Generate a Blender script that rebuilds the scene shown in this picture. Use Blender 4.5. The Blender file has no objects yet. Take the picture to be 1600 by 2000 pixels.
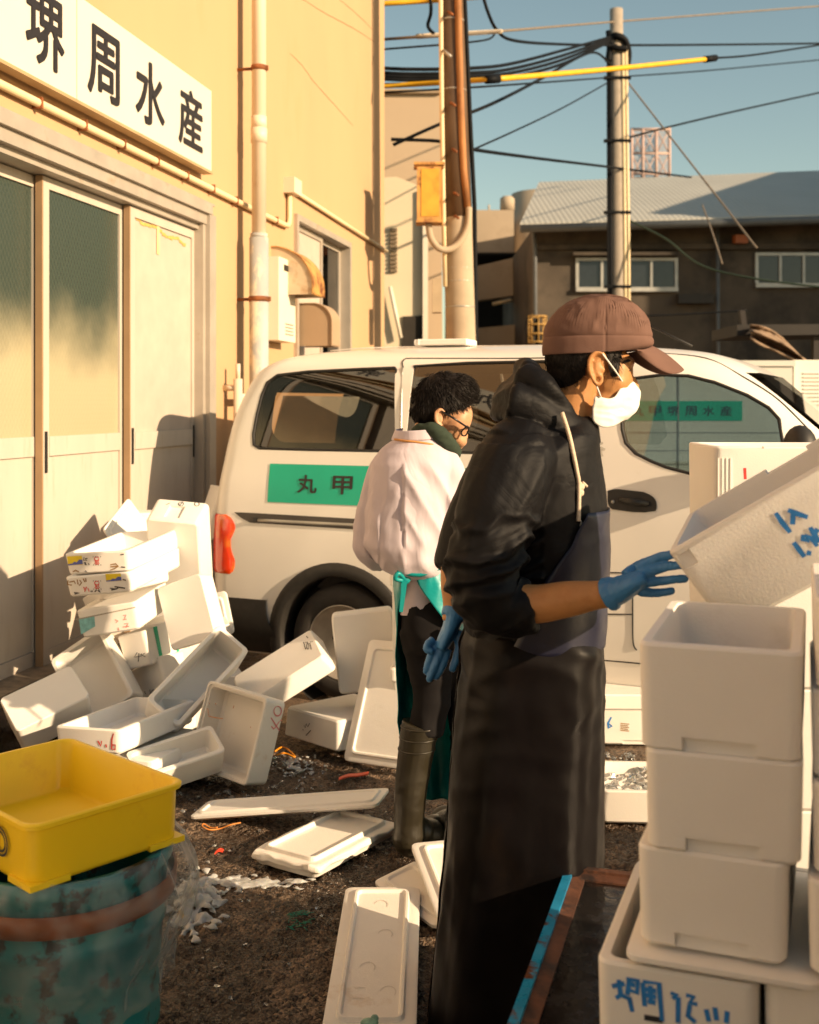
import bpy, bmesh, math, random
import numpy as np
from mathutils import Vector, Matrix, noise
random.seed(7); RNG = np.random.default_rng(7)
S = bpy.context.scene
COL = S.collection
# ------------------------------------------------------------------ camera
F, CH = 2200.0, 1.55                       # focal length in photo pixels (1600 wide), eye height
cam = bpy.data.cameras.new('camera'); camo = bpy.data.objects.new('camera', cam); COL.objects.link(camo)
camo.location = (0, 0, CH); camo.rotation_euler = (math.radians(90), 0, 0)
cam.sensor_fit = 'HORIZONTAL'; cam.sensor_width = 36.0; cam.lens = 36.0 * F / 1600
cam.shift_y = -210.0 / 1600; cam.clip_start = 0.05; cam.clip_end = 2000
cam.dof.use_dof = True; cam.dof.focus_distance = 3.5; cam.dof.aperture_fstop = 5.0
S.camera = camo
# ------------------------------------------------------------------ world, sun, exposure
SUN_EL = math.radians(20); SUN_DIR = Vector((.855, -.52, 0)).normalized()      # towards the sun, in plan
w = bpy.data.worlds.new("World"); S.world = w; w.use_nodes = True
nt = w.node_tree; bg = nt.nodes['Background']
sky = nt.nodes.new('ShaderNodeTexSky'); sky.sky_type = 'NISHITA'; sky.sun_disc = False
sky.sun_elevation = SUN_EL; sky.sun_rotation = math.atan2(SUN_DIR.x, SUN_DIR.y)
sky.air_density = 1.0; sky.dust_density = 0.6; sky.ozone_density = 1.6; sky.altitude = 0
tint = nt.nodes.new('ShaderNodeMix'); tint.data_type = 'RGBA'; tint.blend_type = 'MULTIPLY'; tint.inputs[0].default_value = 1.0; tint.inputs[7].default_value = (1.14, 1.0, .72, 1)
nt.links.new(sky.outputs[0], tint.inputs[6]); nt.links.new(tint.outputs[2], bg.inputs[0]); bg.inputs[1].default_value = 0.100
sl = bpy.data.lights.new('sun', 'SUN'); slo = bpy.data.objects.new('sun', sl); COL.objects.link(slo)
sl.energy = 5.0; sl.angle = math.radians(0.5); sl.color = (1.0, .735, .46)
sd = Vector((SUN_DIR.x * math.cos(SUN_EL), SUN_DIR.y * math.cos(SUN_EL), math.sin(SUN_EL)))
slo.rotation_euler = sd.to_track_quat('Z', 'Y').to_euler(); slo.location = (12, -8, 9)
S.view_settings.view_transform = 'Standard'; S.view_settings.look = 'None'
S.view_settings.exposure = 0.75; S.view_settings.gamma = 1.0
S.render.engine = 'CYCLES'
S.cycles.use_denoising = True
S.cycles.max_bounces = 6; S.cycles.diffuse_bounces = 3; S.cycles.glossy_bounces = 3
S.cycles.transmission_bounces = 5; S.cycles.transparent_max_bounces = 10
S.cycles.caustics_reflective = False; S.cycles.caustics_refractive = False
# ------------------------------------------------------------------ helpers
def P(px, py, Y): return Vector(((px - 800) / F * Y, Y, CH - (py - 790) / F * Y))
def G(px, py, z=0.0): return P(px, py, F * (CH - z) / (py - 790))
class MB:
    """collects faces for one mesh"""
    def __init__(s): s.v = []; s.f = []; s.m = []; s.mi = 0; s.sm = []; s.smooth = False
    def add(s, vs, fs, smooth=None):
        o = len(s.v); s.v += [tuple(v) for v in vs]
        for f in fs:
            s.f.append([i + o for i in f]); s.m.append(s.mi); s.sm.append(s.smooth if smooth is None else smooth)
        return s
    def box(s, c, size, rot=None, M=None):
        hx, hy, hz = size[0] / 2, size[1] / 2, size[2] / 2
        vs = [Vector((x, y, z)) for x in (-hx, hx) for y in (-hy, hy) for z in (-hz, hz)]
        if rot is not None: vs = [rot @ v for v in vs]
        vs = [v + Vector(c) for v in vs]
        if M is not None: vs = [M @ v for v in vs]
        return s.add(vs, [(0, 1, 3, 2), (4, 6, 7, 5), (0, 4, 5, 1), (2, 3, 7, 6), (0, 2, 6, 4), (1, 5, 7, 3)], False)
    def hexa(s, b, t):
        """b, t: four bottom and four top corners"""
        return s.add(list(b) + list(t), [(3, 2, 1, 0), (4, 5, 6, 7), (0, 1, 5, 4), (1, 2, 6, 5), (2, 3, 7, 6), (3, 0, 4, 7)], False)
    def rings(s, rs, cap=True, closed=True, smooth=None):
        n = len(rs[0]); vs = [p for r in rs for p in r]; fs = []
        for i in range(len(rs) - 1):
            for j in range(n if closed else n - 1):
                k = (j + 1) % n
                fs.append((i * n + j, i * n + k, (i + 1) * n + k, (i + 1) * n + j))
        if cap and closed:
            fs.append(tuple(reversed(range(n)))); fs.append(tuple(range((len(rs) - 1) * n, len(rs) * n)))
        return s.add(vs, fs, smooth)
    def tube(s, pts, r, seg=10, cap=True, ref=None, smooth=True):
        pts = [Vector(p) for p in pts]; n = len(pts)
        rr = r if isinstance(r, (list, tuple)) and len(r) == n else [r] * n
        rings_ = []; u = None
        for i in range(n):
            t = (pts[min(i + 1, n - 1)] - pts[max(i - 1, 0)]).normalized()
            if u is None:
                a = Vector(ref) if ref is not None else (Vector((0, 0, 1)) if abs(t.z) < .9 else Vector((1, 0, 0)))
                u = (a - t * a.dot(t)).normalized()
            else:
                u = (u - t * u.dot(t)).normalized()
            v = t.cross(u)
            ra, rb = rr[i] if isinstance(rr[i], (list, tuple)) else (rr[i], rr[i])
            rings_.append([pts[i] + u * (ra * math.cos(q)) + v * (rb * math.sin(q)) for q in [2 * math.pi * k / seg for k in range(seg)]])
        return s.rings(rings_, cap, True, smooth)
    def ellip(s, c, r, rot=None, nu=16, nv=10):
        rs = []
        for i in range(nv + 1):
            th = math.pi * min(max(i / nv, .02), .98)
            ring = []
            for j in range(nu):
                ph = 2 * math.pi * j / nu
                v = Vector((r[0] * math.sin(th) * math.cos(ph), r[1] * math.sin(th) * math.sin(ph), -r[2] * math.cos(th)))
                if rot is not None: v = rot @ v
                ring.append(v + Vector(c))
            rs.append(ring)
        return s.rings(rs, True, True, True)
    def lathe(s, prof, M=None, seg=32, cap=True, smooth=True):
        """prof: (radius, height) pairs about local z"""
        rs = [[Vector((r * math.cos(2 * math.pi * k / seg), r * math.sin(2 * math.pi * k / seg), h)) for k in range(seg)] for r, h in prof]
        if M is not None: rs = [[M @ p for p in r] for r in rs]
        return s.rings(rs, cap, True, smooth)
    def quad(s, a, b, c, d): return s.add([a, b, c, d], [(0, 1, 2, 3)], False)
    def prism(s, poly, vec):
        """poly: planar points, extruded by vec"""
        n = len(poly); vs = [Vector(p) for p in poly] + [Vector(p) + Vector(vec) for p in poly]
        fs = [tuple(reversed(range(n))), tuple(range(n, 2 * n))] + [(i, (i + 1) % n, n + (i + 1) % n, n + i) for i in range(n)]
        return s.add(vs, fs, False)
    def mesh(s, name):
        me = bpy.data.meshes.new(name); me.from_pydata(s.v, [], s.f); me.update()
        me.polygons.foreach_set('material_index', s.m); me.polygons.foreach_set('use_smooth', s.sm)
        return me
    def build(s, name, mats, parent=None, fix=True):
        me = s.mesh(name)
        if fix:
            bm = bmesh.new(); bm.from_mesh(me); bmesh.ops.recalc_face_normals(bm, faces=bm.faces); bm.to_mesh(me); bm.free()
        return link(name, me, mats, parent)
def link(name, me, mats, parent=None):
    o = bpy.data.objects.new(name, me); COL.objects.link(o)
    for m in (mats if isinstance(mats, (list, tuple)) else [mats]): me.materials.append(m)
    if parent is not None:
        o.parent = parent; o.matrix_parent_inverse = parent.matrix_basis.inverted()
    return o
def tag(o, label=None, cat=None, group=None, kind=None):
    if label: o['label'] = label
    if cat: o['category'] = cat
    if group: o['group'] = group
    if kind: o['kind'] = kind
    return o
def root(name, loc, label, cat, group=None, rotz=0.0):
    o = bpy.data.objects.new(name, None); COL.objects.link(o); o.empty_display_size = .1
    o.matrix_basis = Matrix.Translation(Vector(loc)) @ Matrix.Rotation(rotz, 4, 'Z')
    return tag(o, label, cat, group)
def evaluated(me, mods):
    """apply modifiers, given as (type, settings), to a mesh and return the new mesh"""
    o = bpy.data.objects.new('tmp', me); COL.objects.link(o)
    for t, kw in mods:
        m = o.modifiers.new('m', t)
        for k, v in kw.items(): setattr(m, k, v)
    dg = bpy.context.evaluated_depsgraph_get(); dg.update()
    new = bpy.data.meshes.new_from_object(o.evaluated_get(dg), preserve_all_data_layers=True, depsgraph=dg)
    bpy.data.objects.remove(o); return new
def boolean(me, cutters):
    cs = []
    for c in cutters:
        o = bpy.data.objects.new('cut', c); COL.objects.link(o); cs.append(o)
    new = evaluated(me, [('BOOLEAN', dict(operation='DIFFERENCE', solver='EXACT', object=o)) for o in cs])
    for o in cs: bpy.data.objects.remove(o)
    return new
def blob(mb, voxel, smooth=6, disp=None):
    """one continuous surface from overlapping closed pieces"""
    me = mb.mesh('blob')
    bm = bmesh.new(); bm.from_mesh(me); bmesh.ops.recalc_face_normals(bm, faces=bm.faces); bm.to_mesh(me); bm.free()
    me = evaluated(me, [('REMESH', dict(mode='VOXEL', voxel_size=voxel, use_smooth_shade=True)), ('SMOOTH', dict(factor=.5, iterations=smooth))])
    if disp is not None:
        n = len(me.vertices); co = np.empty(n * 3, 'f'); me.vertices.foreach_get('co', co); no = np.empty(n * 3, 'f'); me.vertices.foreach_get('normal', no)
        co = co.reshape(-1, 3); no = no.reshape(-1, 3); out = co.copy()
        for i in range(n):
            d = disp(Vector(co[i]), Vector(no[i]))
            out[i] = co[i] + (no[i] * d if not isinstance(d, Vector) else np.array(d))
        me.vertices.foreach_set('co', out.ravel()); me.update()
    me.polygons.foreach_set('use_smooth', [True] * len(me.polygons))
    return me
def catmull(pts, n=8):
    pts = [Vector(p) for p in pts]; out = []
    for i in range(len(pts) - 1):
        p0, p1, p2, p3 = pts[max(i - 1, 0)], pts[i], pts[i + 1], pts[min(i + 2, len(pts) - 1)]
        for k in range(n):
            t = k / n; out.append(.5 * ((2 * p1) + (p2 - p0) * t + (2 * p0 - 5 * p1 + 4 * p2 - p3) * t * t + (3 * p1 - p0 - 3 * p2 + p3) * t ** 3))
    return out + [pts[-1]]
def nz(v, f): return noise.noise(Vector(v) * f)
def ridge(x, y, z): return 1 - 2 * abs(noise.noise(Vector((x, y, z))))
def smoothstep(a, b, x):
    t = min(max((x - a) / (b - a), 0), 1); return t * t * (3 - 2 * t)
def interp(x, xs, ys): return float(np.interp(x, xs, ys))
# ------------------------------------------------------------------ materials
def nd(nt, t, **kw):
    n = nt.nodes.new(t)
    for k, v in kw.items():
        if k in n.inputs and not hasattr(n, k): n.inputs[k].default_value = v
        else: setattr(n, k, v)
    return n
def M(name, col, rough=.6, metal=0.0, var=.12, scale=6.0, bump=0.0, bscale=80.0, stain=None, sthr=(.55, .7), sscale=3.0, stretch=(1, 1, 1), spec=.5, coat=0.0, trans=0.0, sss=0.0, ior=1.45, rvar=0.0, alpha=1.0, bdist=.004, wrinkle=0.0, wscale=9.0, beads=0.0):
    m = bpy.data.materials.new(name); m.use_nodes = True; nt = m.node_tree; b = nt.nodes['Principled BSDF']; L = nt.links.new
    tc = nt.nodes.new('ShaderNodeTexCoord')
    mp = nd(nt, 'ShaderNodeMapping'); mp.inputs['Scale'].default_value = stretch; L(tc.outputs['Object'], mp.inputs[0])
    n1 = nd(nt, 'ShaderNodeTexNoise'); n1.inputs['Scale'].default_value = scale; n1.inputs['Detail'].default_value = 6; L(mp.outputs[0], n1.inputs['Vector'])
    r = nt.nodes.new('ShaderNodeValToRGB'); r.color_ramp.elements[0].position = .3; r.color_ramp.elements[1].position = .7
    r.color_ramp.elements[0].color = (*[c * (1 - var) for c in col], 1); r.color_ramp.elements[1].color = (*[min(c * (1 + var), 1) for c in col], 1)
    L(n1.outputs[0], r.inputs[0]); out = r.outputs[0]
    if stain is not None:
        n2 = nd(nt, 'ShaderNodeTexNoise'); n2.inputs['Scale'].default_value = sscale; n2.inputs['Detail'].default_value = 8; n2.inputs['Roughness'].default_value = .65; L(mp.outputs[0], n2.inputs['Vector'])
        r2 = nt.nodes.new('ShaderNodeValToRGB'); r2.color_ramp.elements[0].position = sthr[0]; r2.color_ramp.elements[1].position = sthr[1]; L(n2.outputs[0], r2.inputs[0])
        mx = nd(nt, 'ShaderNodeMix', data_type='RGBA'); L(r2.outputs[0], mx.inputs[0]); L(out, mx.inputs[6]); mx.inputs[7].default_value = (*stain, 1); out = mx.outputs[2]
    L(out, b.inputs['Base Color'])
    b.inputs['Roughness'].default_value = rough; b.inputs['Metallic'].default_value = metal
    b.inputs['Specular IOR Level'].default_value = spec; b.inputs['Coat Weight'].default_value = coat; b.inputs['Coat Roughness'].default_value = .08
    b.inputs['Transmission Weight'].default_value = trans; b.inputs['IOR'].default_value = ior; b.inputs['Alpha'].default_value = alpha
    if sss > 0:
        b.inputs['Subsurface Weight'].default_value = sss; b.inputs['Subsurface Radius'].default_value = (.02, .015, .01); b.inputs['Subsurface Scale'].default_value = 1.0
    if rvar > 0:
        n3 = nd(nt, 'ShaderNodeTexNoise'); n3.inputs['Scale'].default_value = scale * 1.7; n3.inputs['Detail'].default_value = 4; L(mp.outputs[0], n3.inputs['Vector'])
        mr = nt.nodes.new('ShaderNodeMapRange'); mr.inputs[1].default_value = .35; mr.inputs[2].default_value = .65; mr.inputs[3].default_value = max(rough - rvar, .03); mr.inputs[4].default_value = min(rough + rvar, 1); L(n3.outputs[0], mr.inputs[0]); L(mr.outputs[0], b.inputs['Roughness'])
    if bump > 0:
        nb = nd(nt, 'ShaderNodeTexNoise'); nb.inputs['Scale'].default_value = bscale; nb.inputs['Detail'].default_value = 4; L(tc.outputs['Object'], nb.inputs['Vector'])
        bp = nt.nodes.new('ShaderNodeBump'); bp.inputs['Strength'].default_value = bump; bp.inputs['Distance'].default_value = bdist; L(nb.outputs[0], bp.inputs['Height']); L(bp.outputs[0], b.inputs['Normal'])
    if wrinkle > 0 or beads > 0:
        prev = b.inputs['Normal'].links[0].from_socket if b.inputs['Normal'].links else None
        if wrinkle > 0:
            nw = nd(nt, 'ShaderNodeTexNoise'); nw.inputs['Scale'].default_value = wscale; nw.inputs['Detail'].default_value = 3; nw.inputs['Distortion'].default_value = 1.6; L(mp.outputs[0], nw.inputs['Vector'])
            sb = nd(nt, 'ShaderNodeMath', operation='SUBTRACT'); L(nw.outputs[0], sb.inputs[0]); sb.inputs[1].default_value = .5
            ab = nd(nt, 'ShaderNodeMath', operation='ABSOLUTE'); L(sb.outputs[0], ab.inputs[0]); h, st, ds = ab.outputs[0], wrinkle, .05
        else:
            vo = nt.nodes.new('ShaderNodeTexVoronoi'); vo.inputs['Scale'].default_value = 210; L(tc.outputs['Object'], vo.inputs['Vector'])
            dn = nd(nt, 'ShaderNodeTexNoise'); dn.inputs['Scale'].default_value = 13; dn.inputs['Detail'].default_value = 3; L(tc.outputs['Object'], dn.inputs['Vector'])
            rr = nt.nodes.new('ShaderNodeMapRange'); rr.inputs[1].default_value = .62; rr.inputs[2].default_value = .74; rr.inputs[3].default_value = 0; rr.inputs[4].default_value = 1.6; L(dn.outputs[0], rr.inputs[0])
            ad_ = nd(nt, 'ShaderNodeMath', operation='ADD'); L(vo.outputs['Distance'], ad_.inputs[0]); L(rr.outputs[0], ad_.inputs[1]); ng = nd(nt, 'ShaderNodeMath', operation='MULTIPLY'); ng.inputs[1].default_value = -1; L(ad_.outputs[0], ng.inputs[0]); h, st, ds = ng.outputs[0], beads, .0022
        b2 = nt.nodes.new('ShaderNodeBump'); b2.inputs['Strength'].default_value = st; b2.inputs['Distance'].default_value = ds; L(h, b2.inputs['Height'])
        if prev is not None: L(prev, b2.inputs['Normal'])
        L(b2.outputs[0], b.inputs['Normal'])
    return m
def glass(name, tint, refl=1.0, rough=.02):
    m = bpy.data.materials.new(name); m.use_nodes = True; nt = m.node_tree; L = nt.links.new
    for n in list(nt.nodes):
        if n.type == 'BSDF_PRINCIPLED': nt.nodes.remove(n)
    o = [n for n in nt.nodes if n.type == 'OUTPUT_MATERIAL'][0]
    t = nt.nodes.new('ShaderNodeBsdfTransparent'); t.inputs[0].default_value = (*tint, 1)
    g = nt.nodes.new('ShaderNodeBsdfGlossy'); g.inputs['Roughness'].default_value = rough; g.inputs[0].default_value = (.95, .95, .95, 1)
    fr = nt.nodes.new('ShaderNodeFresnel'); fr.inputs[0].default_value = 1.5
    ml = nt.nodes.new('ShaderNodeMath'); ml.operation = 'MULTIPLY'; ml.inputs[1].default_value = refl; L(fr.outputs[0], ml.inputs[0])
    mx = nt.nodes.new('ShaderNodeMixShader'); L(ml.outputs[0], mx.inputs[0]); L(t.outputs[0], mx.inputs[1]); L(g.outputs[0], mx.inputs[2]); L(mx.outputs[0], o.inputs[0])
    return m
FOAM = M('foam', (.82, .79, .745), .55, var=.025, scale=5, bump=.12, bscale=160, sss=.12, spec=.35, stain=(.68, .64, .58), sthr=(.62, .8), sscale=4, bdist=.002, beads=.09)
FOAM2 = M('foam_soiled', (.80, .76, .70), .55, var=.03, scale=5, bump=.15, bscale=150, sss=.12, spec=.35, stain=(.62, .50, .38), sthr=(.62, .78), sscale=6, bdist=.002, beads=.10)
def ink(name, c): return M(name, c, .5, var=.2, scale=40)
INK_R = ink('ink_red', (.62, .06, .05)); INK_B = ink('ink_blue', (.03, .20, .55)); INK_K = ink('ink_black', (.025, .025, .03)); INK_O = ink('ink_brown', (.30, .17, .06))
# text meshes (the bundled CJK face)
def text_mesh(txt, size=1.0, bold=0.0, spacing=1.0):
    cu = bpy.data.curves.new('t', 'FONT'); cu.body = txt; cu.size = size; cu.offset = bold; cu.space_character = spacing
    cu.resolution_u = 4
    o = bpy.data.objects.new('t', cu); COL.objects.link(o)
    dg = bpy.context.evaluated_depsgraph_get(); dg.update()
    me = bpy.data.meshes.new_from_object(o.evaluated_get(dg), depsgraph=dg)
    bpy.data.objects.remove(o); return me
def ribbon(mb, pts, wd, fn, taper=True):
    """a pen stroke: polyline in 2-D, turned into a strip by fn(x, y) -> 3-D"""
    pts = [Vector(p) for p in pts]; n = len(pts); L_ = []; R_ = []
    for i in range(n):
        t = (pts[min(i + 1, n - 1)] - pts[max(i - 1, 0)])
        if t.length == 0: t = Vector((1, 0))
        t.normalize(); q = Vector((-t.y, t.x)); h = wd / 2 * (1 if not taper else (.65 + .5 * math.sin(math.pi * (i + .6) / (n + .2))))
        L_.append(fn(*(pts[i] + q * h))); R_.append(fn(*(pts[i] - q * h)))
    mb.add(L_ + R_, [(i, i + 1, n + i + 1, n + i) for i in range(n - 1)], False)
# ================================================================== the setting
# ------------------------------------------------------------------ ground
def vnoise(x, y, f, seed):
    """value noise on arrays"""
    r = np.random.default_rng(seed); T = r.random((256, 256))
    X = x * f; Y = y * f; xi = np.floor(X).astype(int); yi = np.floor(Y).astype(int); fx = X - xi; fy = Y - yi
    fx = fx * fx * (3 - 2 * fx); fy = fy * fy * (3 - 2 * fy); a = lambda i, j: T[(xi + i) % 256, (yi + j) % 256]
    return (a(0, 0) * (1 - fx) + a(1, 0) * fx) * (1 - fy) + (a(0, 1) * (1 - fx) + a(1, 1) * fx) * fy
def axis(a, b, step, far):
    c = list(np.arange(a, b + 1e-6, step)); g = step
    while c[-1] < far: g *= 1.35; c.append(c[-1] + g)
    g = step
    while c[0] > -far: g *= 1.35; c.insert(0, c[0] - g)
    return np.array(c)
gx, gy = axis(-1.6, 1.2, .0062, 260), axis(2.5, 5.0, .0068, 260)
X, Y = np.meshgrid(gx, gy, indexing='ij')
def gheight(X, Y):
    near = np.clip(np.minimum(np.minimum(X + 1.75, 1.35 - X), np.minimum(Y - 2.35, 5.15 - Y)) / .15, 0, 1)
    h = .010 * (vnoise(X, Y, 1.7, 1) - .5) + .012 * (vnoise(X, Y, 7, 2) - .5) + .008 * (vnoise(X, Y, 23, 3) - .5) + .020 * np.maximum(vnoise(X, Y, 48, 4) - .5, 0) + .012 * np.maximum(vnoise(X, Y, 90, 5) - .45, 0)
    return h * near - .012
Z = gheight(X, Y)
nx, ny = X.shape
me = bpy.data.meshes.new('ground')
idx = np.arange(nx * ny).reshape(nx, ny)
fc = np.stack([idx[:-1, :-1], idx[1:, :-1], idx[1:, 1:], idx[:-1, 1:]], -1).reshape(-1, 4)
me.vertices.add(nx * ny); me.vertices.foreach_set('co', np.stack([X, Y, Z], -1).astype('f').ravel())
me.loops.add(fc.size); me.loops.foreach_set('vertex_index', fc.ravel().astype('i'))
me.polygons.add(len(fc)); me.polygons.foreach_set('loop_start', (np.arange(len(fc)) * 4).astype('i'))
me.update(calc_edges=True); me.polygons.foreach_set('use_smooth', np.ones(len(fc), bool))
def asphalt():
    m = bpy.data.materials.new('asphalt'); m.use_nodes = True; nt = m.node_tree; b = nt.nodes['Principled BSDF']; L = nt.links.new; tc = nt.nodes.new('ShaderNodeTexCoord'); O = tc.outputs['Object']
    def noise_(sc, det=6, ro=.6): n = nt.nodes.new('ShaderNodeTexNoise'); n.inputs['Scale'].default_value = sc; n.inputs['Detail'].default_value = det; n.inputs['Roughness'].default_value = ro; L(O, n.inputs[0]); return n.outputs[0]
    def ramp(src, p0, p1, c0, c1): r = nt.nodes.new('ShaderNodeValToRGB'); e = r.color_ramp.elements; e[0].position, e[1].position = p0, p1; e[0].color, e[1].color = (*c0, 1), (*c1, 1); L(src, r.inputs[0]); return r.outputs[0]
    vo = nt.nodes.new('ShaderNodeTexVoronoi'); vo.inputs['Scale'].default_value = 120; L(O, vo.inputs['Vector']); sx = nt.nodes.new('ShaderNodeSeparateColor'); L(vo.outputs['Color'], sx.inputs[0])
    stone = ramp(sx.outputs[0], .15, .95, (.050, .035, .025), (.38, .26, .17))
    wet = ramp(noise_(2.3, 8, .62), .44, .60, (1, 1, 1), (0, 0, 0)); mud = ramp(noise_(7, 6), .45, .65, (0, 0, 0), (1, 1, 1))
    mx = nd(nt, 'ShaderNodeMix', data_type='RGBA'); L(mud, mx.inputs[0]); L(stone, mx.inputs[6]); mx.inputs[7].default_value = (.13, .088, .058, 1)
    m2 = nd(nt, 'ShaderNodeMix', data_type='RGBA', blend_type='MULTIPLY'); L(wet, m2.inputs[0]); L(mx.outputs[2], m2.inputs[6]); m2.inputs[7].default_value = (.36, .34, .33, 1); L(m2.outputs[2], b.inputs['Base Color'])
    ro = nt.nodes.new('ShaderNodeMapRange'); ro.inputs[3].default_value = .62; ro.inputs[4].default_value = .16; L(wet, ro.inputs[0]); L(ro.outputs[0], b.inputs['Roughness']); b.inputs['Specular IOR Level'].default_value = .45
    inv = nd(nt, 'ShaderNodeMath', operation='MULTIPLY'); inv.inputs[1].default_value = -1; L(vo.outputs['Distance'], inv.inputs[0]); ad = nd(nt, 'ShaderNodeMath', operation='MULTIPLY_ADD'); ad.inputs[1].default_value = 1.6; L(noise_(60, 8, .7), ad.inputs[0]); L(inv.outputs[0], ad.inputs[2])
    bp = nt.nodes.new('ShaderNodeBump'); bp.inputs['Strength'].default_value = .9; bp.inputs['Distance'].default_value = .012; L(ad.outputs[0], bp.inputs['Height']); L(bp.outputs[0], b.inputs['Normal']); return m
tag(link('ground', me, asphalt()), 'wet rough dark asphalt yard strewn with grit', 'ground', kind='structure')
# ------------------------------------------------------------------ yellow building: local frame s (along the wall), off (out of it), z
WD, WN, W0 = Vector((.2067, .9784, 0)), Vector((.9784, -.2067, 0)), Vector((-1.782, 4.90, 0))
def W(s, off, z): return W0 + WD * s + WN * off + Vector((0, 0, z))
def wsz(px, py, off=0.0):
    kx = (px - 800) / F; Yw = (-2.7563 + off) / (.9784 * kx - .2067)
    p = Vector((kx * Yw, Yw, 0)) - W0
    return p.dot(WD), CH - (py - 790) / F * Yw
def wbox(mb, s0, s1, o0, o1, z0, z1):
    return mb.hexa([W(s0, o0, z0), W(s1, o0, z0), W(s1, o1, z0), W(s0, o1, z0)], [W(s0, o0, z1), W(s1, o0, z1), W(s1, o1, z1), W(s0, o1, z1)])
def stucco():
    m = M('yellow_stucco', (.50, .322, .180), .85, var=.03, scale=1.2, bump=.25, bscale=180, stain=(.45, .285, .135), sthr=(.56, .85), sscale=1.1, stretch=(1.2, 1.2, .5), bdist=.003)
    nt = m.node_tree; L = nt.links.new; b = nt.nodes['Principled BSDF']; prev = b.inputs['Base Color'].links[0].from_socket
    tc = nt.nodes.new('ShaderNodeTexCoord'); n = nt.nodes.new('ShaderNodeTexNoise'); n.inputs['Scale'].default_value = 9; n.inputs['Detail'].default_value = 10; n.inputs['Roughness'].default_value = .7; L(tc.outputs['Object'], n.inputs[0])
    r = nt.nodes.new('ShaderNodeValToRGB'); r.color_ramp.elements[0].position = .66; r.color_ramp.elements[1].position = .72; L(n.outputs[0], r.inputs[0])
    mx = nd(nt, 'ShaderNodeMix', data_type='RGBA'); L(r.outputs[0], mx.inputs[0]); L(prev, mx.inputs[6]); mx.inputs[7].default_value = (.48, .36, .21, 1); L(mx.outputs[2], b.inputs['Base Color']); return m
YEL = stucco()
ALU = M('aluminium_frame', (.44, .39, .33), .45, .25, var=.1, scale=5, stain=(.36, .27, .18), sthr=(.58, .75), sscale=5, rvar=.1)
PANEL = M('door_panel_paint', (.50, .445, .385), .5, var=.05, scale=3, stain=(.44, .36, .28), sthr=(.56, .76), sscale=5, stretch=(3, 3, .6), bump=.05, bscale=30)
BOARD = M('plywood_board', (.47, .40, .34), .7, var=.06, scale=8, bump=.1, bscale=60)
DARK = M('black_rubber', (.015, .014, .013), .6)
BROWNST = M('brown_stile', (.34, .22, .125), .5, var=.1)
sD = wsz(398, 600)[0]; zT = 2.74; sC = 7.32
sw0, zw1 = wsz(574, 417); sw1 = wsz(681, 480)[0]; zw0 = 1.75; zw1 = wsz(574, 417)[1]
bld = root('yellow_building', W(0, 0, 0), 'yellow stucco market building with sliding glass doors and a side window', 'building')
b = MB()
wbox(b, -5, sD, -.25, 0, zT, 7.4); wbox(b, sD, sw0, -.25, 0, 0, 7.4); wbox(b, sw0, sw1, -.25, 0, 0, zw0); wbox(b, sw0, sw1, -.25, 0, zw1, 7.4); wbox(b, sw1, sC, -.25, 0, 0, 7.4)
b.hexa([W(-5, -8, 0), W(sC, -8, 0), W(sC, -.9, 0), W(-5, -.9, 0)], [W(-5, -8, 7.4), W(sC, -8, 7.4), W(sC, -.9, 7.4), W(-5, -.9, 7.4)])
wbox(b, sC - .25, sC, -.9, -.25, 0, 7.4)
b.build('wall', YEL, bld)
b = MB(); wbox(b, -5.1, sC + .1, -8.1, .06, 7.4, 7.55); b.build('roof', M('roof_edge', (.35, .3, .24), .8), bld)
STONE = M('plinth_stone', (.12, .09, .065), .7, var=.5, scale=14, bump=1, bscale=18, stain=(.02, .018, .015), sthr=(.45, .6), sscale=7, bdist=.03)
b = MB(); ns, nzp = 160, 16
rs = []
for j in range(nzp + 1):
    z = -.02 + .25 * j / nzp; row = []
    for i in range(ns + 1):
        s = -1.2 + 3.2 * i / ns
        o = .035 + .05 * nz(Vector((s, z * 2, 0)), 5) + .03 * nz(Vector((s, z * 2, 3)), 16) - .05 * max(0, (z - .2) / .03 * .3)
        row.append(W(s, o, z))
    rs.append(row)
rs.append([W(-1.2 + 3.2 * i / ns, -.25, .23) for i in range(ns + 1)])
b.rings(rs, False, False, True); b.build('plinth', STONE, bld, fix=False)
b = MB(); wbox(b, -4, sD, -.2, .012, .232, .272); wbox(b, -4, sD, -.2, .03, .272, .292); b.build('door_sill', M('sill_wood', (.22, .17, .12), .6, var=.3, scale=20, stain=(.05, .04, .03), sthr=(.5, .65)), bld)
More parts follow.
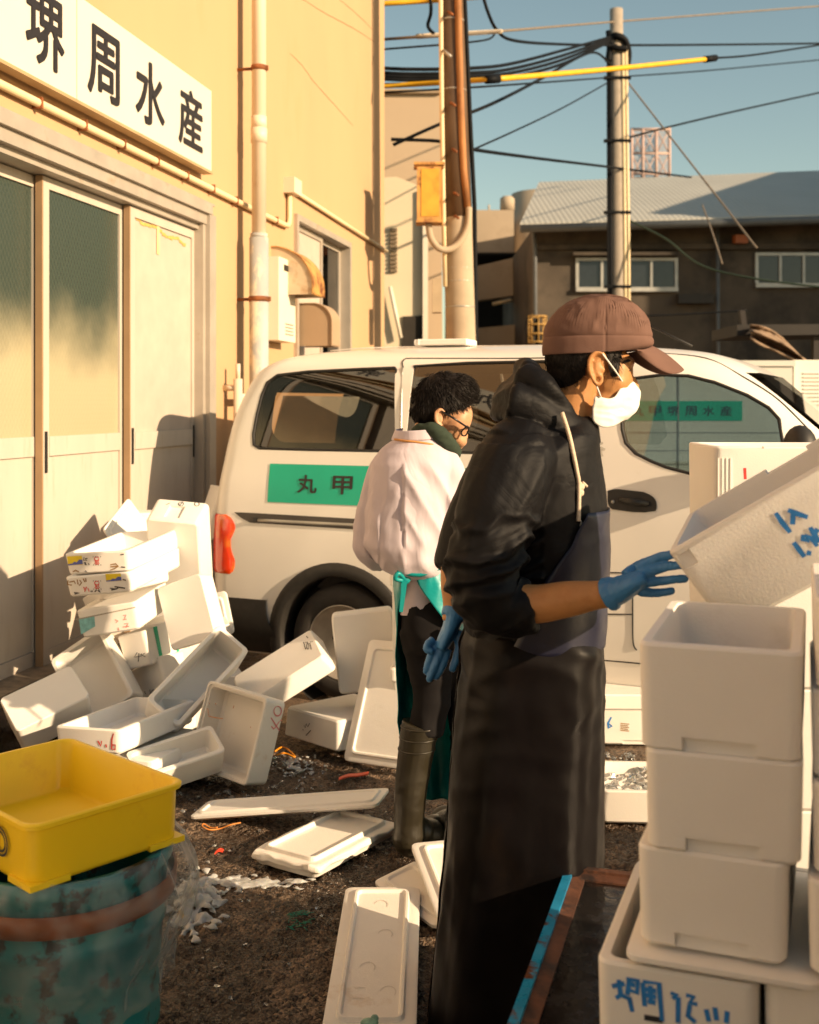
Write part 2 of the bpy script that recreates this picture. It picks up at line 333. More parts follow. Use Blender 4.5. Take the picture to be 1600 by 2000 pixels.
# door frame: head and jamb in three steps
b = MB()
for o1, za, zb in ((.055, 2.755, 2.82), (.03, 2.69, 2.755), (-.01, 2.655, 2.69)): wbox(b, -4, sD + .02, -.2, o1, za, zb)
wbox(b, -4, sD + .09, .002, .04, 2.82, 2.832)
wbox(b, sD - .02, sD + .085, -.2, .05, .292, 2.755); wbox(b, sD - .06, sD - .02, -.2, .02, .292, 2.69)
b.build('door_frame', ALU, bld)
def wired_glass():
    m = M('wired_glass', (.055, .075, .058), .22, var=.15, scale=3, spec=.8)
    nt = m.node_tree; L = nt.links.new; bsdf = nt.nodes['Principled BSDF']
    tc = nt.nodes.new('ShaderNodeTexCoord'); hs = []
    for a in (.62, -.62):
        mp = nt.nodes.new('ShaderNodeMapping'); mp.inputs['Rotation'].default_value = (0, 0, 0)
        L(tc.outputs['Generated'], mp.inputs[0])
        sx = nt.nodes.new('ShaderNodeSeparateXYZ'); L(tc.outputs['Object'], sx.inputs[0])
        # diagonal coordinate: along the wall (x and y of the wall run together) plus a slope in z
        ma = nt.nodes.new('ShaderNodeMath'); ma.operation = 'MULTIPLY'; ma.inputs[1].default_value = a; L(sx.outputs[2], ma.inputs[0])
        mb_ = nt.nodes.new('ShaderNodeMath'); mb_.operation = 'ADD'; L(sx.outputs[1], mb_.inputs[0]); L(ma.outputs[0], mb_.inputs[1])
        mc = nt.nodes.new('ShaderNodeMath'); mc.operation = 'MULTIPLY'; mc.inputs[1].default_value = 210; L(mb_.outputs[0], mc.inputs[0])
        sn = nt.nodes.new('ShaderNodeMath'); sn.operation = 'SINE'; L(mc.outputs[0], sn.inputs[0]); hs.append(sn)
    mxn = nt.nodes.new('ShaderNodeMath'); mxn.operation = 'MAXIMUM'; L(hs[0].outputs[0], mxn.inputs[0]); L(hs[1].outputs[0], mxn.inputs[1])
    bp = nt.nodes.new('ShaderNodeBump'); bp.inputs['Strength'].default_value = .22; bp.inputs['Distance'].default_value = .002; L(mxn.outputs[0], bp.inputs['Height']); L(bp.outputs[0], bsdf.inputs['Normal'])
    bsdf.inputs['Roughness'].default_value = .24
    for l in list(bsdf.inputs['Base Color'].links): nt.links.remove(l)
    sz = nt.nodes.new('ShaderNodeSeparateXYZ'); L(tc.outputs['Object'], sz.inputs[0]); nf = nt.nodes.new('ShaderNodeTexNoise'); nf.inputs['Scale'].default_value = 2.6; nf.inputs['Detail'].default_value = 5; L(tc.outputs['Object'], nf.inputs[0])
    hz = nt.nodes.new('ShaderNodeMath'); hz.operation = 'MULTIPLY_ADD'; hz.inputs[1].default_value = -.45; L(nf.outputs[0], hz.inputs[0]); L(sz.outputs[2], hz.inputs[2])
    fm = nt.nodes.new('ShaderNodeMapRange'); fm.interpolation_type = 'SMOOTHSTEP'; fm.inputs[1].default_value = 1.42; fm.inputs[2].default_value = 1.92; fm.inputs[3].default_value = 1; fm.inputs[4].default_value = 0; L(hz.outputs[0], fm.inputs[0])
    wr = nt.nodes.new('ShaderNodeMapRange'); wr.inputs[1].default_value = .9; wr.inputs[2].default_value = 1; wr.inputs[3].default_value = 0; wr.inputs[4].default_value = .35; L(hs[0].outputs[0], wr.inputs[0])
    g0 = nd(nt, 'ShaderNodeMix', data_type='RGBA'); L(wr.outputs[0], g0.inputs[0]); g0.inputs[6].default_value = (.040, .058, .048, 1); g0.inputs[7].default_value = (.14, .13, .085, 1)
    g1 = nd(nt, 'ShaderNodeMix', data_type='RGBA'); L(fm.outputs[0], g1.inputs[0]); L(g0.outputs[2], g1.inputs[6]); g1.inputs[7].default_value = (.40, .36, .235, 1); L(g1.outputs[2], bsdf.inputs['Base Color'])  # cream low in the pane: reflected and transmitted light put into the colour
    return m
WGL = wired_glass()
def slide(s0, s1, off, upper):
    z0, z1 = .292, 2.65; zr0, zr1 = 1.30, 1.395
    f = MB(); wbox(f, s0, s0 + .055, off - .035, off, z0, z1); wbox(f, s1 - .03, s1, off - .035, off, z0, z1)
    wbox(f, s0 + .055, s1 - .03, off - .035, off, z1 - .055, z1); wbox(f, s0 + .055, s1 - .03, off - .03, off + .004, zr0, zr1); wbox(f, s0 + .055, s1 - .03, off - .035, off, z0, .36)
    d = f.build('sliding_door', PANEL, bld)
    l = MB(); wbox(l, s0 + .055, s1 - .03, off - .026, off - .01, .362, zr0); l.build('lower_panel', PANEL, d)
    g = MB(); wbox(g, s0 + .055, s1 - .03, off - .022, off - .012, zr1, z1 - .055)
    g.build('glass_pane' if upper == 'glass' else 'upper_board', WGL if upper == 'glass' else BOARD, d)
    e = MB(); wbox(e, s0 - .014, s0 - .002, off - .034, off + .002, z0, z1); e.build('edge_strip', BROWNST, d)
    h = MB(); wbox(h, s0 + .012, s0 + .032, off + .001, off + .006, 1.22, 1.42); h.build('door_handle', DARK, d)
    if upper != 'glass':
        h = MB(); wbox(h, s1 - .022, s1 - .008, off + .001, off + .006, 1.22, 1.42); h.build('door_handle', DARK, d)
        t = MB(); n = 14
        for i in range(n):
            a = s0 + .09 + (s1 - s0 - .2) * i / n; z = 2.585 - .012 * math.sin(i) - .004 * i
            t.quad(W(a, off - .0085, z), W(a + (s1 - s0 - .2) / n, off - .0085, z - .006 * math.sin(i * 2.2)), W(a + (s1 - s0 - .2) / n, off - .0085, z + .022 - .01 * math.sin(i * 1.7) ** 2), W(a, off - .0085, z + .02))
        t.build('tape_residue', M('old_tape', (.55, .36, .10), .7, var=.3, scale=60), d, fix=False)
        t = MB(); a = s0 + .36; t.quad(W(a, off - .007, 2.43), W(a + .035, off - .007, 2.43), W(a + .035, off - .007, 2.60), W(a, off - .007, 2.60)); t.build('tape_strip', M('masking_tape', (.72, .57, .28), .7), d, fix=False)
    return d
sa, sb, sc_, sd_ = wsz(116, 900)[0], wsz(262, 900)[0], wsz(268, 900)[0], sD - .06
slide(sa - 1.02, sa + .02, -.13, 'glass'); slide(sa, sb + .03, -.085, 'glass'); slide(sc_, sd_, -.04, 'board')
b = MB(); wbox(b, -4, sa - 1.1, -.2, -.1, .292, 2.65); b.build('fixed_panel', PANEL, bld)
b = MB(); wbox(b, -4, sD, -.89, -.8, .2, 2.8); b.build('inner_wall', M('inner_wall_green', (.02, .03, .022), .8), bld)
# side window
b = MB(); t = .05
wbox(b, sw0, sw1, -.12, .03, zw1 - t, zw1); wbox(b, sw0, sw0 + t, -.12, .03, zw0, zw1 - t); wbox(b, sw1 - t, sw1, -.12, .03, zw0, zw1 - t); wbox(b, sw0, sw1, -.12, .035, zw0 - .04, zw0)
wf = b.build('window', ALU, bld); smid = sw0 + (sw1 - sw0) * .53
for (a0, a1, of, nm, mt) in ((sw0 + t, smid + .03, -.03, 'window_board', BOARD), (smid - .03, sw1 - t, -.065, 'glass_pane', glass('window_glass', (.10, .16, .17), 1.6))):
    f = MB(); wbox(f, a0, a0 + .05, of - .03, of, zw0, zw1 - t); wbox(f, a1 - .05, a1, of - .03, of, zw0, zw1 - t); wbox(f, a0 + .05, a1 - .05, of - .03, of, zw1 - t - .05, zw1 - t)
    f.build('sash', ALU, wf); g = MB(); wbox(g, a0 + .05, a1 - .05, of - .02, of - .014, zw0, zw1 - t - .05); g.build(nm, mt, wf)
b = MB(); wbox(b, sw0, sw1, -.24, -.2, zw0, zw1); b.build('window_backing', M('dark_room', (.05, .07, .075), .8), wf)  # dark sheet closing the window from behind
CRKSH = M('crack_wire_shadow', (.20, .12, .05), .9)  # cracks, and cable shadows near the top, drawn as dark lines
for pts in (((566, 104), (590, 128), (612, 158), (640, 190), (662, 214), (690, 246)), ((585, -5), (640, 28), (690, 55), (732, 82)), ((655, -8), (700, 30), (728, 58)), ((200, 330), (240, 352), (262, 372))):
    b = MB(); q = catmull([Vector(wsz(x, y) + (0,)) for x, y in pts], 8); [ribbon(b, [(v.x + .006 * nz(v, 30), v.y + .006 * nz(v + Vector((5, 0, 0)), 30)) for v in q], .006, lambda x, y: W(x, .0012, y))]; b.build('crack_wire_shadow', CRKSH, bld, False)
# ------------------------------------------------------------------ shop sign
sS = wsz(413, 300, .08)[0]; zs0, zs1 = wsz(413, 335, .08)[1], wsz(413, 178, .08)[1]
SIGNW = M('sign_white', (.66, .62, .54), .4, var=.02, scale=2, stain=(.74, .68, .54), sthr=(.6, .8), sscale=2)
sg = root('shop_sign', W(sS - 1.6, .06, zs0), 'long white shop sign with black Japanese characters above the sliding doors', 'sign')
sv = wsz(150, 150, .08)[0]
b = MB(); wbox(b, -2.4, sv - .004, .03, .08, zs0, zs1); wbox(b, sv + .004, sS, .03, .08, zs0, zs1); b.build('sign_board', SIGNW, sg)
b = MB(); wbox(b, -2.4, sS, .025, .09, zs0 - .018, zs0 - .002); wbox(b, sv - .004, sv + .004, .03, .078, zs0, zs1); b.build('sign_frame', M('sign_frame', (.45, .30, .16), .5), sg)
def glyph(ch, fn, x0, x1, y0, y1, m, parent, bold=.012, name='character'):
    me = text_mesh(ch, 1.0, 0.0)
    src = bmesh.new(); src.from_mesh(me); bmesh.ops.triangulate(src, faces=src.faces); src.to_mesh(me); src.free()
    v0 = np.empty(len(me.vertices) * 3, 'f'); me.vertices.foreach_get('co', v0); v0 = v0.reshape(-1, 3); tri = [tuple(p.vertices) for p in me.polygons]; vs, fs = [], []
    for q, (dx, dy) in enumerate([(0, 0)] + [(bold * .9 * math.cos(a), bold * .9 * math.sin(a)) for a in [math.pi * k / 4 for k in range(8)]] if bold > 0 else [(0, 0)]):
        fs += [tuple(i + len(vs) for i in t) for t in tri]; vs += [(x + dx, y + dy, q) for x, y, z in v0]
    me = bpy.data.meshes.new('glyph'); me.from_pydata(vs, [], fs); n = len(me.vertices); co = np.empty(n * 3, 'f'); me.vertices.foreach_get('co', co); co = co.reshape(-1, 3)
    lo, hi = co.min(0), co.max(0)
    u = (co[:, 0] - lo[0]) / (hi[0] - lo[0]); v = (co[:, 1] - lo[1]) / (hi[1] - lo[1])
    k0 = fn(x0, y0); ex, ey = (fn(x1, y0) - k0).normalized(), (fn(x0, y1) - k0).normalized(); nn = ex.cross(ey).normalized() * 2.5e-4
    co2 = np.array([fn(x0 + (x1 - x0) * a, y0 + (y1 - y0) * c) + nn * float(q) for a, c, q in zip(u, v, co[:, 2])], 'f')
    me.vertices.foreach_set('co', co2.ravel()); me.update(); me.materials.clear()
    return link(name, me, m, parent)
SIGNK = M('sign_black', (.022, .018, .018), .45)
for ch, a, c in (('産', 348, 395), ('水', 264, 321), ('周', 170, 233), ('堺', 49, 125)):
    s0, s1 = wsz(a, 200, .08)[0], wsz(c, 200, .08)[0]
    glyph(ch, lambda x, y: W(x, .0835, y), s0, s1, zs0 + .07, zs1 - .085, SIGNK, sg, bold=.02)
for ch, a in (('甲', -1.05), ('丸', -1.75)): glyph(ch, lambda x, y: W(x, .0835, y), a, a + .38, zs0 + .07, zs1 - .085, SIGNK, sg, bold=.02)
# ------------------------------------------------------------------ pipes on the wall
PVC = M('cream_pipe', (.70, .60, .46), .5, var=.05, scale=4, stain=(.50, .34, .18), sthr=(.6, .75), sscale=6, stretch=(1, 1, .4))
GALV = M('grey_pipe', (.40, .41, .40), .55, var=.12, scale=8, stain=(.70, .62, .48), sthr=(.52, .62), sscale=9, stretch=(1, 1, .5))
RUST = M('rust', (.22, .075, .025), .8, var=.5, scale=18, bump=.4, bscale=60)
CONDM = M('conduit_paint', (.72, .58, .36), .5, var=.05, scale=10)
sp = wsz(464, 400)[0]; dp = root('drainpipe', W(sp, .155, 0), 'tall cream drainpipe with rusty brackets and a grey lower length', 'drainpipe')
zj = wsz(464, 452)[1] - .02
b = MB(); b.tube([W(sp, .155, zj), W(sp, .155, 7.3)], .049, 20); b.tube([W(sp, .155, zj + .62), W(sp, .155, zj + .72)], .056, 20); b.tube([W(sp, .155, zj + .72), W(sp, .155, zj + .80)], .053, 20); b.build('upper_pipe', PVC, dp)
b = MB(); b.tube([W(sp, .155, 0), W(sp, .155, zj - .03)], .066, 20); b.tube([W(sp, .155, zj - .03), W(sp, .155, zj)], .060, 20); b.build('lower_pipe', GALV, dp)
for py, r in ((136, .051), (585, .069)):
    z = wsz(464, py)[1]; b = MB(); b.tube([W(sp, .155, z - .017), W(sp, .155, z + .017)], r + .003, 20)
    b.tube([W(sp, 0, z), W(sp, .155 - r + .004, z)], .011, 8); b.box(W(sp, .155 + r + .006, z), (.02, .02, .03)); b.build('bracket', RUST, dp)
cd = root('conduit', W(2, .03, 2.93), 'cream conduit pipe running under the sign along the yellow wall', 'conduit')
s1, s2 = wsz(545, 438)[0], wsz(559, 400)[0]
b = MB(); b.tube([W(-4, .028, 2.93), W(s1, .028, 2.93), W(s2 - .05, .028, 2.935), W(s2 - .01, .028, 2.965), W(s2, .028, 3.02), W(s2, .028, 3.2)], .02, 12); b.build('pipe', CONDM, cd)
b = MB(); wbox(b, s2 - .07, s2 + .12, 0, .09, 3.19, 3.31); b.build('junction_box', PVC, cd)
b = MB(); b.tube([W(s2 + .1, .028, 3.235), W(sC, .028, 3.19)], .018, 12); b.build('pipe', CONDM, cd)
for k in range(12): b = MB(); wbox(b, -1 + k * .42, -.985 + k * .42, 0, .05, 2.905, 2.957); b.build('clip', RUST, cd)
# ------------------------------------------------------------------ meter box, hoods
CREAM = M('cream_metal', (.74, .68, .57), .45, var=.03, scale=5)
s0 = wsz(520, 600)[0]; mbx = root('meter_box', W(s0, 0, 2.0), 'white wall box with a small dark window beside the drainpipe', 'meter box')
b = MB(); wbox(b, s0 - .1, s0 + .30, 0, .13, 2.02, 2.63); b.build('case', CREAM, mbx)
b = MB(); wbox(b, s0 + .02, s0 + .22, .13, .134, 2.54, 2.585); b.build('display_window', DARK, mbx)
b = MB(); [wbox(b, s0 + .05, s0 + .24, .13, .136, 2.07 + k * .025, 2.078 + k * .025) for k in range(4)]; b.build('louvre', ALU, mbx)
def hood(name, s0, ln, out, h, zb, flat, mats, label):
    r = root(name, W(s0, 0, zb), label, 'vent hood'); n = 14
    prof = [(0, zb)] + [(0, zb + h)] + ([(flat, zb + h)] if flat else []) + [(flat + (out - flat) * math.sin(q), zb + h * (.15 if not flat else .55) + h * (.85 if not flat else .45) * math.cos(q)) for q in [math.pi / 2 * k / n for k in range(1, n + 1)]] + [(out, zb)]
    for sa_ in (s0, s0 + ln - .004): bb = MB(); bb.rings([[W(sa_, o, z) for o, z in prof], [W(sa_ + .004, o, z) for o, z in prof]], True); bb.build('side_plate', mats[0], r)
    c = MB(); k0 = 1; pr = prof[k0:]
    c.rings([[W(s0 - .012, o, z) for o, z in pr], [W(s0 + ln + .012, o, z) for o, z in pr], [W(s0 + ln + .012, o + .006, z + .006) for o, z in pr], [W(s0 - .012, o + .006, z + .006) for o, z in pr], [W(s0 - .012, o, z) for o, z in pr]], False, False, False)
    c.build('cover', mats[1], r); return r
RUSTY = M('rusted_sheet', (.50, .27, .08), .55, var=.3, scale=5, stain=(.16, .05, .02), sthr=(.5, .62), sscale=7, bump=.15, bscale=40)
s0 = wsz(530, 570)[0]; hood('vent_hood', s0, .30, .32, .36, wsz(530, 576)[1], 0, (M('hood_side', (.55, .44, .30), .6, stain=(.3, .14, .05), sthr=(.6, .75)), RUSTY), 'rusty quarter round vent hood on the yellow wall beside the drainpipe')
s0 = wsz(580, 640)[0]; tan = M('tan_metal', (.40, .29, .19), .5, var=.05, scale=6); hood('vent_hood', s0, .22, .29, .34, wsz(580, 676)[1], .13, (tan, tan), 'tan metal vent hood with rounded top under the rusty hood')
# standpipe with valve low on the wall behind the van
s0 = wsz(437, 790)[0]; tp = root('standpipe', W(s0, .1, 0), 'white standpipe with a tap low on the wall behind the van', 'standpipe')
b = MB(); b.tube([W(s0, .1, 0), W(s0, .1, 1.72)], .03, 12); b.tube([W(s0, .1, 1.6), W(s0 + .3, .1, 1.6)], .024, 10); b.tube([W(s0, .1, 1.72), W(s0, .1, 1.82)], .016, 10); b.tube([W(s0, .0, 1.66), W(s0, .1, 1.66)], .02, 8); b.build('pipe', PVC, tp)
# ------------------------------------------------------------------ utility poles
CONC = M('pole_concrete', (.40, .32, .23), .85, var=.1, scale=6, bump=.2, bscale=90)
BLK = M('cable_black', (.007, .008, .010), .6, spec=.12)
GREYM = M('galvanised', (.42, .40, .36), .45, .5)
YA = 11.25
pa = root('utility_pole', P(901, 700, YA) * Vector((1, 1, 0)) if False else Vector((P(901, 700, YA).x, YA, 0)), 'thick tan utility pole with rusty conduits beside the yellow building', 'utility pole')
pc = lambda py: (901 - (670 - py) * .030)                               # leaning centre line in photo pixels
b = MB(); ys = [2220, 1200, 670, 430, 200, 0, -300]; b.tube([P(pc(y), y, YA) if y < 1090 else P(pc(y), y, YA) for y in ys], [.16, .155, .150, .145, .132, .122, .108], 28); b.build('shaft', CONC, pa)
b = MB(); b.tube([P(pc(y), y, YA) for y in (426, 200, 0, -300)], [.1475, .135, .125, .111], 28); b.build('shaded_shell', M('pole_shade_brown', (.105, .062, .034), .6, var=.25, scale=7, stain=(.05, .03, .02), sthr=(.5, .7), sscale=4, stretch=(1, 1, .3)), pa)  # dark shell: shade on the upper pole put into the colour
def offp(py, dx, dY): return P(pc(py) + dx, py, YA + dY)
b = MB(); b.tube([offp(y, dx, -.12) for y, dx in ((-300, -16), (0, -20), (200, -24), (430, -27), (560, -28))], .022, 10); b.build('cream_conduit', CONDM, pa)
b = MB(); b.tube([offp(y, dx, -.13) for y, dx in ((-300, 12), (0, 14), (200, 13), (330, 15), (405, 20))], .034, 12); b.build('rusty_conduit', M('rusty_pipe', (.34, .15, .05), .7, var=.35, scale=9, stain=(.14, .05, .02), sthr=(.5, .65), sscale=5, stretch=(1, 1, .3)), pa)
b = MB(); b.tube([offp(y, dx, -.02) for y, dx in ((-300, 26), (0, 27), (260, 31), (400, 34), (670, 29), (900, 28))], .022, 10); b.build('black_cable', BLK, pa)
b = MB(); b.tube(catmull([P(837, 438, YA - .25), P(842, 465, YA - .25), P(858, 485, YA - .24), P(880, 486, YA - .2), P(900, 470, YA - .17), P(914, 440, YA - .15), P(916, 405, YA - .14)], 6), .032, 12); b.build('bent_conduit', CONC, pa)
b = MB(); c = P(838, 380, YA - .22); wdt, hgt = 46 / F * YA, 105 / F * YA; b.box(c, (wdt, .22, hgt)); b.box(c + Vector((0, 0, hgt / 2 + .012)), (wdt + .06, .27, .025)); b.box(c - Vector((0, 0, hgt / 2 + .01)), (wdt + .02, .23, .02))
b.build('switch_box', RUSTY, pa); b = MB(); b.box(c + Vector((.01, -.112, 0)), (wdt * .74, .006, hgt * .86)); b.build('switch_box_door', M('orange_yellow_paint', (.62, .33, .04), .5, var=.15, scale=8, stain=(.45, .18, .03), sthr=(.5, .7)), pa)
b = MB(); b.box(P(853, 578, YA - .16), (17 / F * YA, .16, 65 / F * YA)); b.build('small_box', M('box_tan', (.42, .33, .22), .6), pa)
for y in (42, 178, 286, 325, 358, 420, 443, 488, 525, 550, 600):
    rr = .128 + .024 * max(min(y / 670, 1), 0); b = MB(); b.tube([P(pc(y), y - 1.5, YA), P(pc(y), y + 1.5, YA)], rr, 24); b.build('band', GREYM, pa)
for y in (22, 200, 290, 375, 420): b = MB(); b.tube([offp(y, -6, -.12), offp(y + 6, 2, -.22)], .014, 8); b.build('step_bolt', RUST, pa)
b = MB(); b.tube([offp(98, -18, -.15), offp(110, -4, -.24)], .016, 8); b.build('step_bolt', GREYM, pa)
YB = 20.0
pb = root('utility_pole', Vector((P(1209, 700, YB).x, YB, 0)), 'slim grey utility pole with side pipes beyond the capped man', 'utility pole')
b = MB(); b.tube([P(1209, 960, YB), P(1207, 600, YB), P(1205, 300, YB), P(1204, 18, YB)], [.15, .14, .135, .115], 24); b.build('shaft', M('pole_pale', (.34, .29, .235), .8, var=.1, scale=8), pb)
for dx, r, mt in ((14, .035, CONDM), (21, .03, CONDM), (17, .022, BLK), (-14, .028, BLK), (-19, .02, BLK)):
    b = MB(); b.tube([P(1209 + dx, 900, YB - .1), P(1207 + dx, 500, YB - .1), P(1204 + dx * .9, 90, YB - .1)], r, 8); b.build('side_pipe', mt, pb)
for y in (152, 275, 415, 560):
    b = MB(); b.box(P(1206, y, YB - .1), (52 / F * YB, .08, .05)); b.build('crossbar', BLK, pb)
b = MB(); b.tube(catmull([P(1188, 120, YB - .1), P(1196, 75, YB - .1), P(1206, 70, YB - .15), P(1222, 80, YB - .1), P(1228, 110, YB), P(1220, 150, YB)], 6), .06, 8); b.tube(catmull([P(1188, 62, YB), P(1196, 90, YB - .15), P(1225, 95, YB - .15)], 5), .05, 8); b.build('cable_coil', BLK, pb)
# ------------------------------------------------------------------ cables
def cable(pts, rpx, m, label, group='overhead cables', name='power_cable'):
    pts = [(x, y, max(Y, 12.7 if x <= 860 else (12.2 if x < 1000 else 0))) for x, y, Y in pts]; ps = [P(x, y, Y) for x, y, Y in pts]; Ym = sum(p[2] for p in pts) / len(pts)
    b = MB(); b.tube(catmull(ps, 10), rpx / F * Ym, 8); return tag(b.build(name, m), label, 'cable', group)
CBG = M('cable_greybrown', (.20, .16, .12), .6)
c0 = cable([(700, 80, 10.5), (870, 68, 12), (1010, 58, 15), (1204, 42, 20), (1650, 8, 26)], 2.2, CBG, 'twisted brown topmost cable crossing behind the tip of the slim pole')
b = MB(); b.tube([P(815, 71, 12.7), P(979, 61, 14.3)], .028, 10); b.build('pale_sleeve', M('pale_sleeve', (.62, .52, .38), .6), c0)
cable([(700, 100, 10.5), (800, 92, 11), (900, 84, 13), (955, 76, 14), (968, 62, 14.3)], 2.0, BLK, 'thin black cable rising to a clamp just right of the thick pole')
cable([(936, -40, 14), (952, 20, 14), (972, 60, 14.3), (1005, 79, 15), (1090, 86, 17.5), (1210, 88, 20), (1400, 87, 23), (1650, 84, 26)], 2.6, BLK, 'black cable dropping steeply then running level past the slim pole')
for k, (yl, ym, lb) in enumerate(((134, 120, 'uppermost black cable of the sagging bundle between the poles'), (143, 130, 'second cable down in the sagging bundle between the poles'), (149, 138, 'third cable down in the sagging bundle between the poles'), (155, 146, 'lowest black cable of the sagging bundle between the poles'))):
    cable([(700, yl - 4, 10.5), (800, yl + 1, 11.5), (920, yl - 1, 13), (1000, ym + 4, 14.8), (1100, ym - 22, 17), (1192, 72 + k * 3, 19.8)], 3.2, BLK, lb)
YGU = M('yellow_guard', (.72, .40, .02), .45, var=.08, scale=10)
gd = cable([(650, 171, 10.2), (800, 165, 11), (958, 155, 12.2)], 5.2, YGU, 'yellow cable guard tube passing behind the thick pole', 'yellow cable guards', 'cable_guard')
b = MB(); b.tube([P(950, 155.5, 12.2), P(974, 154, 12.3)], .047, 12); b.build('end_cap', BLK, gd)
gd = cable([(972, 154, 12.3), (1180, 136, 13.8), (1385, 115, 15.2)], 5.2, YGU, 'long yellow cable guard tube ending right of the slim pole', 'yellow cable guards', 'cable_guard')
b = MB(); b.tube([P(1376, 116, 15.15), P(1398, 113, 15.3)], .045, 12); b.build('end_cap', BLK, gd)
cable([(650, 12, 10.2), (760, 6, 10.8), (850, 0, 11.3), (950, -8, 12)], 5.5, YGU, 'short yellow cable guard at the very top left of the thick pole', 'yellow cable guards', 'cable_guard')
cable([(1397, 113, 15.3), (1480, 106, 17), (1650, 80, 20)], 1.8, BLK, 'thin cable continuing from the capped end of the yellow guard')
cable([(700, 182, 10.5), (900, 172, 13), (1195, 151, 19.9), (1400, 136, 23), (1650, 112, 26)], 1.5, BLK, 'very thin cable just below the yellow guard tubes')
cable([(768, 283, 11), (860, 242, 11.6), (960, 203, 13), (1060, 152, 15.5), (1130, 112, 17.5), (1165, 103, 18.8), (1192, 125, 19.8)], 2.8, BLK, 'black cable climbing from the yellow corner and looping over to the slim pole')
cable([(910, 298, 12), (1000, 258, 14.5), (1100, 210, 17), (1186, 162, 19.9)], 1.7, BLK, 'thin straight cable slanting up from the thick pole to the slim pole')
cable([(764, 272, 11), (860, 276, 11.4), (920, 291, 12), (1050, 309, 15), (1190, 326, 19), (1350, 346, 25)], 2.8, BLK, 'black cable slanting down behind the slim pole to the grey roof')
cable([(1222, 270, 20), (1310, 247, 21), (1450, 214, 23), (1650, 170, 26)], 1.8, BLK, 'lone cable rising right from the middle of the slim pole')
cable([(1226, 160, 20), (1300, 255, 19), (1400, 383, 17.5), (1478, 484, 16.5)], 1.8, CBG, 'guy wire slanting down right from the slim pole across the roof')
cable([(1372, 400, 18), (1392, 455, 17), (1411, 515, 16.5)], 1.6, CBG, 'short guy wire below the slanting one in front of dark wall')
cable([(1228, 430, 20), (1300, 466, 19.5), (1370, 518, 19), (1480, 545, 18.5), (1650, 566, 18)], 2.0, M('cable_green', (.03, .05, .03), .6), 'dark green sagging cable in front of the grey building windows')
cable([(1215, 618, 20), (1330, 614, 20), (1460, 606, 20)], 1.6, BLK, 'low black cable behind the peak of the brown cap')
cable([(838, -40, 11), (842, 20, 11), (836, 50, 11.1), (848, 66, 11.1)], 3.5, BLK, 'bunched black drop cable at the top left of the thick pole')
# ------------------------------------------------------------------ far buildings
def slab(mb, poly, Y, depth):
    a = [P(x, y, Y) for x, y in poly]; mb.prism(a, (0, depth, 0))
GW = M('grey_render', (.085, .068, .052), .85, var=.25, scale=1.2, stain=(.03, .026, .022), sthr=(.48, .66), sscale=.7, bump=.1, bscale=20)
def corrugated():
    m = M('corrugated_roof', (.40, .40, .37), .6, .0, var=.05, scale=.8)
    nt = m.node_tree; L = nt.links.new; tc = nt.nodes.new('ShaderNodeTexCoord'); wv = nt.nodes.new('ShaderNodeTexWave'); wv.inputs['Scale'].default_value = 2.6; L(tc.outputs['Object'], wv.inputs[0])
    bp = nt.nodes.new('ShaderNodeBump'); bp.inputs['Strength'].default_value = .25; bp.inputs['Distance'].default_value = .03; L(wv.outputs[0], bp.inputs['Height']); L(bp.outputs[0], nt.nodes['Principled BSDF'].inputs['Normal']); return m
gb = root('grey_building', Vector((P(1400, 700, 26).x, 26, 0)), 'grey two storey shed with corrugated roof behind the slim pole', 'building')
YG = 26.0
e0, e1 = P(1016, 443, YG - .8), P(2100, 412, YG - .8); r0, r1 = P(1053, 361, YG + 4.5), P(2100, 318, YG + 4.5)
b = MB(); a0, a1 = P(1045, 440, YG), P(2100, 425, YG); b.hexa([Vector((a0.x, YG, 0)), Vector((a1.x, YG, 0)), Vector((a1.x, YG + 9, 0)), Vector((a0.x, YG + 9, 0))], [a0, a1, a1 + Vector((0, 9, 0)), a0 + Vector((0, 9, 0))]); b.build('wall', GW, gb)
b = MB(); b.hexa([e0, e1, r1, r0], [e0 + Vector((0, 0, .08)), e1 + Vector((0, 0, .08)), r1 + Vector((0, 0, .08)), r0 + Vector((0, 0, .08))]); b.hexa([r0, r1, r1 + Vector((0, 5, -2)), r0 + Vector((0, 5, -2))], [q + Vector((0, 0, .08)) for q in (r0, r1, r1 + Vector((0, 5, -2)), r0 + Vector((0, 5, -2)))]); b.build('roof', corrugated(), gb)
b = MB(); b.tube([e0 + Vector((0, -.06, -.05)), e1 + Vector((0, -.06, -.05))], .09, 10); b.tube([P(1043, 452, YG - .2), P(1045, 500, YG - .15), P(1047, 900, YG - .15)], .05, 8); b.tube([P(1402, 440, YG - .15), P(1404, 900, YG - .15)], .045, 8); b.build('gutter', M('gutter_grey', (.10, .11, .12), .5), gb)
WFR = M('window_frame_pale', (.42, .42, .40), .45, .3); WGD = glass('dark_window_glass', (.05, .06, .07), .9)
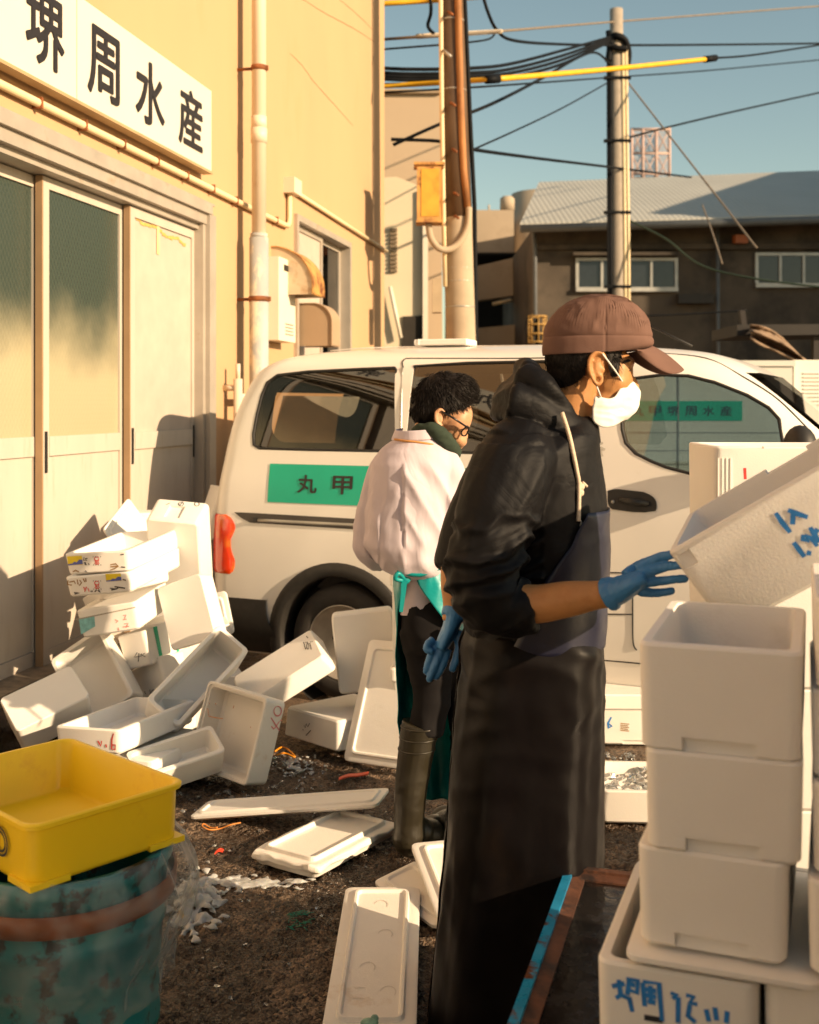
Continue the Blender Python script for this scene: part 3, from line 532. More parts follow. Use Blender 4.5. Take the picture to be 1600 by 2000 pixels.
for (x0, y0, x1, y1, cols) in ((1127, 507, 1320, 566, 4), (1477, 497, 1660, 558, 4)):
    p0, p1 = P(x0, y0, YG), P(x1, y1, YG); f = MB(); t = .07; zt, zb = p0.z, p1.z
    f.box(((p0.x + p1.x) / 2, YG - .03, zt), (p1.x - p0.x + t, .1, t)); f.box(((p0.x + p1.x) / 2, YG - .05, zb), (p1.x - p0.x + t, .16, t * 1.4))
    for k in range(cols + 1): f.box((p0.x + (p1.x - p0.x) * k / cols, YG - .03, (zt + zb) / 2), (t if k in (0, cols) else t * .8, .09, zt - zb - t))
    wo = f.build('window', WFR, gb); g = MB(); g.box(((p0.x + p1.x) / 2, YG - .012, (zt + zb) / 2), (p1.x - p0.x, .02, zt - zb)); g.build('glass_pane', M('pane_dark', (.02, .024, .03), .08, spec=.6), wo)
b = MB(); slab(b, [(1120, 492), (1326, 492), (1326, 498), (1120, 498)], YG - .3, .3); slab(b, [(1050, 478), (1640, 474), (1640, 486), (1050, 487)], YG - .12, .12); b.build('ledge', GW, gb)
b = MB(); slab(b, [(1437, 458), (1462, 458), (1462, 474), (1437, 474)], YG - .3, .25); b.build('wall_lamp', M('orange_lamp', (.35, .10, .03), .5), gb)
b = MB(); slab(b, [(1326, 574), (1395, 574), (1395, 592), (1326, 592)], YG - .25, .22); b.build('canopy', M('canopy_dark', (.03, .027, .024), .7), gb)
# parking garage with curved ramp
CG = M('garage_concrete', (.42, .34, .25), .85, var=.08, scale=.7, stain=(.30, .24, .17), sthr=(.55, .75), sscale=.8)
pg = root('parking_garage', Vector((P(980, 700, 33).x, 33, 0)), 'beige concrete parking garage with curved ramps left of the grey shed', 'building')
b = MB(); slab(b, [(880, 410), (1004, 410), (1004, 493), (880, 493)], 33, 4); b.build('upper_block', CG, pg)
b = MB(); c = P(1062, 380, 35); b.lathe([(1.0, 0), (1.0, c.z)], Matrix.Translation((c.x, 35, 0)), 40); b.build('stair_tower', CG, pg)
b = MB(); slab(b, [(880, 528), (930, 520), (1000, 504), (1060, 494), (1060, 572), (1000, 577), (930, 587), (880, 594)], 31.5, .6); b.build('ramp', CG, pg)
b = MB(); slab(b, [(880, 640), (930, 641), (985, 636), (1070, 628), (1070, 800), (880, 800)], 31, .6); b.build('ramp', CG, pg)
b = MB(); slab(b, [(870, 488), (1070, 488), (1070, 760), (870, 760)], 36, .3); slab(b, [(870, 493), (1070, 493), (1070, 497), (870, 497)], 33, 3); b.build('shaded_void', M('garage_dark', (.02, .018, .016), .9), pg)  # dark sheets stand in for the shaded garage interior
b = MB(); b.tube([P(962, 594, 31.4), P(1000, 586, 31.4)], .05, 8); b.build('strip_lamp', M('strip_lamp_pale', (.6, .5, .32), .5), pg)
b = MB(); b.lathe([(.22, 0), (.22, .35), (.15, .42)], Matrix.Translation(P(991, 411, 34)), 12); b.tube([P(955, 412, 34), P(955, 400, 34)], .03, 6); b.build('roof_vent', CG, pg)
tb = root('tan_building', Vector((P(800, 700, 24).x, 24, 0)), 'plain tan tower block behind the thick pole', 'building')
b = MB(); slab(b, [(640, 178), (862, 180), (866, 1010), (640, 1010)], 24, 8); b.build('wall', M('tan_render', (.47, .36, .25), .9, var=.04, scale=.6), tb)
b = MB(); slab(b, [(640, 172), (864, 174), (864, 181), (640, 181)], 23.9, 8.2); b.build('parapet', M('tan_edge', (.40, .30, .2), .9), tb)
wh = root('white_house', Vector((P(800, 700, 18).x, 18, 0)), 'narrow cream house wall with a louvred vent left of the pole', 'building')
b = MB(); slab(b, [(660, 352), (775, 345), (832, 368), (832, 960), (660, 960)], 18, 5); b.build('wall', M('cream_render', (.68, .58, .42), .85, var=.03, scale=.8), wh)
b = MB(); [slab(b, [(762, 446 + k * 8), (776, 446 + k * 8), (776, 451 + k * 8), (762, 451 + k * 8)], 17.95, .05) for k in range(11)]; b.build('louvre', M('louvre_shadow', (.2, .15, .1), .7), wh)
b = MB(); slab(b, [(826, 366), (836, 366), (836, 960), (826, 960)], 17.9, .1); b.tube([P(762, 560, 17.9), P(783, 660, 17.9)], .03, 6); b.build('downpipe', CREAM, wh)
b = MB(); slab(b, [(786, 618), (826, 616), (826, 960), (786, 960)], 17.97, .05); b.build('wall_shade', M('wall_shade_dark', (.03, .025, .02), .9), wh)  # shadow low on the house wall, put in as a dark sheet
# rooftop sign frame
LAT = M('lattice_red', (.50, .36, .32), .6)
lt = root('rooftop_lattice', P(1270, 350, 42), 'faded red steel lattice frame standing above the grey roof', 'lattice frame')
b = MB()
for x in (1234, 1256, 1282, 1308): b.tube([P(x, 380, 42), P(x, 252, 42)], .055, 6)
for y in (252, 300, 340): b.tube([P(1232, y, 42), P(1310, y, 42)], .05, 6)
for x0, x1 in ((1234, 1256), (1256, 1282), (1282, 1308)):
    for y0, y1 in ((252, 300), (300, 350)): b.tube([P(x0, y0, 42), P(x1, y1, 42)], .025, 5); b.tube([P(x1, y0, 42), P(x0, y1, 42)], .025, 5)
b.build('steel_frame', LAT, lt)
b = MB(); [b.box(P(1271, y, 42.3), (78 / F * 42, .02, .05)) for y in range(256, 350, 5)]; b.build('mesh_panel', M('mesh_pale', (.42, .42, .46), .7), lt)
# building off to the right that shades the shed
sh = root('shading_hall', (19.5, 25, 0), 'large plain unseen hall right of the frame that shades the shed', 'building')
b = MB(); b.box((19.5, 25, 4.97), (8, 10.2, 9.94)); b.build('wall', CG, sh); b = MB(); b.box((19.5, 25, 10.04), (8.3, 10.4, .2)); b.build('roof', GW, sh)

# unseen shed added behind the camera: it closes off that side of the sky
mk_ = root('sky_block_shed', (-2, -6, 0), 'long tan shed added unseen behind the camera to block sky light', 'building')
b = MB(); b.box((-6, -7, 2.2), (18, 3, 4.4)); b.build('wall', M('sky_block_shed_wall', (.36, .27, .19), .9, var=.15, scale=1), mk_)
b = MB(); b.box((-6, -6.6, 4.5), (18.6, 4.6, .2)); b.build('roof', GW, mk_)  # roof of the added unseen shed
b = MB(); [b.box((x, -5.49, 1.6), (3.2, .04, 3.2)) for x in (-12, -7, -2)]; b.build('sky_block_shutter', M('sky_block_shutter_grey', (.16, .13, .10), .6), mk_)

# unseen white truck added behind the camera to bounce sun onto the stacks
tq = root('bounce_truck', (-2.4, -2.6, 0), 'white box truck added unseen behind the camera to bounce sunlight', 'truck', None, math.atan2(.436, .9)); TQ = tq.matrix_basis
TWQ = M('bounce_truck_white', (.80, .77, .72), .35)
b = MB(); b.box((0, -.6, 1.85), (1.8, 4.4, 2.5), None, TQ); b.build('box_body', TWQ, tq)
b = MB(); b.prism([TQ @ Vector((-.85, y, z)) for y, z in ((1.65, .5), (1.65, 2.2), (2.5, 2.15), (2.95, 1.4), (3.05, .5))], TQ.to_3x3() @ Vector((1.7, 0, 0))); b.build('cab', TWQ, tq)
b = MB(); b.box((0, .3, .48), (1.2, 6.2, .16), None, TQ); b.build('chassis', DARK, tq)
for y in (-1.7, 2.3):
    for x in (-.85, .65): b = MB(); b.lathe([(.1, 0), (.33, 0), (.35, .05), (.35, .15), (.33, .2), (.1, .2)], TQ @ Matrix.Translation((x, y, .35)) @ Matrix.Rotation(math.pi / 2, 4, 'Y'), 24); b.build('wheel', DARK, tq)
# ================================================================== the van
VO = Vector((-.371, 5.835, 0)); VD = Vector((.9135, -.4067, 0)); VN = Vector((-.4067, -.9135, 0))      # rear axle at the near side, forward, outward
def V3(u, v, z): return VO + VD * u + VN * v + Vector((0, 0, z))
VZ = [.20, .30, .42, .55, .80, 1.00, 1.12, 1.22, 1.36, 1.50, 1.62, 1.71, 1.77, 1.81, 1.84, 1.862, 1.87]
VH = [.775, .82, .842, .85, .853, .848, .838, .822, .798, .768, .738, .708, .672, .61, .50, .34, .16]
VR = [-.70, -.74, -.80, -.82, -.82, -.81, -.80, -.785, -.765, -.735, -.69, -.645, -.58, -.49, -.34, -.05, .2]
VF = [3.40, 3.50, 3.56, 3.57, 3.52, 3.28, 2.86, 2.62, 2.46, 2.30, 2.16, 2.04, 1.92, 1.78, 1.52, 1.15, .8]
def hw(z): return interp(z, VZ, VH)
def vside(u, z):
    """how far out the near side is at (u, z): v, with the plan corners rounded"""
    h, ur, uf = hw(z), interp(z, VZ, VR), interp(z, VZ, VF)
    d = 0
    rc = min(.14, h * .9)
    if u < ur + rc: q = min((ur + rc - u) / rc, 1); d = (rc * (1 - math.sqrt(max(1 - q * q, 0))))
    rf = .45
    if u > uf - rf: q = min((u - uf + rf) / rf, 1); d = .30 * (1 - math.sqrt(max(1 - q * q, 0)))
    return h - .853 - d
def vanuz(px, py):
    """photo pixel -> (u, z) on the near side"""
    v = 0.0
    for _ in range(6):
        kx = (px - 800) / F; o = VO + VN * v
        u = (kx * o.y - o.x) / (VD.x - kx * VD.y); Yv = o.y + VD.y * u; z = CH - (py - 790) / F * Yv
        v = .6 * v + .4 * vside(u, z) if _ else vside(u, z)
    return u, z
def plan_loop(z, inset=0.0, n=10):
    h, ur, uf = hw(z) - inset, interp(z, VZ, VR) + inset, interp(z, VZ, VF) - inset
    pts = []; cs = []
    rr, rf = min(.14, h * .9), min(.45, h * .9); rfv = min(.30, h * .9)
    # near rear corner -> near front -> far front -> far rear, v outward from the centre line at -.853
    for k in range(n + 1): q = math.pi / 2 * k / n; pts.append((ur + rr - rr * math.cos(q), h - rr + rr * math.sin(q)))
    for k in range(1, 30): pts.append((ur + rr + (uf - rf - ur - rr) * k / 30, h))
    for k in range(n + 1): q = math.pi / 2 * k / n; pts.append((uf - rf + rf * math.sin(q), h - rfv + rfv * math.cos(q)))
    far = [(u, -v) for u, v in reversed(pts)]
    return [V3(u, v - .853, z) for u, v in pts + far]
def fine_z(z0, z1, n):
    return [z0 + (z1 - z0) * i / n for i in range(n + 1)]
def catz(n):
    t = np.linspace(0, len(VZ) - 1, n); ps = catmull([(VZ[i], VH[i], VR[i]) for i in range(len(VZ))], 4)
    return [p.x for p in ps]
_p = catmull([Vector((VZ[i], VH[i], VR[i])) for i in range(len(VZ))], 4); _q = catmull([Vector((VZ[i], VF[i], 0)) for i in range(len(VZ))], 4)
VZ, VH, VR, VF = [p.x for p in _p], [p.y for p in _p], [p.z for p in _p], [q.y for q in _q]
VWHITE = M('van_white_paint', (.83, .79, .73), .28, var=.015, scale=2, coat=.35, spec=.5, stain=(.74, .68, .58), sthr=(.62, .8), sscale=2.5)
PLAST = M('black_plastic', (.022, .020, .018), .55, var=.2, scale=30, bump=.1, bscale=300)
INTER = M('van_interior', (.035, .03, .027), .8)
van = root('delivery_van', V3(1.3, -.85, 0), 'white delivery van with green lettered stripe parked behind the two men', 'van')
b = MB(); b.rings([plan_loop(z) for z in VZ], True, True, True)
def solid(mb):
    me = mb.mesh('solid'); bm = bmesh.new(); bm.from_mesh(me); bmesh.ops.recalc_face_normals(bm, faces=bm.faces); bm.to_mesh(me); bm.free(); return me
body = solid(b)
b = MB(); zi = [z for z in VZ if .52 < z < 1.82]; b.rings([plan_loop(z, .05) for z in zi], True, True, True); cavity = solid(b)
# windows as openings right through
def outline(pts): return [vanuz(x, y) for x, y in pts]
def smooth_poly(pts, n=5):
    q = [Vector((p[0], p[1], 0)) for p in pts]; q = q + q[:3]; out = []
    for i in range(1, len(pts) + 1):
        p0, p1, p2, p3 = q[i - 1], q[i], q[i + 1], q[(i + 2) % len(pts) if i + 2 >= len(q) else i + 2]
        for k in range(n):
            t = k / n; out.append(.5 * ((2 * p1) + (p2 - p0) * t + (2 * p0 - 5 * p1 + 4 * p2 - p3) * t * t + (3 * p1 - p0 - 3 * p2 + p3) * t ** 3))
    return [(v.x, v.y) for v in out]
QW = outline([(503, 878), (492, 871), (491, 850), (498, 812), (508, 772), (519, 746), (540, 731), (600, 724), (700, 719), (776, 716), (779, 720), (779, 880), (776, 884), (600, 881)])
FW = outline([(1236, 736), (1222, 744), (1214, 765), (1210, 800), (1211, 838), (1218, 866), (1238, 887), (1270, 903), (1300, 915), (1357, 930), (1402, 941), (1470, 951), (1520, 955), (1531, 945), (1535, 868), (1527, 818), (1506, 795), (1463, 770), (1397, 744), (1344, 731), (1290, 729)])
u0, u1 = vanuz(792, 800)[0], vanuz(1160, 800)[0]; zt, zb = vanuz(800, 713)[1], vanuz(800, 885)[1]
SW = [(u0, zb), (u0, zt), (u0 + .3, zt + .012), (u1 - .08, zt + .015), (u1, zt - .06), (u1 + .05, zb + .06), (u1, zb)]
inset = lambda poly, k: [(cx + (u - cx) * k, cz + (z - cz) * k) for cx, cz in [(sum(p[0] for p in poly) / len(poly), sum(p[1] for p in poly) / len(poly))] for u, z in poly]
def through(poly, v1=-2.3):
    c = MB(); c.prism([V3(u, .3 if v1 is not None else -2.3, z) for u, z in poly], -VN * (.3 - v1) if v1 is not None else VN * 1.4); me = c.mesh('cut')
    bm = bmesh.new(); bm.from_mesh(me); bmesh.ops.recalc_face_normals(bm, faces=bm.faces); bm.to_mesh(me); bm.free(); return me
def shrink(poly, d):
    """move every point of the outline inwards by d"""
    n = len(poly); cx = sum(p[0] for p in poly) / n; cz = sum(p[1] for p in poly) / n; out = []
    for i in range(n):
        a, c = Vector(poly[i - 1]), Vector(poly[(i + 1) % n]); t = (c - a).normalized(); nn = Vector((-t.y, t.x))
        if nn.dot(Vector((cx, cz)) - Vector(poly[i])) < 0: nn = -nn
        p = Vector(poly[i]) + nn * d; out.append((p.x, p.y))
    return out
def vanfar(px, py, v=-1.62):
    kx = (px - 800) / F; o = VO + VN * v; u = (kx * o.y - o.x) / (VD.x - kx * VD.y); return u, CH - (py - 790) / F * (o.y + VD.y * u)
FWF = [vanfar(x, y) for x, y in ((1205, 742), (1190, 800), (1198, 880), (1240, 905), (1330, 925), (1420, 935), (1500, 935), (1530, 900), (1530, 830), (1500, 785), (1450, 757), (1390, 740), (1300, 730))]
cuts = [through(inset(QW, .965)), through(inset(SW, .97)), through(inset(FW, .965), -.9), through(FWF, None)]
def rearwin():
    c = MB(); c.prism([V3(-1.0, v, z) for v, z in ((-1.45, 1.2), (-.25, 1.2), (-.30, 1.62), (-1.4, 1.62))], VD * .75); return c.mesh('cut')
def windscreen():
    c = MB(); c.prism([V3(1.75, v, z) for v, z in ((-1.5, 1.22), (-.2, 1.22), (-.3, 1.70), (-1.4, 1.70))], VD * 1.3); return c.mesh('cut')
for mk in (rearwin, windscreen):
    m_ = mk(); bm = bmesh.new(); bm.from_mesh(m_); bmesh.ops.recalc_face_normals(bm, faces=bm.faces); bm.to_mesh(m_); bm.free(); cuts.append(m_)
WR = .305
for uc in (0, 2.725):
    for vs in (.2, -1.506):
        c = MB(); rot = Matrix((VD, VN, Vector((0, 0, 1)))).transposed().to_4x4(); T = Matrix.Translation(V3(uc, vs - .42, WR)) @ rot @ Matrix.Rotation(-math.pi / 2, 4, 'X')
        c.lathe([(.365, 0), (.365, .44)], T, 40, True, False); m_ = c.mesh('cut'); bm = bmesh.new(); bm.from_mesh(m_); bmesh.ops.recalc_face_normals(bm, faces=bm.faces); bm.to_mesh(m_); bm.free(); cuts.append(m_)
body = boolean(body, [cavity] + cuts); print('VAN BODY', len(body.polygons))
# shade: white outside, dark inside
body.materials.clear(); bo = link('body', body, [VWHITE, INTER, PLAST], van); cen = V3(1.3, -.853, 1.0)
for p in body.polygons:
    c = p.center - VO; u, v, z = c.dot(VD), c.dot(VN), c.z
    q = V3(min(max(u, .3), 1.6), -.853, min(max(z, .9), 1.3)); ins = p.normal.dot(p.center - q) < 0
    # the cut edges of the openings stay white near the skin, dark further in
    if not ins and abs(v + .853) < hw(z) - .045 and interp(z, VZ, VR) + .05 < u < interp(z, VZ, VF) - .35 and z < 1.8: ins = True
    p.material_index = 1 if ins else 0
    p.use_smooth = True
body.set_sharp_from_angle(angle=math.radians(40))
# conforming patches on the near side
def patch(mb, poly, off, rows=14, cols=24, far=False):
    """a sheet that follows the van's side inside the outline poly"""
    n = len(poly); z0, z1 = min(p[1] for p in poly), max(p[1] for p in poly); rs = []
    for i in range(rows + 1):
        z = z0 + (z1 - z0) * (.004 + .992 * i / rows); xs = []
        for k in range(n):
            (ua, za), (ub, zb_) = poly[k], poly[(k + 1) % n]
            if (za - z) * (zb_ - z) <= 0 and za != zb_: xs.append(ua + (ub - ua) * (z - za) / (zb_ - za))
        if len(xs) < 2: continue
        a, c = min(xs), max(xs)
        rs.append([V3(a + (c - a) * j / cols, (vside(a + (c - a) * j / cols, z) + off) if not far else (-1.706 - vside(a + (c - a) * j / cols, z) - off), z) for j in range(cols + 1)])
    mb.rings(rs, False, False, True)
GLR = glass('tinted_glass', (.36, .32, .26), 2.2); GLF = glass('side_glass', (.20, .27, .29), 2.0); GLFAR = glass('far_glass', (.8, .82, .80), .8)
for nm, poly, g in (('rear_quarter_window', QW, GLR), ('sliding_door_window', SW, GLR), ('front_door_window', FW, GLF)):
    p = MB(); patch(p, inset(poly, .99), -.006, 18, 26); o = p.build(nm, g, van, fix=False)
    p = MB(); pl = inset(poly, .972); p.tube([V3(u, vside(u, z) - .004, z) for u, z in pl + [pl[0]]], .0085, 6, False); p.build('rubber_seal', DARK, o)
    p = MB(); patch(p, inset(poly if poly is not FW else FWF, .985), -.006, 8, 8, True); p.build(nm, GLFAR, van, fix=False)
# window surrounds inside the rear glass: dark blanking with a rounded inner opening, as on the far side
p = MB(); uq0, uq1 = min(q[0] for q in QW), max(q[0] for q in QW)
def ringpatch(mb, outer, inner, off, far=False):
    n = 64
    def res(poly):
        pts = [Vector((a, c, 0)) for a, c in poly]; pts.append(pts[0]); L_ = [0]
        for i in range(len(pts) - 1): L_.append(L_[-1] + (pts[i + 1] - pts[i]).length)
        out = []
        for k in range(n):
            t = L_[-1] * k / n; i = max(j for j in range(len(L_) - 1) if L_[j] <= t + 1e-9); f = (t - L_[i]) / max(L_[i + 1] - L_[i], 1e-9); out.append(pts[i].lerp(pts[i + 1], f))
        return out
    A, B_ = res(outer), res(inner); k0 = min(range(n), key=lambda k: (B_[k] - A[0]).length); B_ = B_[k0:] + B_[:k0]
    if (B_[n // 4] - A[n // 4]).length > (B_[-(n // 4)] - A[n // 4]).length: B_ = [B_[0]] + B_[:0:-1]
    f3 = lambda q: V3(q.x, (vside(q.x, q.y) + off) if not far else (-1.706 - vside(q.x, q.y) - off), q.y)
    mb.rings([[f3(q) for q in A], [f3(q) for q in B_]], False, True, True)
def rrect(u0, u1, z0, z1, r, n=6):
    out = []
    for cx, cz, a in ((u1 - r, z1 - r, 0), (u0 + r, z1 - r, 90), (u0 + r, z0 + r, 180), (u1 - r, z0 + r, 270)):
        for k in range(n + 1): q = math.radians(a + 90 * k / n); out.append((cx + r * math.cos(q), cz + r * math.sin(q)))
    return out
i0, i1 = vanuz(533, 740), vanuz(748, 868)
ringpatch(p, QW, rrect(i0[0], i1[0], i1[1], i0[1] - .01, .10), -.055)
ringpatch(p, QW, rrect(uq0 + .16, uq1 - .14, i1[1] + .02, i0[1] - .02, .10), -.055, True)
ringpatch(p, SW, rrect(u0 + .09, u1 - .1, zb + .06, zt - .05, .08), -.055)
p.build('inner_trim', INTER, van, fix=False)
p = MB(); p.quad(V3(-.60, -1.42, 1.22), V3(-.60, -.28, 1.22), V3(-.52, -.33, 1.6), V3(-.52, -1.37, 1.6)); p.build('rear_window', GLFAR, van, fix=False)
p = MB(); p.quad(V3(2.6, -1.5, 1.22), V3(2.6, -.2, 1.22), V3(2.06, -.3, 1.70), V3(2.06, -1.4, 1.70)); p.build('windscreen', GLFAR, van, fix=False)
# seats and wheel
p = MB()
for v in (-.5, -1.2):
    p.tube([V3(1.25, v, .75), V3(1.15, v, 1.05), V3(1.08, v, 1.28)], [(.24, .09), (.23, .08), (.19, .06)], 14, True, VN); p.ellip(V3(1.05, v, 1.42), (.07, .12, .09)); p.box(V3(1.5, v, .74), (.45, .45, .14))
p.build('front_seat', M('seat_grey', (.06, .055, .05), .9), van)
p = MB(); Tm = Matrix.Translation(V3(1.95, -.5, 1.12)) @ Matrix((VD, VN, Vector((0, 0, 1)))).transposed().to_4x4() @ Matrix.Rotation(math.radians(-55), 4, 'Y')
p.tube([Tm @ Vector((.19 * math.cos(a), .19 * math.sin(a), 0)) for a in [2 * math.pi * k / 24 for k in range(25)]], .016, 8); p.tube([Tm @ Vector((-.19, 0, 0)), Tm @ Vector((.19, 0, 0))], .018, 6); p.tube([Tm @ Vector((0, 0, 0)), V3(2.2, -.5, .85)], .03, 8); p.build('steering_wheel', INTER, van)
p = MB(); p.rings([[V3(u, v, z) for v in np.linspace(-1.55, -.15, 8)] for u, z in ((2.1, .95), (2.12, 1.10), (2.25, 1.14), (2.6, 1.16))], False, False, True); p.build('dashboard', INTER, van)
# black lower bumper, arches, sill
p = MB()
for zz in [0]:
    rows = []
    for z in fine_z(.21, .505, 8):
        lp = plan_loop(z, -.008 - .012 * math.sin(math.pi * (z - .21) / .295)); n = len(lp) // 2
        near = [q for q in lp[:n] if (q - VO).dot(VD) < -.33]; far = [q for q in lp[n:] if (q - VO).dot(VD) < -.33]
        rows.append(far + near)
    k = min(len(r) for r in rows); rows = [r[:k] for r in rows]
    p.rings(rows, False, False, True); inner = [[q - VN * 0 for q in r] for r in (rows[-1],)]
    p.rings([rows[-1], [q + (V3(.2, -.853, .5) - q) * .06 for q in rows[-1]]], False, False, True)
p.build('rear_bumper', PLAST, van, fix=False)
for vs, sg_ in ((0, 1), (-1.706, -1)):
    for uc in (0, 2.725):
        p = MB(); rs = []
        for k in range(33):
            a = math.radians(-18 + 216 * k / 32); row = []
            for r_, o_ in ((.345, -.10), (.352, .006), (.362, .016), (.415, .016), (.425, .004), (.425, -.03)):
                u, z = uc + r_ * math.cos(a), WR + r_ * math.sin(a); vv = vside(u, max(z, .3))
                row.append(V3(u, (vv + o_) if sg_ > 0 else (-1.706 - vv - o_), max(z, .19)))
            rs.append(row)
        p.rings(rs, False, False, True); p.build('arch_trim', PLAST, van, fix=False)
        p = MB(); Rm = Matrix.Translation(V3(uc, vs - .22 * sg_, WR)) @ Matrix((VD, VN, Vector((0, 0, 1)))).transposed().to_4x4() @ Matrix.Rotation(-math.pi / 2 * sg_, 4, 'X')
        p.lathe([(.20, 0), (.285, 0), (.300, .02), (.305, .05), (.305, .13), (.300, .155), (.290, .17), (.25, .182), (.215, .180), (.198, .172), (.195, .16)], Rm, 56)
        ty = p.build('wheel', M('tyre', (.028, .024, .021), .75, var=.2, scale=20, bump=.2, bscale=120), van)
        p = MB(); p.lathe([(.197, .165), (.200, .174), (.192, .176), (.185, .150), (.172, .140), (.150, .158), (.105, .160), (.085, .140), (.06, .135), (.045, .16), (.0, .165)], Rm, 48)
        rm = p.build('rim', M('steel_rim', (.42, .38, .33), .4, .6, var=.1, scale=20), ty)
        p = MB()
        for k in range(10): a = 2 * math.pi * k / 10; p.lathe([(.019, .12), (.019, .1645)], Rm @ Matrix.Translation((.128 * math.cos(a), .128 * math.sin(a), 0)), 12)
        for k in range(4): a = 2 * math.pi * k / 4 + .4; p.lathe([(.011, .13), (.011, .168)], Rm @ Matrix.Translation((.055 * math.cos(a), .055 * math.sin(a), 0)), 8)
        p.build('rim_hole', DARK, rm)
        p = MB(); p.lathe([(.363, -.02), (.363, .2)], Matrix.Translation(V3(uc, vs - .24 * sg_, WR)) @ Matrix((VD, VN, Vector((0, 0, 1)))).transposed().to_4x4() @ Matrix.Rotation(-math.pi / 2 * sg_, 4, 'X'), 40, False); p.build('wheel_housing', DARK, van, fix=False)
p = MB(); p.box(V3(1.35, -.853, .27), (4.0, 1.3, .16), Matrix.Rotation(math.atan2(VD.y, VD.x), 3, 'Z')); p.build('underbody', DARK, van)
# tail lamps, wrapped round the corner
LAMP = M('red_lamp', (.85, .05, .008), .12, var=.08, scale=30, coat=1.0, spec=.7, bump=.25, bscale=14, stain=(.85, .16, .02), sthr=(.5, .62), sscale=9, bdist=.006)
edge = [vanuz(x, y) for x, y in ((452, 1122), (458, 1116), (463, 1106), (463, 1094), (456, 1083), (452, 1070), (452, 1052), (458, 1043), (463, 1034), (462, 1024), (452, 1011), (440, 1004), (430, 1003))]
for far in (False, True):
    p = MB(); rows = []
    ez = [e[1] for e in edge]; eu = [e[0] for e in edge]
    for z in fine_z(min(ez) + .002, max(ez) - .002, 22):
        ue = interp(z, ez, eu) if ez[0] < ez[-1] else interp(z, ez[::-1], eu[::-1]); rr = .14; ur = interp(z, VZ, VR); h = hw(z)
        qe = math.acos(max(min((ur + rr - ue) / rr, 1), -1)); row = []
        for k in range(13):
            q = .55 + (qe - .55) * k / 12; o = .010 * min(1, 4 * math.sin(math.pi * (k + .01) / 12.02)) * min(1, 5 * math.sin(math.pi * (z - min(ez) + .004) / (max(ez) - min(ez) + .008)))
            u, v = ur + rr - (rr + o) * math.cos(q), h - rr + (rr + o) * math.sin(q)
            row.append(V3(u, v - .853, z) if not far else V3(u, -v - .853, z))
        rows.append(row)
    p.rings(rows, False, False, True); p.build('tail_lamp', LAMP, van, fix=False)
# sliding door rail
RAIL = outline([(458, 1000), (520, 1003), (600, 1008), (700, 1012), (800, 1018), (800, 1043), (700, 1034), (600, 1027), (520, 1024), (490, 1021), (472, 1012)])
p = MB(); patch(p, RAIL, .003, 8, 30); rl = p.build('door_rail', M('rail_grey', (.07, .062, .056), .45, .3), van, fix=False)
p = MB(); a, c = vanuz(505, 1016), vanuz(800, 1031); p.tube([V3(a[0] + (c[0] - a[0]) * k / 10, vside(a[0] + (c[0] - a[0]) * k / 10, a[1]) + .004, a[1] + (c[1] - a[1]) * k / 10) for k in range(11)], .009, 8); p.build('rail_bar', GREYM, rl)
p = MB(); a = vanuz(500, 1014); p.box(V3(a[0], vside(*a) + .004, a[1]), (.02, .02, .02)); p.build('rail_stop', DARK, rl)
# seams
def seam(pts, r=.0035, m=DARK):
    p = MB(); q = catmull([V3(u, vside(u, z) + .001, z) for u, z in [vanuz(x, y) for x, y in pts]], 5); p.tube(q, r, 6); return p.build('panel_seam', m, van)
seam([(788, 718), (786, 708), (792, 701), (806, 700), (900, 700), (1000, 700), (1070, 699), (1180, 698)])
seam([(784, 886), (783, 950), (782, 1000)]); sm = M('chrome_edge', (.4, .38, .34), .3, .6); seam([(783, 884), (784, 800), (786, 718)], .006, sm)
seam([(1060, 1118), (1150, 1118), (1236, 1119)], .003); seam([(1060, 1198), (1150, 1199), (1235, 1200)], .003); seam([(1236, 1120), (1236, 1200), (1237, 1255), (1244, 1270)], .0035); seam([(1100, 1286), (1180, 1290), (1260, 1297)], .003)
seam([(620, 683), (700, 679), (800, 676), (1000, 674), (1150, 674), (1280, 682)], .004, VWHITE)
seam([(1290, 690), (1380, 700), (1450, 735), (1520, 780), (1590, 850)], .004)
# door handle
hd = smooth_poly(outline([(1193, 955), (1240, 958), (1262, 962), (1280, 974), (1283, 992), (1276, 1000), (1240, 1000), (1200, 996), (1189, 985), (1188, 965)]), 3)
p = MB(); patch(p, hd, .006, 12, 16); h_ = p.build('door_handle', PLAST, van, fix=False)
p = MB(); a, c = vanuz(1212, 975), vanuz(1268, 984); p.tube([V3(a[0], vside(*a) + .012, a[1]), V3((a[0] + c[0]) / 2, vside(*a) + .032, (a[1] + c[1]) / 2), V3(c[0], vside(*c) + .012, c[1])], [.012, .016, .012], 10); p.build('handle_grip', PLAST, h_)
p = MB(); a = vanuz(1198, 980); p.ellip(V3(a[0], vside(*a) + .006, a[1]), (.009, .009, .009)); p.build('key_lock', GREYM, h_)
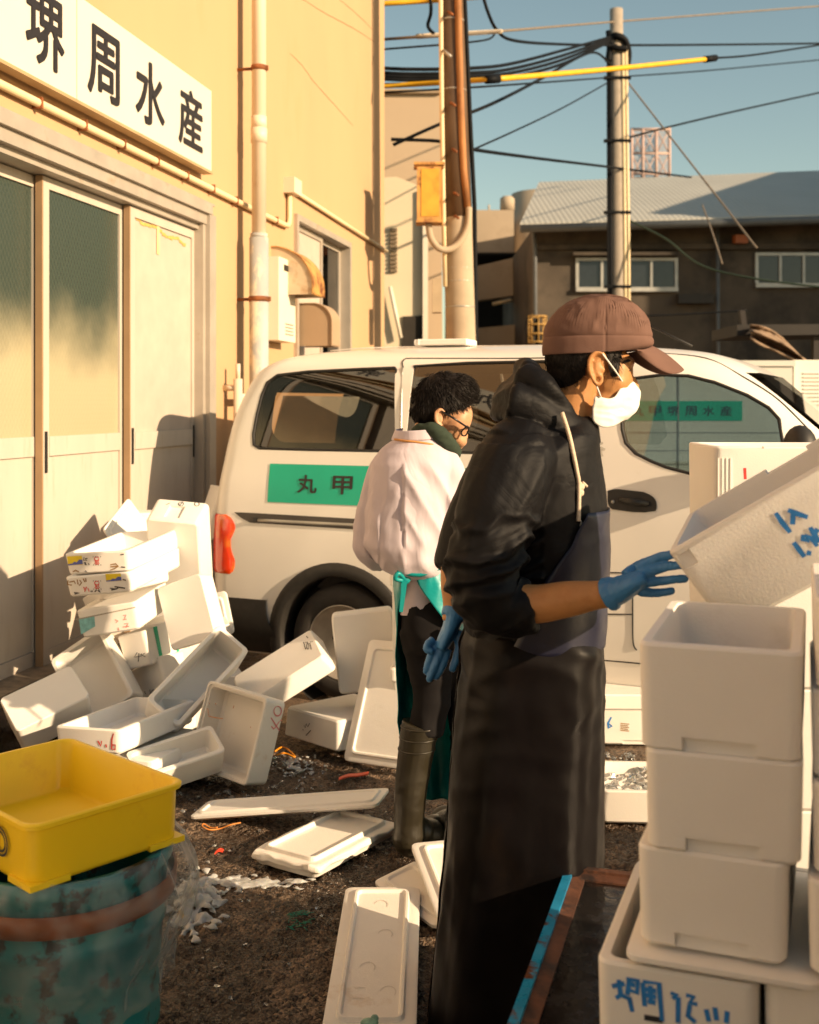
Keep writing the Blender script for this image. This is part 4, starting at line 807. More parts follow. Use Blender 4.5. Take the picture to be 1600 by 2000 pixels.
# green stripe and its lettering
TEAL = M('teal_vinyl', (.006, .42, .27), .4, var=.04, scale=6)
s_a, s_b = vanuz(528, 905), vanuz(528, 981); uend = s_a[0] + 1.62
st = [(s_a[0], s_b[1]), (s_a[0], s_a[1]), (uend, s_a[1] - .0), (uend, s_b[1])]
p = MB(); patch(p, st, .003, 10, 60); stp = p.build('green_stripe', TEAL, van, fix=False)
hz0, hz1 = s_b[1] + .055, s_a[1] - .055; u_a, u_b = vanuz(582, 945)[0], vanuz(620, 945)[0]; pitch = vanuz(669, 945)[0] - vanuz(600, 945)[0]
for k, ch in enumerate('丸甲堺周水産'): glyph(ch, lambda x, y: V3(x, vside(x, y) + .0045, y), u_a + pitch * k, u_b + pitch * k, hz0, hz1, SIGNK, stp, bold=.018)
# mirror, wiper, aerial, fuel lid
p = MB(); a = vanuz(1562, 868); p.ellip(V3(a[0] + .02, .10, a[1] - .01), (.07, .09, .10)); p.tube([V3(a[0] + .02, .0, a[1] - .09), V3(a[0] + .02, .1, a[1] - .07)], .03, 8); p.build('wing_mirror', PLAST, van)
p = MB(); p.tube([V3(1.72, -.5, 1.84), V3(1.5, -.52, 1.95)], .006, 6); p.build('aerial', DARK, van)
# flower decal
p = MB()
fu, fz = vanuz(1162, 878)
for k in range(9):
    a = 2 * math.pi * k / 9; ribbon(p, [(fu, fz), (fu + .03 * math.cos(a + .3), fz + .03 * math.sin(a + .3)), (fu + .05 * math.cos(a), fz + .05 * math.sin(a))], .012, lambda x, y: V3(x, vside(x, y) + .002, y))
p.build('flower_decal', M('decal_silver', (.55, .52, .46), .5), van, fix=False)
# foam lid lying on the van roof
p = MB(); c = P(648, 672, 6.35); RM = Matrix.Translation(V3(.35, -.62, 1.875)) @ Matrix.Rotation(math.radians(-20), 4, 'Z')
p.rings([[RM @ Vector((x * s_, y * s_, z)) for x, y in ((-.15, -.1), (.15, -.1), (.15, .1), (-.15, .1))] for s_, z in ((.96, 0), (1, .006), (1, .028), (.96, .034))]); p.box(RM @ Vector((-.13, -.02, .02)), (.05, .16, .03)); tag(p.build('foam_lid', FOAM), 'small white foam lid lying on the van roof', 'foam lid')
# ------------------------------------------------------------------ the truck beyond
tk = root('box_truck', (P(1380, 800, 10.5).x, 10.5, 0), 'white box truck with green lettered stripe seen through the van window', 'truck')
TW = M('truck_white', (.62, .62, .58), .4, var=.03, scale=2)
x0, x1 = P(1130, 0, 10).x, P(1548, 0, 10).x; zt_ = P(0, 714, 10).z
p = MB(); p.box(((x0 + x1) / 2, 11.0, (.55 + zt_) / 2), (x1 - x0, 2.0, zt_ - .55)); p.box(((x0 + x1) / 2, 11.0, zt_ + .02), (x1 - x0 + .04, 2.04, .05)); p.build('box_body', TW, tk)
p = MB(); zz0, zz1 = P(0, 822, 10).z, P(0, 783, 10).z; p.box(((P(1205, 0, 10).x + P(1450, 0, 10).x) / 2, 9.998, (zz0 + zz1) / 2), (P(1450, 0, 10).x - P(1205, 0, 10).x, .004, zz1 - zz0)); ts = p.build('green_stripe', TEAL, tk)
for k, ch in enumerate('丸甲堺周水産'):
    xa = 1234 + k * 34.6; glyph(ch, lambda x, y: Vector((x, 9.995, y)), P(xa, 0, 10).x, P(xa + 23, 0, 10).x, zz0 + .045, zz1 - .045, SIGNK, ts, bold=.01)
p = MB(); p.box((P(1325, 0, 10).x, 9.997, 1.25), (.012, .006, 1.3)); [p.box(((x0 + x1) / 2, 9.998, z), (x1 - x0, .004, .008)) for z in (1.3, 1.14, 1.02, .9)]; p.build('panel_seam', M('seam_grey', (.25, .25, .24), .6), tk)
xc = x1 + .05
p = MB(); prof = [(xc, .5), (xc, 1.95), (xc + .75, 1.95), (xc + 1.05, 1.9), (xc + 1.3, 1.25), (xc + 1.45, 1.1), (xc + 1.45, .5)]; p.prism([(x, 10.1, z) for x, z in prof], (0, 1.8, 0)); p.build('cab', VWHITE, tk)
p = MB(); p.prism([(xc + .38, 10.095, 1.25), (xc + .38, 1.095 + 9, 1.8), (xc + .95, 10.095, 1.8), (xc + 1.2, 10.095, 1.25)], (0, .006, 0)); p.build('cab_window', DARK, tk)
p = MB(); [p.box((xc + .19, 10.095, 1.55 + k * .035), (.22, .012, .012)) for k in range(9)]; p.build('louvre', TW, tk)
for uc in (x0 + .5, xc + .8):
    p = MB(); p.lathe([(.1, 0), (.3, 0), (.32, .05), (.32, .15), (.3, .2), (.2, .2), (.18, .16), (0, .16)], Matrix.Translation((uc, 10.25, .32)) @ Matrix.Rotation(math.pi / 2, 4, 'X'), 28); p.build('wheel', DARK, tk)
p = MB(); p.box(((x0 + xc) / 2 + .5, 11, .48), (x1 - x0 + 1, .8, .14)); p.build('chassis', DARK, tk)
# canvas and dark awning at the right
p = MB(); n = 14; rs = []
for i in range(n + 1):
    t = i / n; a = Vector((1465 + 100 * t ** .8, 636 + 60 * t ** 1.6, 0)); c = Vector((1468 + 122 * t, 660 + 62 * t ** .8, 0)); row = []
    for j in range(11):
        q = a.lerp(c, j / 10); row.append(P(q.x, q.y, 14 + .25 * math.sin(j * 1.1 + 2 * t) + .12 * nz(Vector((i, j, 0)), .7)))
    rs.append(row)
p.rings(rs, False, False, True); me = evaluated(p.mesh('canvas_sheet'), [('SOLIDIFY', dict(thickness=.02))]); me.polygons.foreach_set('use_smooth', [True] * len(me.polygons))
tag(link('canvas_sheet', me, M('canvas', (.26, .18, .12), .8, var=.3, scale=6, bump=.3, bscale=25)), 'brown bundled canvas sheet sagging under the dark awning at right', 'canvas')
aw = root('awning', P(1560, 650, 14.3), 'black awning frame at the right edge above the canvas sheet', 'awning')
p = MB(); slab(p, [(1440, 634), (1700, 632), (1700, 652), (1440, 656)], 14.3, 1.2); p.build('beam', M('awning_black', (.02, .017, .015), .7), aw)
p = MB(); slab(p, [(1590, 650), (1606, 650), (1606, 1010), (1590, 1010)], 14.4, .1); slab(p, [(1446, 606), (1456, 606), (1460, 640), (1450, 640)], 14.4, .1); p.build('post', M('post_black', (.025, .02, .018), .7), aw)
wc = root('wire_cage', P(1046, 645, 24), 'rusty yellow wire cage on a post behind the brown cap', 'wire cage')
p = MB(); cx, Yc = 1050, 24.0
for y in (618, 634, 652, 668): q = P(cx, y, Yc); p.tube([q + Vector((.19 * math.cos(a), .19 * math.sin(a), 0)) for a in [2 * math.pi * k / 16 for k in range(17)]], .018, 6)
for k in range(8): a = 2 * math.pi * k / 8; o = Vector((.19 * math.cos(a), .19 * math.sin(a), 0)); p.tube([P(cx, 616, Yc) + o, P(cx, 670, Yc) + o], .014, 6)
p.build('cage', M('cage_yellow', (.40, .24, .07), .6), wc); p = MB(); q = P(cx, 640, Yc); p.tube([(q.x, Yc, 0), (q.x, Yc, q.z + .2)], .05, 8); p.tube([P(1036, 640, Yc) + Vector((.1 * math.cos(a), 0, .22 * math.sin(a))) for a in [2 * math.pi * k / 16 for k in range(17)]], .014, 6); p.build('post', BLK, wc)
FIT = {
    'B1': ((0.512, 0.309, 0.094), (-0.0154, -0.1218, 1.3309), (-1.3001, 5.1604, 0.832)),
    'B2': ((0.542, 0.308, 0.089), (-0.0452, -0.1333, 1.3596), (-1.2855, 5.133, 0.7446)),
    'B3': ((0.406, 0.283, 0.054), (-0.0335, -0.363, -0.929), (-1.3068, 5.2145, 0.6671)),
    'B4': ((0.415, 0.276, 0.124), (-0.1014, -0.1781, 1.4459), (-1.2837, 5.1331, 0.5575)),
    'B5': ((0.289, 0.155, 0.161), (-0.2149, -0.1947, 1.2316), (-1.1963, 5.3041, 0.345)),
    'B6': ((0.304, 0.142, 0.154), (-0.1569, -0.4067, -0.7521), (-1.1575, 5.2819, 0.1908)),
    'B7': ((0.367, 0.248, 0.07), (1.0459, 0.3961, -1.4712), (-1.1925, 5.5424, 0.6463)),
    'B8': ((0.439, 0.262, 0.175), (2.2588, 1.7923, 3.3132), (-1.1274, 5.3988, 0.8106)),
    'B9': ((0.295, 0.235, 0.12), (1.4405, 0.6816, -1.2567), (-0.9688, 5.1901, 0.5996)),
    'L9': ((0.217, 0.161, 0.035), (1.4725, 0.8069, -1.2784), (-0.9673, 5.6928, 0.4891)),
    'B10': ((0.362, 0.273, 0.14), (1.1998, 0.4669, -0.9792), (-1.4057, 5.1943, 0.2769)),
    'B11': ((0.463, 0.181, 0.185), (-3.3021, -18.6672, 30.0448), (-0.9577, 4.9661, 0.2932)),
    'B12': ((0.318, 0.212, 0.15), (0.5921, -0.1979, 0.6027), (-1.5349, 4.8252, 0.1959)),
    'B13': ((0.557, 0.3, 0.095), (-0.0602, 0.0009, 1.2186), (-1.1545, 4.6254, 0.1894)),
    'B14': ((0.364, 0.156, 0.121), (0.5252, -0.032, 0.5435), (-0.9394, 4.5206, 0.0709)),
    'B15': ((0.348, 0.353, 0.125), (-2.1398, -1.1358, 2.9578), (-0.6727, 4.6834, 0.1814)),
    'B16': ((0.447, 0.288, 0.09), (-2.6939, -0.3093, -0.7159), (-0.5924, 5.044, 0.377)),
    'B17': ((0.366, 0.283, 0.121), (-1.3441, 1.1838, 1.0904), (-0.2007, 5.1086, 0.4292)),
    'B18': ((0.416, 0.413, 0.128), (2.9045, 1.0872, 0.0032), (-0.2896, 5.1576, 0.1675)),
    'B19': ((0.531, 0.429, 0.04), (-4.1339, 6.9893, 2.3894), (-0.051, 4.823, 0.2724)),
    'L20': ((0.724, 0.192, 0.029), (-0.0389, -0.1377, -0.2181), (-0.442, 4.1802, 0.0526)),
    'L21': ((0.48, 0.281, 0.06), (-0.0186, -0.0069, 0.9778), (-0.2859, 3.9112, 0.0055)),
    'L22': ((0.766, 0.231, 0.04), (0.028, 0.0108, -1.5919), (-0.0905, 3.1227, 0.0096)),
    'L23': ((0.457, 0.224, 0.04), (0.1241, 0.1291, -1.3623), (0.1586, 3.4652, 0.0605)),
    'L24': ((0.378, 0.168, 0.034), (0.1851, -0.1224, -1.0351), (0.0525, 3.5058, 0.0115)),
    'F': ((0.327, 0.347, 0.182), (0.0527, -0.5922, -0.4151), (0.7702, 2.1981, 1.2343)),
}
# ================================================================== foam boxes and lids: size, rotation vector, centre of the floor
def rodr(w):
    w = Vector(w); t = w.length
    return Matrix.Rotation(t, 4, w.normalized()) if t > 1e-6 else Matrix.Identity(4)
def rloop(L_, W_, r, z, n=4):
    out = []; r = max(min(r, L_ / 2 - .001, W_ / 2 - .001), .001)
    for cx, cy, a in ((L_ / 2 - r, W_ / 2 - r, 0), (-L_ / 2 + r, W_ / 2 - r, 90), (-L_ / 2 + r, -W_ / 2 + r, 180), (L_ / 2 - r, -W_ / 2 + r, 270)):
        for k in range(n + 1): q = math.radians(a + 90 * k / n); out.append(Vector((cx + r * math.cos(q), cy + r * math.sin(q), z)))
    return out
def finish(me, angle=35):
    me.polygons.foreach_set('use_smooth', [True] * len(me.polygons)); me.set_sharp_from_angle(angle=math.radians(angle)); return me
def rec(mb):
    me = mb.mesh('m'); bm = bmesh.new(); bm.from_mesh(me); bmesh.ops.recalc_face_normals(bm, faces=bm.faces); bm.to_mesh(me); bm.free(); return me
def box_mesh(d, t=.022, taper=.97, notches=(), lip=False, closed=False):
    L_, W_, H_ = d; b = MB(); k = taper; R_ = .022
    o = [rloop(L_ * k - .016, W_ * k - .016, R_ * .6, 0), rloop(L_ * k, W_ * k, R_, .008), rloop(L_ * (k + 1) / 2, W_ * (k + 1) / 2, R_, H_ / 2), rloop(L_, W_, R_, H_ - .005), rloop(L_ - .008, W_ - .008, R_ * .8, H_)]
    if closed: b.rings(o, True)
    else:
        i = [rloop(L_ - 2 * t + .008, W_ - 2 * t + .008, R_ * .8, H_)]
        if lip: i = [rloop(L_ - t, W_ - t, R_ * .8, H_), rloop(L_ - t, W_ - t, R_ * .8, H_ - .01), rloop(L_ - 2 * t + .004, W_ - 2 * t + .004, R_ * .8, H_ - .01)]
        i += [rloop(L_ - 2 * t, W_ - 2 * t, R_ * .7, H_ - .016), rloop((L_ - 2 * t) * k, (W_ - 2 * t) * k, R_ * .7, t + .01), rloop((L_ - 2 * t) * k - .02, (W_ - 2 * t) * k - .02, R_ * .4, t)]
        b.rings(o + i, True)
    me = rec(b)
    if notches:
        cs = []
        for c, s in notches: q = MB(); q.box(c, s); cs.append(rec(q))
        me = boolean(me, cs)
    return finish(me)
def lid_mesh(d, raised=True, seed=0, broken=0.0):
    L_, W_, H_ = d; b = MB(); R_ = .022; f = .03 if min(L_, W_) > .2 else .022
    o = [rloop(L_ - .05, W_ - .05, R_, 0), rloop(L_ - .03, W_ - .03, R_, .002), rloop(L_ - .012, W_ - .012, R_, H_ * .35), rloop(L_, W_, R_, H_ * .4), rloop(L_, W_, R_, H_ * .70), rloop(L_ - .008, W_ - .008, R_, H_ * .76)]
    if raised: o += [rloop(L_ - 2 * f, W_ - 2 * f, R_, H_ * .76), rloop(L_ - 2 * f - .008, W_ - 2 * f - .008, R_, H_), rloop(L_ - 2 * f - .022, W_ - 2 * f - .022, R_ * .8, H_), rloop(L_ - 2 * f - .032, W_ - 2 * f - .032, R_ * .7, H_ * .78)]
    me0 = MB(); n = 4
    b.rings(o, True); me = rec(b)
    if broken:
        rr = random.Random(seed)
        me = evaluated(me, [('BEVEL', dict(width=.002, segments=1)), ('SUBSURF', dict(subdivision_type='SIMPLE', levels=3, render_levels=3))])
        for v in me.vertices:
            e = max(abs(v.co.x) / (L_ / 2), abs(v.co.y) / (W_ / 2))
            if e > .9: v.co += Vector((nz(v.co, 30), nz(v.co + Vector((9, 0, 0)), 30), nz(v.co, 22))) * broken * (e - .9) * 10
    return finish(me)
def hit(Mx, d, px, py):
    """where the sight line through a photo pixel meets the box: local point and the outward normal of that face"""
    inv = Mx.inverted(); o = inv @ Vector((0, 0, CH)); dr = (inv.to_3x3() @ (P(px, py, 1.0) - Vector((0, 0, CH)))); lo = Vector((-d[0] / 2, -d[1] / 2, 0)); hi = Vector((d[0] / 2, d[1] / 2, d[2])); best = (-1e9, 0)
    for a in range(3):
        t = min((lo[a] - o[a]) / dr[a], (hi[a] - o[a]) / dr[a])
        if t > best[0]: best = (t, a)
    t, a = best; n = Vector((0, 0, 0)); n[a] = -1 if dr[a] > 0 else 1
    return o + dr * t, n
def face_fn(Mx, d, px, py, off=.0012):
    p0, n = hit(Mx, d, px, py); inv = Mx.inverted(); o = inv @ Vector((0, 0, CH)); i3 = inv.to_3x3()
    def fn(x, y):
        dr = i3 @ (P(x, y, 1.0) - Vector((0, 0, CH))); t = (p0 - o).dot(n) / dr.dot(n); q = o + dr * t
        if n.z == 0: q = q - n * ((1 - q.z / d[2]) * .015 * (d[0] if abs(n.x) else d[1]))       # follow the taper
        return q + n * off
    return fn, n
def put(name, me, mats, Mx, label, cat, group=None):
    o = bpy.data.objects.new(name, me); COL.objects.link(o); me.materials.clear()
    for m in (mats if isinstance(mats, (list, tuple)) else [mats]): me.materials.append(m)
    o.matrix_basis = Mx; return tag(o, label, cat, group)
def child(mb, name, m, parent, fix=False):
    o = mb.build(name, m, None, fix); o.parent = parent; return o
def marks(o, Mx, d, strokes, m, wd=.006, name='handwriting', at=None):
    """strokes: polylines in photo pixels, drawn on the face under them"""
    b = MB(); allp = [p for s_ in strokes for p in s_]; c = at or (sum(p[0] for p in allp) / len(allp), sum(p[1] for p in allp) / len(allp)); fn, n = face_fn(Mx, d, *c)
    k = (fn(c[0] + 1, c[1]) - fn(c[0], c[1])).length; sc = F / 1.0
    for s_ in strokes:
        pts = [fn(*p) for p in s_]; N = len(pts); Ls, Rs = [], []
        for i in range(N):
            t = (pts[min(i + 1, N - 1)] - pts[max(i - 1, 0)]).normalized(); q = t.cross(n).normalized(); h = wd / 2 * (.7 + .5 * math.sin(math.pi * (i + .5) / N)); Ls.append(pts[i] + q * h); Rs.append(pts[i] - q * h)
        b.add(Ls + Rs, [(i, i + 1, N + i + 1, N + i) for i in range(N - 1)], False)
    return child(b, name, m, o)
def sticker(o, Mx, d, quad, m, name='sticker', off=.001):
    c = (sum(p[0] for p in quad) / 4, sum(p[1] for p in quad) / 4); fn, n = face_fn(Mx, d, *c, off=off); b = MB(); b.quad(*[fn(*p) for p in quad]); return child(b, name, m, o)
PILE = 'foam boxes heaped beside the van'
def fbox(key, label, name='foam_box', foam=FOAM, lid=False, group=PILE, cat='foam box', **kw):
    d, w_, o_ = FIT[key]; Mx = Matrix.Translation(Vector(o_)) @ rodr(w_)
    o = put(name, box_mesh(d, **kw), foam, Mx, label, cat, group); return o, Mx, d
def flid(key, label, foam=FOAM, group='foam lids', flip=False, **kw):
    d, w_, o_ = FIT[key]; Mx = Matrix.Translation(Vector(o_)) @ rodr(w_); return put('foam_lid', lid_mesh(d, **kw), foam, Mx @ Matrix.Translation((0, 0, d[2])) @ Matrix.Rotation(math.pi, 4, 'X') if flip else Mx, label, 'foam lid', group), Mx, d  # loose lids of foam boxes
STK_Y = M('sticker_yellow', (.78, .60, .03), .4); STK_B = M('sticker_blue', (.10, .13, .42), .4); STK_T = M('label_teal', (.22, .50, .52), .5, var=.2, scale=60); TAPE_G = M('tape_green', (.0, .36, .20), .35)
def c1(x, y): return (90 + x / 4.2105, 940 + y / 4.2105)
def c2(x, y): return (80 + x / 3.8095, 1180 + y / 3.8095)
def L1(*p): return [c1(*q) for q in p]
def L2(*p): return [c2(*q) for q in p]
def circ(cx, cy, rx, ry, a0=0, a1=360, n=14): return [(cx + rx * math.cos(math.radians(a0 + (a1 - a0) * k / n)), cy + ry * math.sin(math.radians(a0 + (a1 - a0) * k / n))) for k in range(n + 1)]
# the two labelled fish boxes on top of the stack by the door
def fishlabel(o, Mx, d, qx, qy, w_, h_):
    sticker(o, Mx, d, [c1(qx, qy), c1(qx + w_, qy - h_ * .08), c1(qx + w_ + 4, qy + h_ * .92), c1(qx + 6, qy + h_)], STK_Y)
    b = MB(); fn, n = face_fn(Mx, d, *c1(qx + w_ * .6, qy + h_ * .7), off=.0016)
    poly = [(0, 1), (0, .86), (.3, .8), (.45, .62), (.6, .7), (.8, .4), (1, .45), (1, .93)]; b.add([fn(*c1(qx + 6 * v + w_ * u, qy + h_ * v - h_ * .08 * u)) for u, v in poly], [tuple(range(len(poly)))], False); child(b, 'sticker_motif', STK_B, o)
def tako(o, Mx, d, cx, cy, s):
    marks(o, Mx, d, [[c1(*p) for p in circ(cx, cy - s * .5, s * .55, s * .45)], L1((cx - s * .5, cy - s * .2), (cx - s * .2, cy + s * .3), (cx - s * .6, cy + s * .7)), L1((cx + s * .5, cy - s * .2), (cx + s * .25, cy + s * .3), (cx + s * .6, cy + s * .7)), L1((cx - s * .15, cy), (cx, cy + s * .7)), L1((cx - s * .4, cy + s * .8), (cx + s * .4, cy + s * .8))], INK_R, .0035, 'red_stamp')
    marks(o, Mx, d, [L1((cx - s * .9 + k * s * .6, cy + sg_ * s), (cx - s * .75 + k * s * .6, cy + sg_ * s)) for k in range(4) for sg_ in (-1, 1)], INK_K, .004, 'stamp_marking', at=c1(cx, cy))
o, Mx, d = fbox('B1', 'open foam box with yellow and blue sticker at left, topmost on the door stack')
fishlabel(o, Mx, d, 172, 618, 122, 76); tako(o, Mx, d, 415, 655, 34)
marks(o, Mx, d, [L1((312, 625), (305, 648), (335, 650)), L1((318, 638), (340, 634)), L1((310, 668), (330, 690)), L1((322, 665), (318, 690)), L1((345, 675), (352, 690)), L1((318, 735), (330, 748), (312, 745)), L1((610, 605), (640, 600)), L1((612, 705), (648, 710))], INK_K, .004, at=c1(400, 680))
marks(o, Mx, d, [L1((525, 688), (570, 680), (590, 700), (560, 720), (525, 732)), L1((525, 705), (585, 700)), L1((215, 745), (240, 735), (265, 748))], INK_O, .005, at=c1(400, 700))
o, Mx, d = fbox('B2', 'foam box with yellow and blue sticker at right, second on the door stack')
fishlabel(o, Mx, d, 488, 762, 126, 64); tako(o, Mx, d, 415, 855, 34)
marks(o, Mx, d, [L1((180, 815), (175, 850), (210, 855)), L1((190, 830), (230, 822), (240, 845)), L1((255, 808), (262, 850)), L1((275, 812), (290, 835), (270, 860)), L1((305, 800), (318, 830)), L1((325, 798), (328, 828))], INK_O, .005, at=c1(300, 850))
marks(o, Mx, d, [L1((305, 870), (318, 905)), L1((330, 868), (312, 912)), L1((340, 880), (350, 910))], INK_R, .004, at=c1(300, 870))
marks(o, Mx, d, [L1((360, 908), (380, 906)), L1((395, 912), (410, 895)), L1((420, 900), (440, 915), (430, 895)), L1((522, 882), (580, 890), (530, 898), (590, 880)), L1((560, 868), (645, 882)), L1((225, 918), (270, 922), (230, 930)), L1((628, 808), (655, 815))], INK_K, .005, at=c1(400, 870))
fbox('B3', 'thin tilted foam tray squeezed under the two stickered boxes', closed=True)
o, Mx, d = fbox('B4', 'lidded foam box with pale teal patch on its end in the door stack', closed=True)
sticker(o, Mx, d, [c1(268, 1130), c1(396, 1105), c1(402, 1195), c1(285, 1262)], STK_T, 'teal_label')
marks(o, Mx, d, [L1((565, 1140), (590, 1150), (572, 1165)), L1((590, 1205), (595, 1230)), L1((632, 1105), (655, 1100), (645, 1130)), L1((630, 1140), (660, 1135)), L1((640, 1175), (672, 1170), (655, 1205)), L1((628, 1200), (680, 1195))], M('ink_pink', (.72, .28, .26), .5), .004, at=c1(600, 1160))
sticker(o, Mx, d, [(147, 1209.5), (264.5, 1185), (264.6, 1187.2), (147.4, 1212)], M('foam_gap', (.40, .35, .29), .8), 'lid_joint')
o, Mx, d = fbox('B5', 'closed foam box marked 4K with two strips of green tape', closed=True)
marks(o, Mx, d, [L2((715, 360), (692, 395), (735, 390)), L2((728, 365), (722, 430)), L2((745, 368), (742, 392)), L2((772, 366), (748, 380), (775, 392))], INK_K, .004, at=c2(725, 390))
sticker(o, Mx, d, [c2(833, 172), c2(862, 164), c2(912, 408), c2(888, 418)], TAPE_G, 'green_tape'); sticker(o, Mx, d, [c2(968, 118), c2(990, 110), c2(1034, 350), c2(1014, 360)], TAPE_G, 'green_tape')
o, Mx, d = fbox('B6', 'lower closed foam box marked K beneath the green taped box', closed=True)
marks(o, Mx, d, [L2((810, 635), (812, 668)), L2((838, 635), (815, 655), (842, 672)), L2((770, 650), (780, 670))], INK_K, .004)
fbox('B7', 'foam box standing on edge with its plain base turned to the sun', taper=.98)
o, Mx, d = fbox('B8', 'rounded foam box standing on end and marked 1 0 0 beside the tail lamp', notches=[(Vector((FIT['B8'][0][0] / 2, -.01, FIT['B8'][0][2] * .45)), Vector((.03, .075, .10)))])
marks(o, Mx, d, [L1((985, 192), (1020, 178)), [c1(*p) for p in circ(1110, 186, 22, 14)], L1((1125, 170), (1095, 200)), [c1(*p) for p in circ(1240, 188, 20, 15, -60, 270)]], INK_K, .004, at=c1(1060, 190))
fbox('B9', 'plain foam box leaning against the rear of the van below its tail lamp', closed=True)
flid('L9', 'small grooved foam lid propped in front of the box by the tail lamp')
fbox('B10', 'open foam box tipped towards the camera in front of the door stack')
fbox('B11', 'long open foam box leaning diagonally with its inside half in sun', taper=.96)
fbox('B12', 'foam box lying on its side at the far left by the stone plinth', closed=True)
o, Mx, d = fbox('B13', 'shallow open foam box marked V 6 in red behind the yellow tub')
marks(o, Mx, d, [L2((420, 1018), (440, 1058), (448, 1020)), L2((478, 1045), (482, 1070)), L2((540, 962), (525, 1010), (520, 1080), (545, 1085), (548, 1050), (522, 1050))], INK_R, .006, at=c2(480, 1040))
fbox('B14', 'open foam box tilted over in front of the red marked shallow one')
o, Mx, d = fbox('B15', 'stained foam box standing on its end and marked 4.0 in red', foam=FOAM2, lip=True)
def c4(x, y): return (380 + x / 7.14, 1280 + y / 7.14)
marks(o, Mx, d, [[c4(*p) for p in circ(1165, 780, 55, 68, -100, 250)], [c4(*p) for p in ((1070, 870), (1130, 960), (1195, 1055))], [c4(*p) for p in ((1075, 990), (1110, 1030), (1140, 1000), (1195, 920))], [c4(*p) for p in ((1205, 905), (1225, 915))]], M('ink_rose', (.68, .22, .22), .5), .005, at=c4(1140, 900))
marks(o, Mx, d, [[c4(*p) for p in ((205, 670), (215, 680))], [c4(*p) for p in ((290, 670), (305, 682))], [c4(*p) for p in ((170, 745), (190, 750), (200, 840))], [c4(*p) for p in ((200, 850), (300, 870), (400, 885))], [c4(*p) for p in ((540, 740), (555, 700))], [c4(*p) for p in ((780, 1005), (790, 1000))]], M('blood_stain', (.50, .25, .13), .6), .004, 'stain', at=c4(300, 760))
o, Mx, d = fbox('B16', 'long foam box lying upside down in front of the rear wheel with black scrawl', closed=True, taper=.93)
def c5(x, y): return (440 + x / 4.444, 1170 + y / 4.444)
marks(o, Mx, d, [[c5(*p) for p in ((680, 375), (700, 440))], [c5(*p) for p in ((692, 378), (715, 375), (708, 400))], [c5(*p) for p in circ(718, 412, 10, 26)], [c5(*p) for p in ((735, 385), (748, 440))], [c5(*p) for p in ((705, 325), (720, 340))], [c5(*p) for p in ((735, 375), (760, 370))]], INK_K, .004, at=c5(715, 400))
fbox('B17', 'foam box standing upright against the rear wheel showing its flat base', closed=True)
o, Mx, d = fbox('B18', 'upturned foam box marked 3 on its grip block between wheel and tall lid', closed=True, taper=.95)
marks(o, Mx, d, [[c5(*p) for p in ((680, 1095), (690, 1120), (700, 1085), (712, 1110), (728, 1080))], [c5(*p) for p in ((672, 1130), (675, 1142))], [c5(*p) for p in ((740, 1140), (700, 1185))]], INK_K, .004)
flid('B19', 'tall rimmed foam lid leaning upright beside the green apron', flip=True)
flid('L20', 'long narrow foam lid lying tilted across the broken lid on the ground')
flid('L21', 'ragged broken foam lid lying flat on the ground by the boot', foam=FOAM2, seed=3, broken=.012)
o, Mx, d = flid('L22', 'long foam lid lying nearest on the ground beside the dark apron hem', foam=FOAM2)
b = MB(); zf = d[2] * .78 + .001
for cx, cy in ((-.26, .0), (-.08, .02), (.1, -.02), (.22, .04)): ribbon(b, circ(cx, cy, .028, .02, 60, 260, 10), .003, lambda x, y: Vector((x, y, zf)))
for q in range(4): ribbon(b, [(.2 + .05 * (q in (1, 2)) * 1, -.05), (.2 + .05 * (q in (1, 2)), -.02)], .002, lambda x, y: Vector((x, y, zf)))
child(b, 'moulded_mark', M('foam_mark', (.66, .62, .56), .6), o)
flid('L23', 'foam lid half hidden behind the dark apron, lying over another lid'); o, Mx, d = flid('L24', 'cream foam lid underneath the one beside the dark apron', foam=FOAM2)
# loose boxes behind the man in the light smock
UP = 'foam boxes standing behind the man in the light smock'
for k, lb in enumerate(('tall narrow foam box upright on the ground behind the light smock', 'lidded foam box stacked above the narrow one behind the light smock')):
    dd = (.30, .26, .41); Mx = Matrix.Translation((.085, 4.98, k * .412)) @ Matrix.Rotation(math.radians(-6), 4, 'Z'); o = put('foam_box', box_mesh(dd, closed=True, taper=.985), FOAM, Mx, lb, 'foam box', UP)
    q = MB(); q.rings([rloop(.312, .272, .02, .355), rloop(.316, .276, .02, .36), rloop(.316, .276, .02, .405), rloop(.30, .26, .02, .412)], True); child(q, 'lid', FOAM, o, True)
Mx = Matrix.Translation(P(412, 985, 6.5) + Vector((0, 0, -.2))) @ Matrix.Rotation(.5, 4, 'Z') @ Matrix.Rotation(.35, 4, 'Y'); put('foam_box', box_mesh((.16, .2, .30)), FOAM, Mx, 'foam box wedged behind the van corner above the tail lamp', 'foam box', PILE)
Mx = Matrix.Translation(P(240, 1052, 5.75) + Vector((0, 0, -.10))) @ rodr((.1, -.25, .9)); put('foam_lid', lid_mesh((.30, .20, .03)), FOAM, Matrix.Translation(P(243, 1035, 5.72)) @ Matrix.Rotation(1.15, 4, 'Z') @ Matrix.Rotation(1.2, 4, 'X') @ Matrix.Rotation(.5, 4, 'Z'), 'thin foam lid upright against the door above the stickered boxes', 'foam lid', 'foam lids')
Mx = Matrix.Translation(P(283, 1010, 5.95) + Vector((0, 0, -.12))) @ Matrix.Rotation(.4, 4, 'Z'); put('foam_box', box_mesh((.12, .16, .15), closed=True), FOAM, Mx, 'small closed foam box just left of the one marked 1 0 0', 'foam box', PILE)
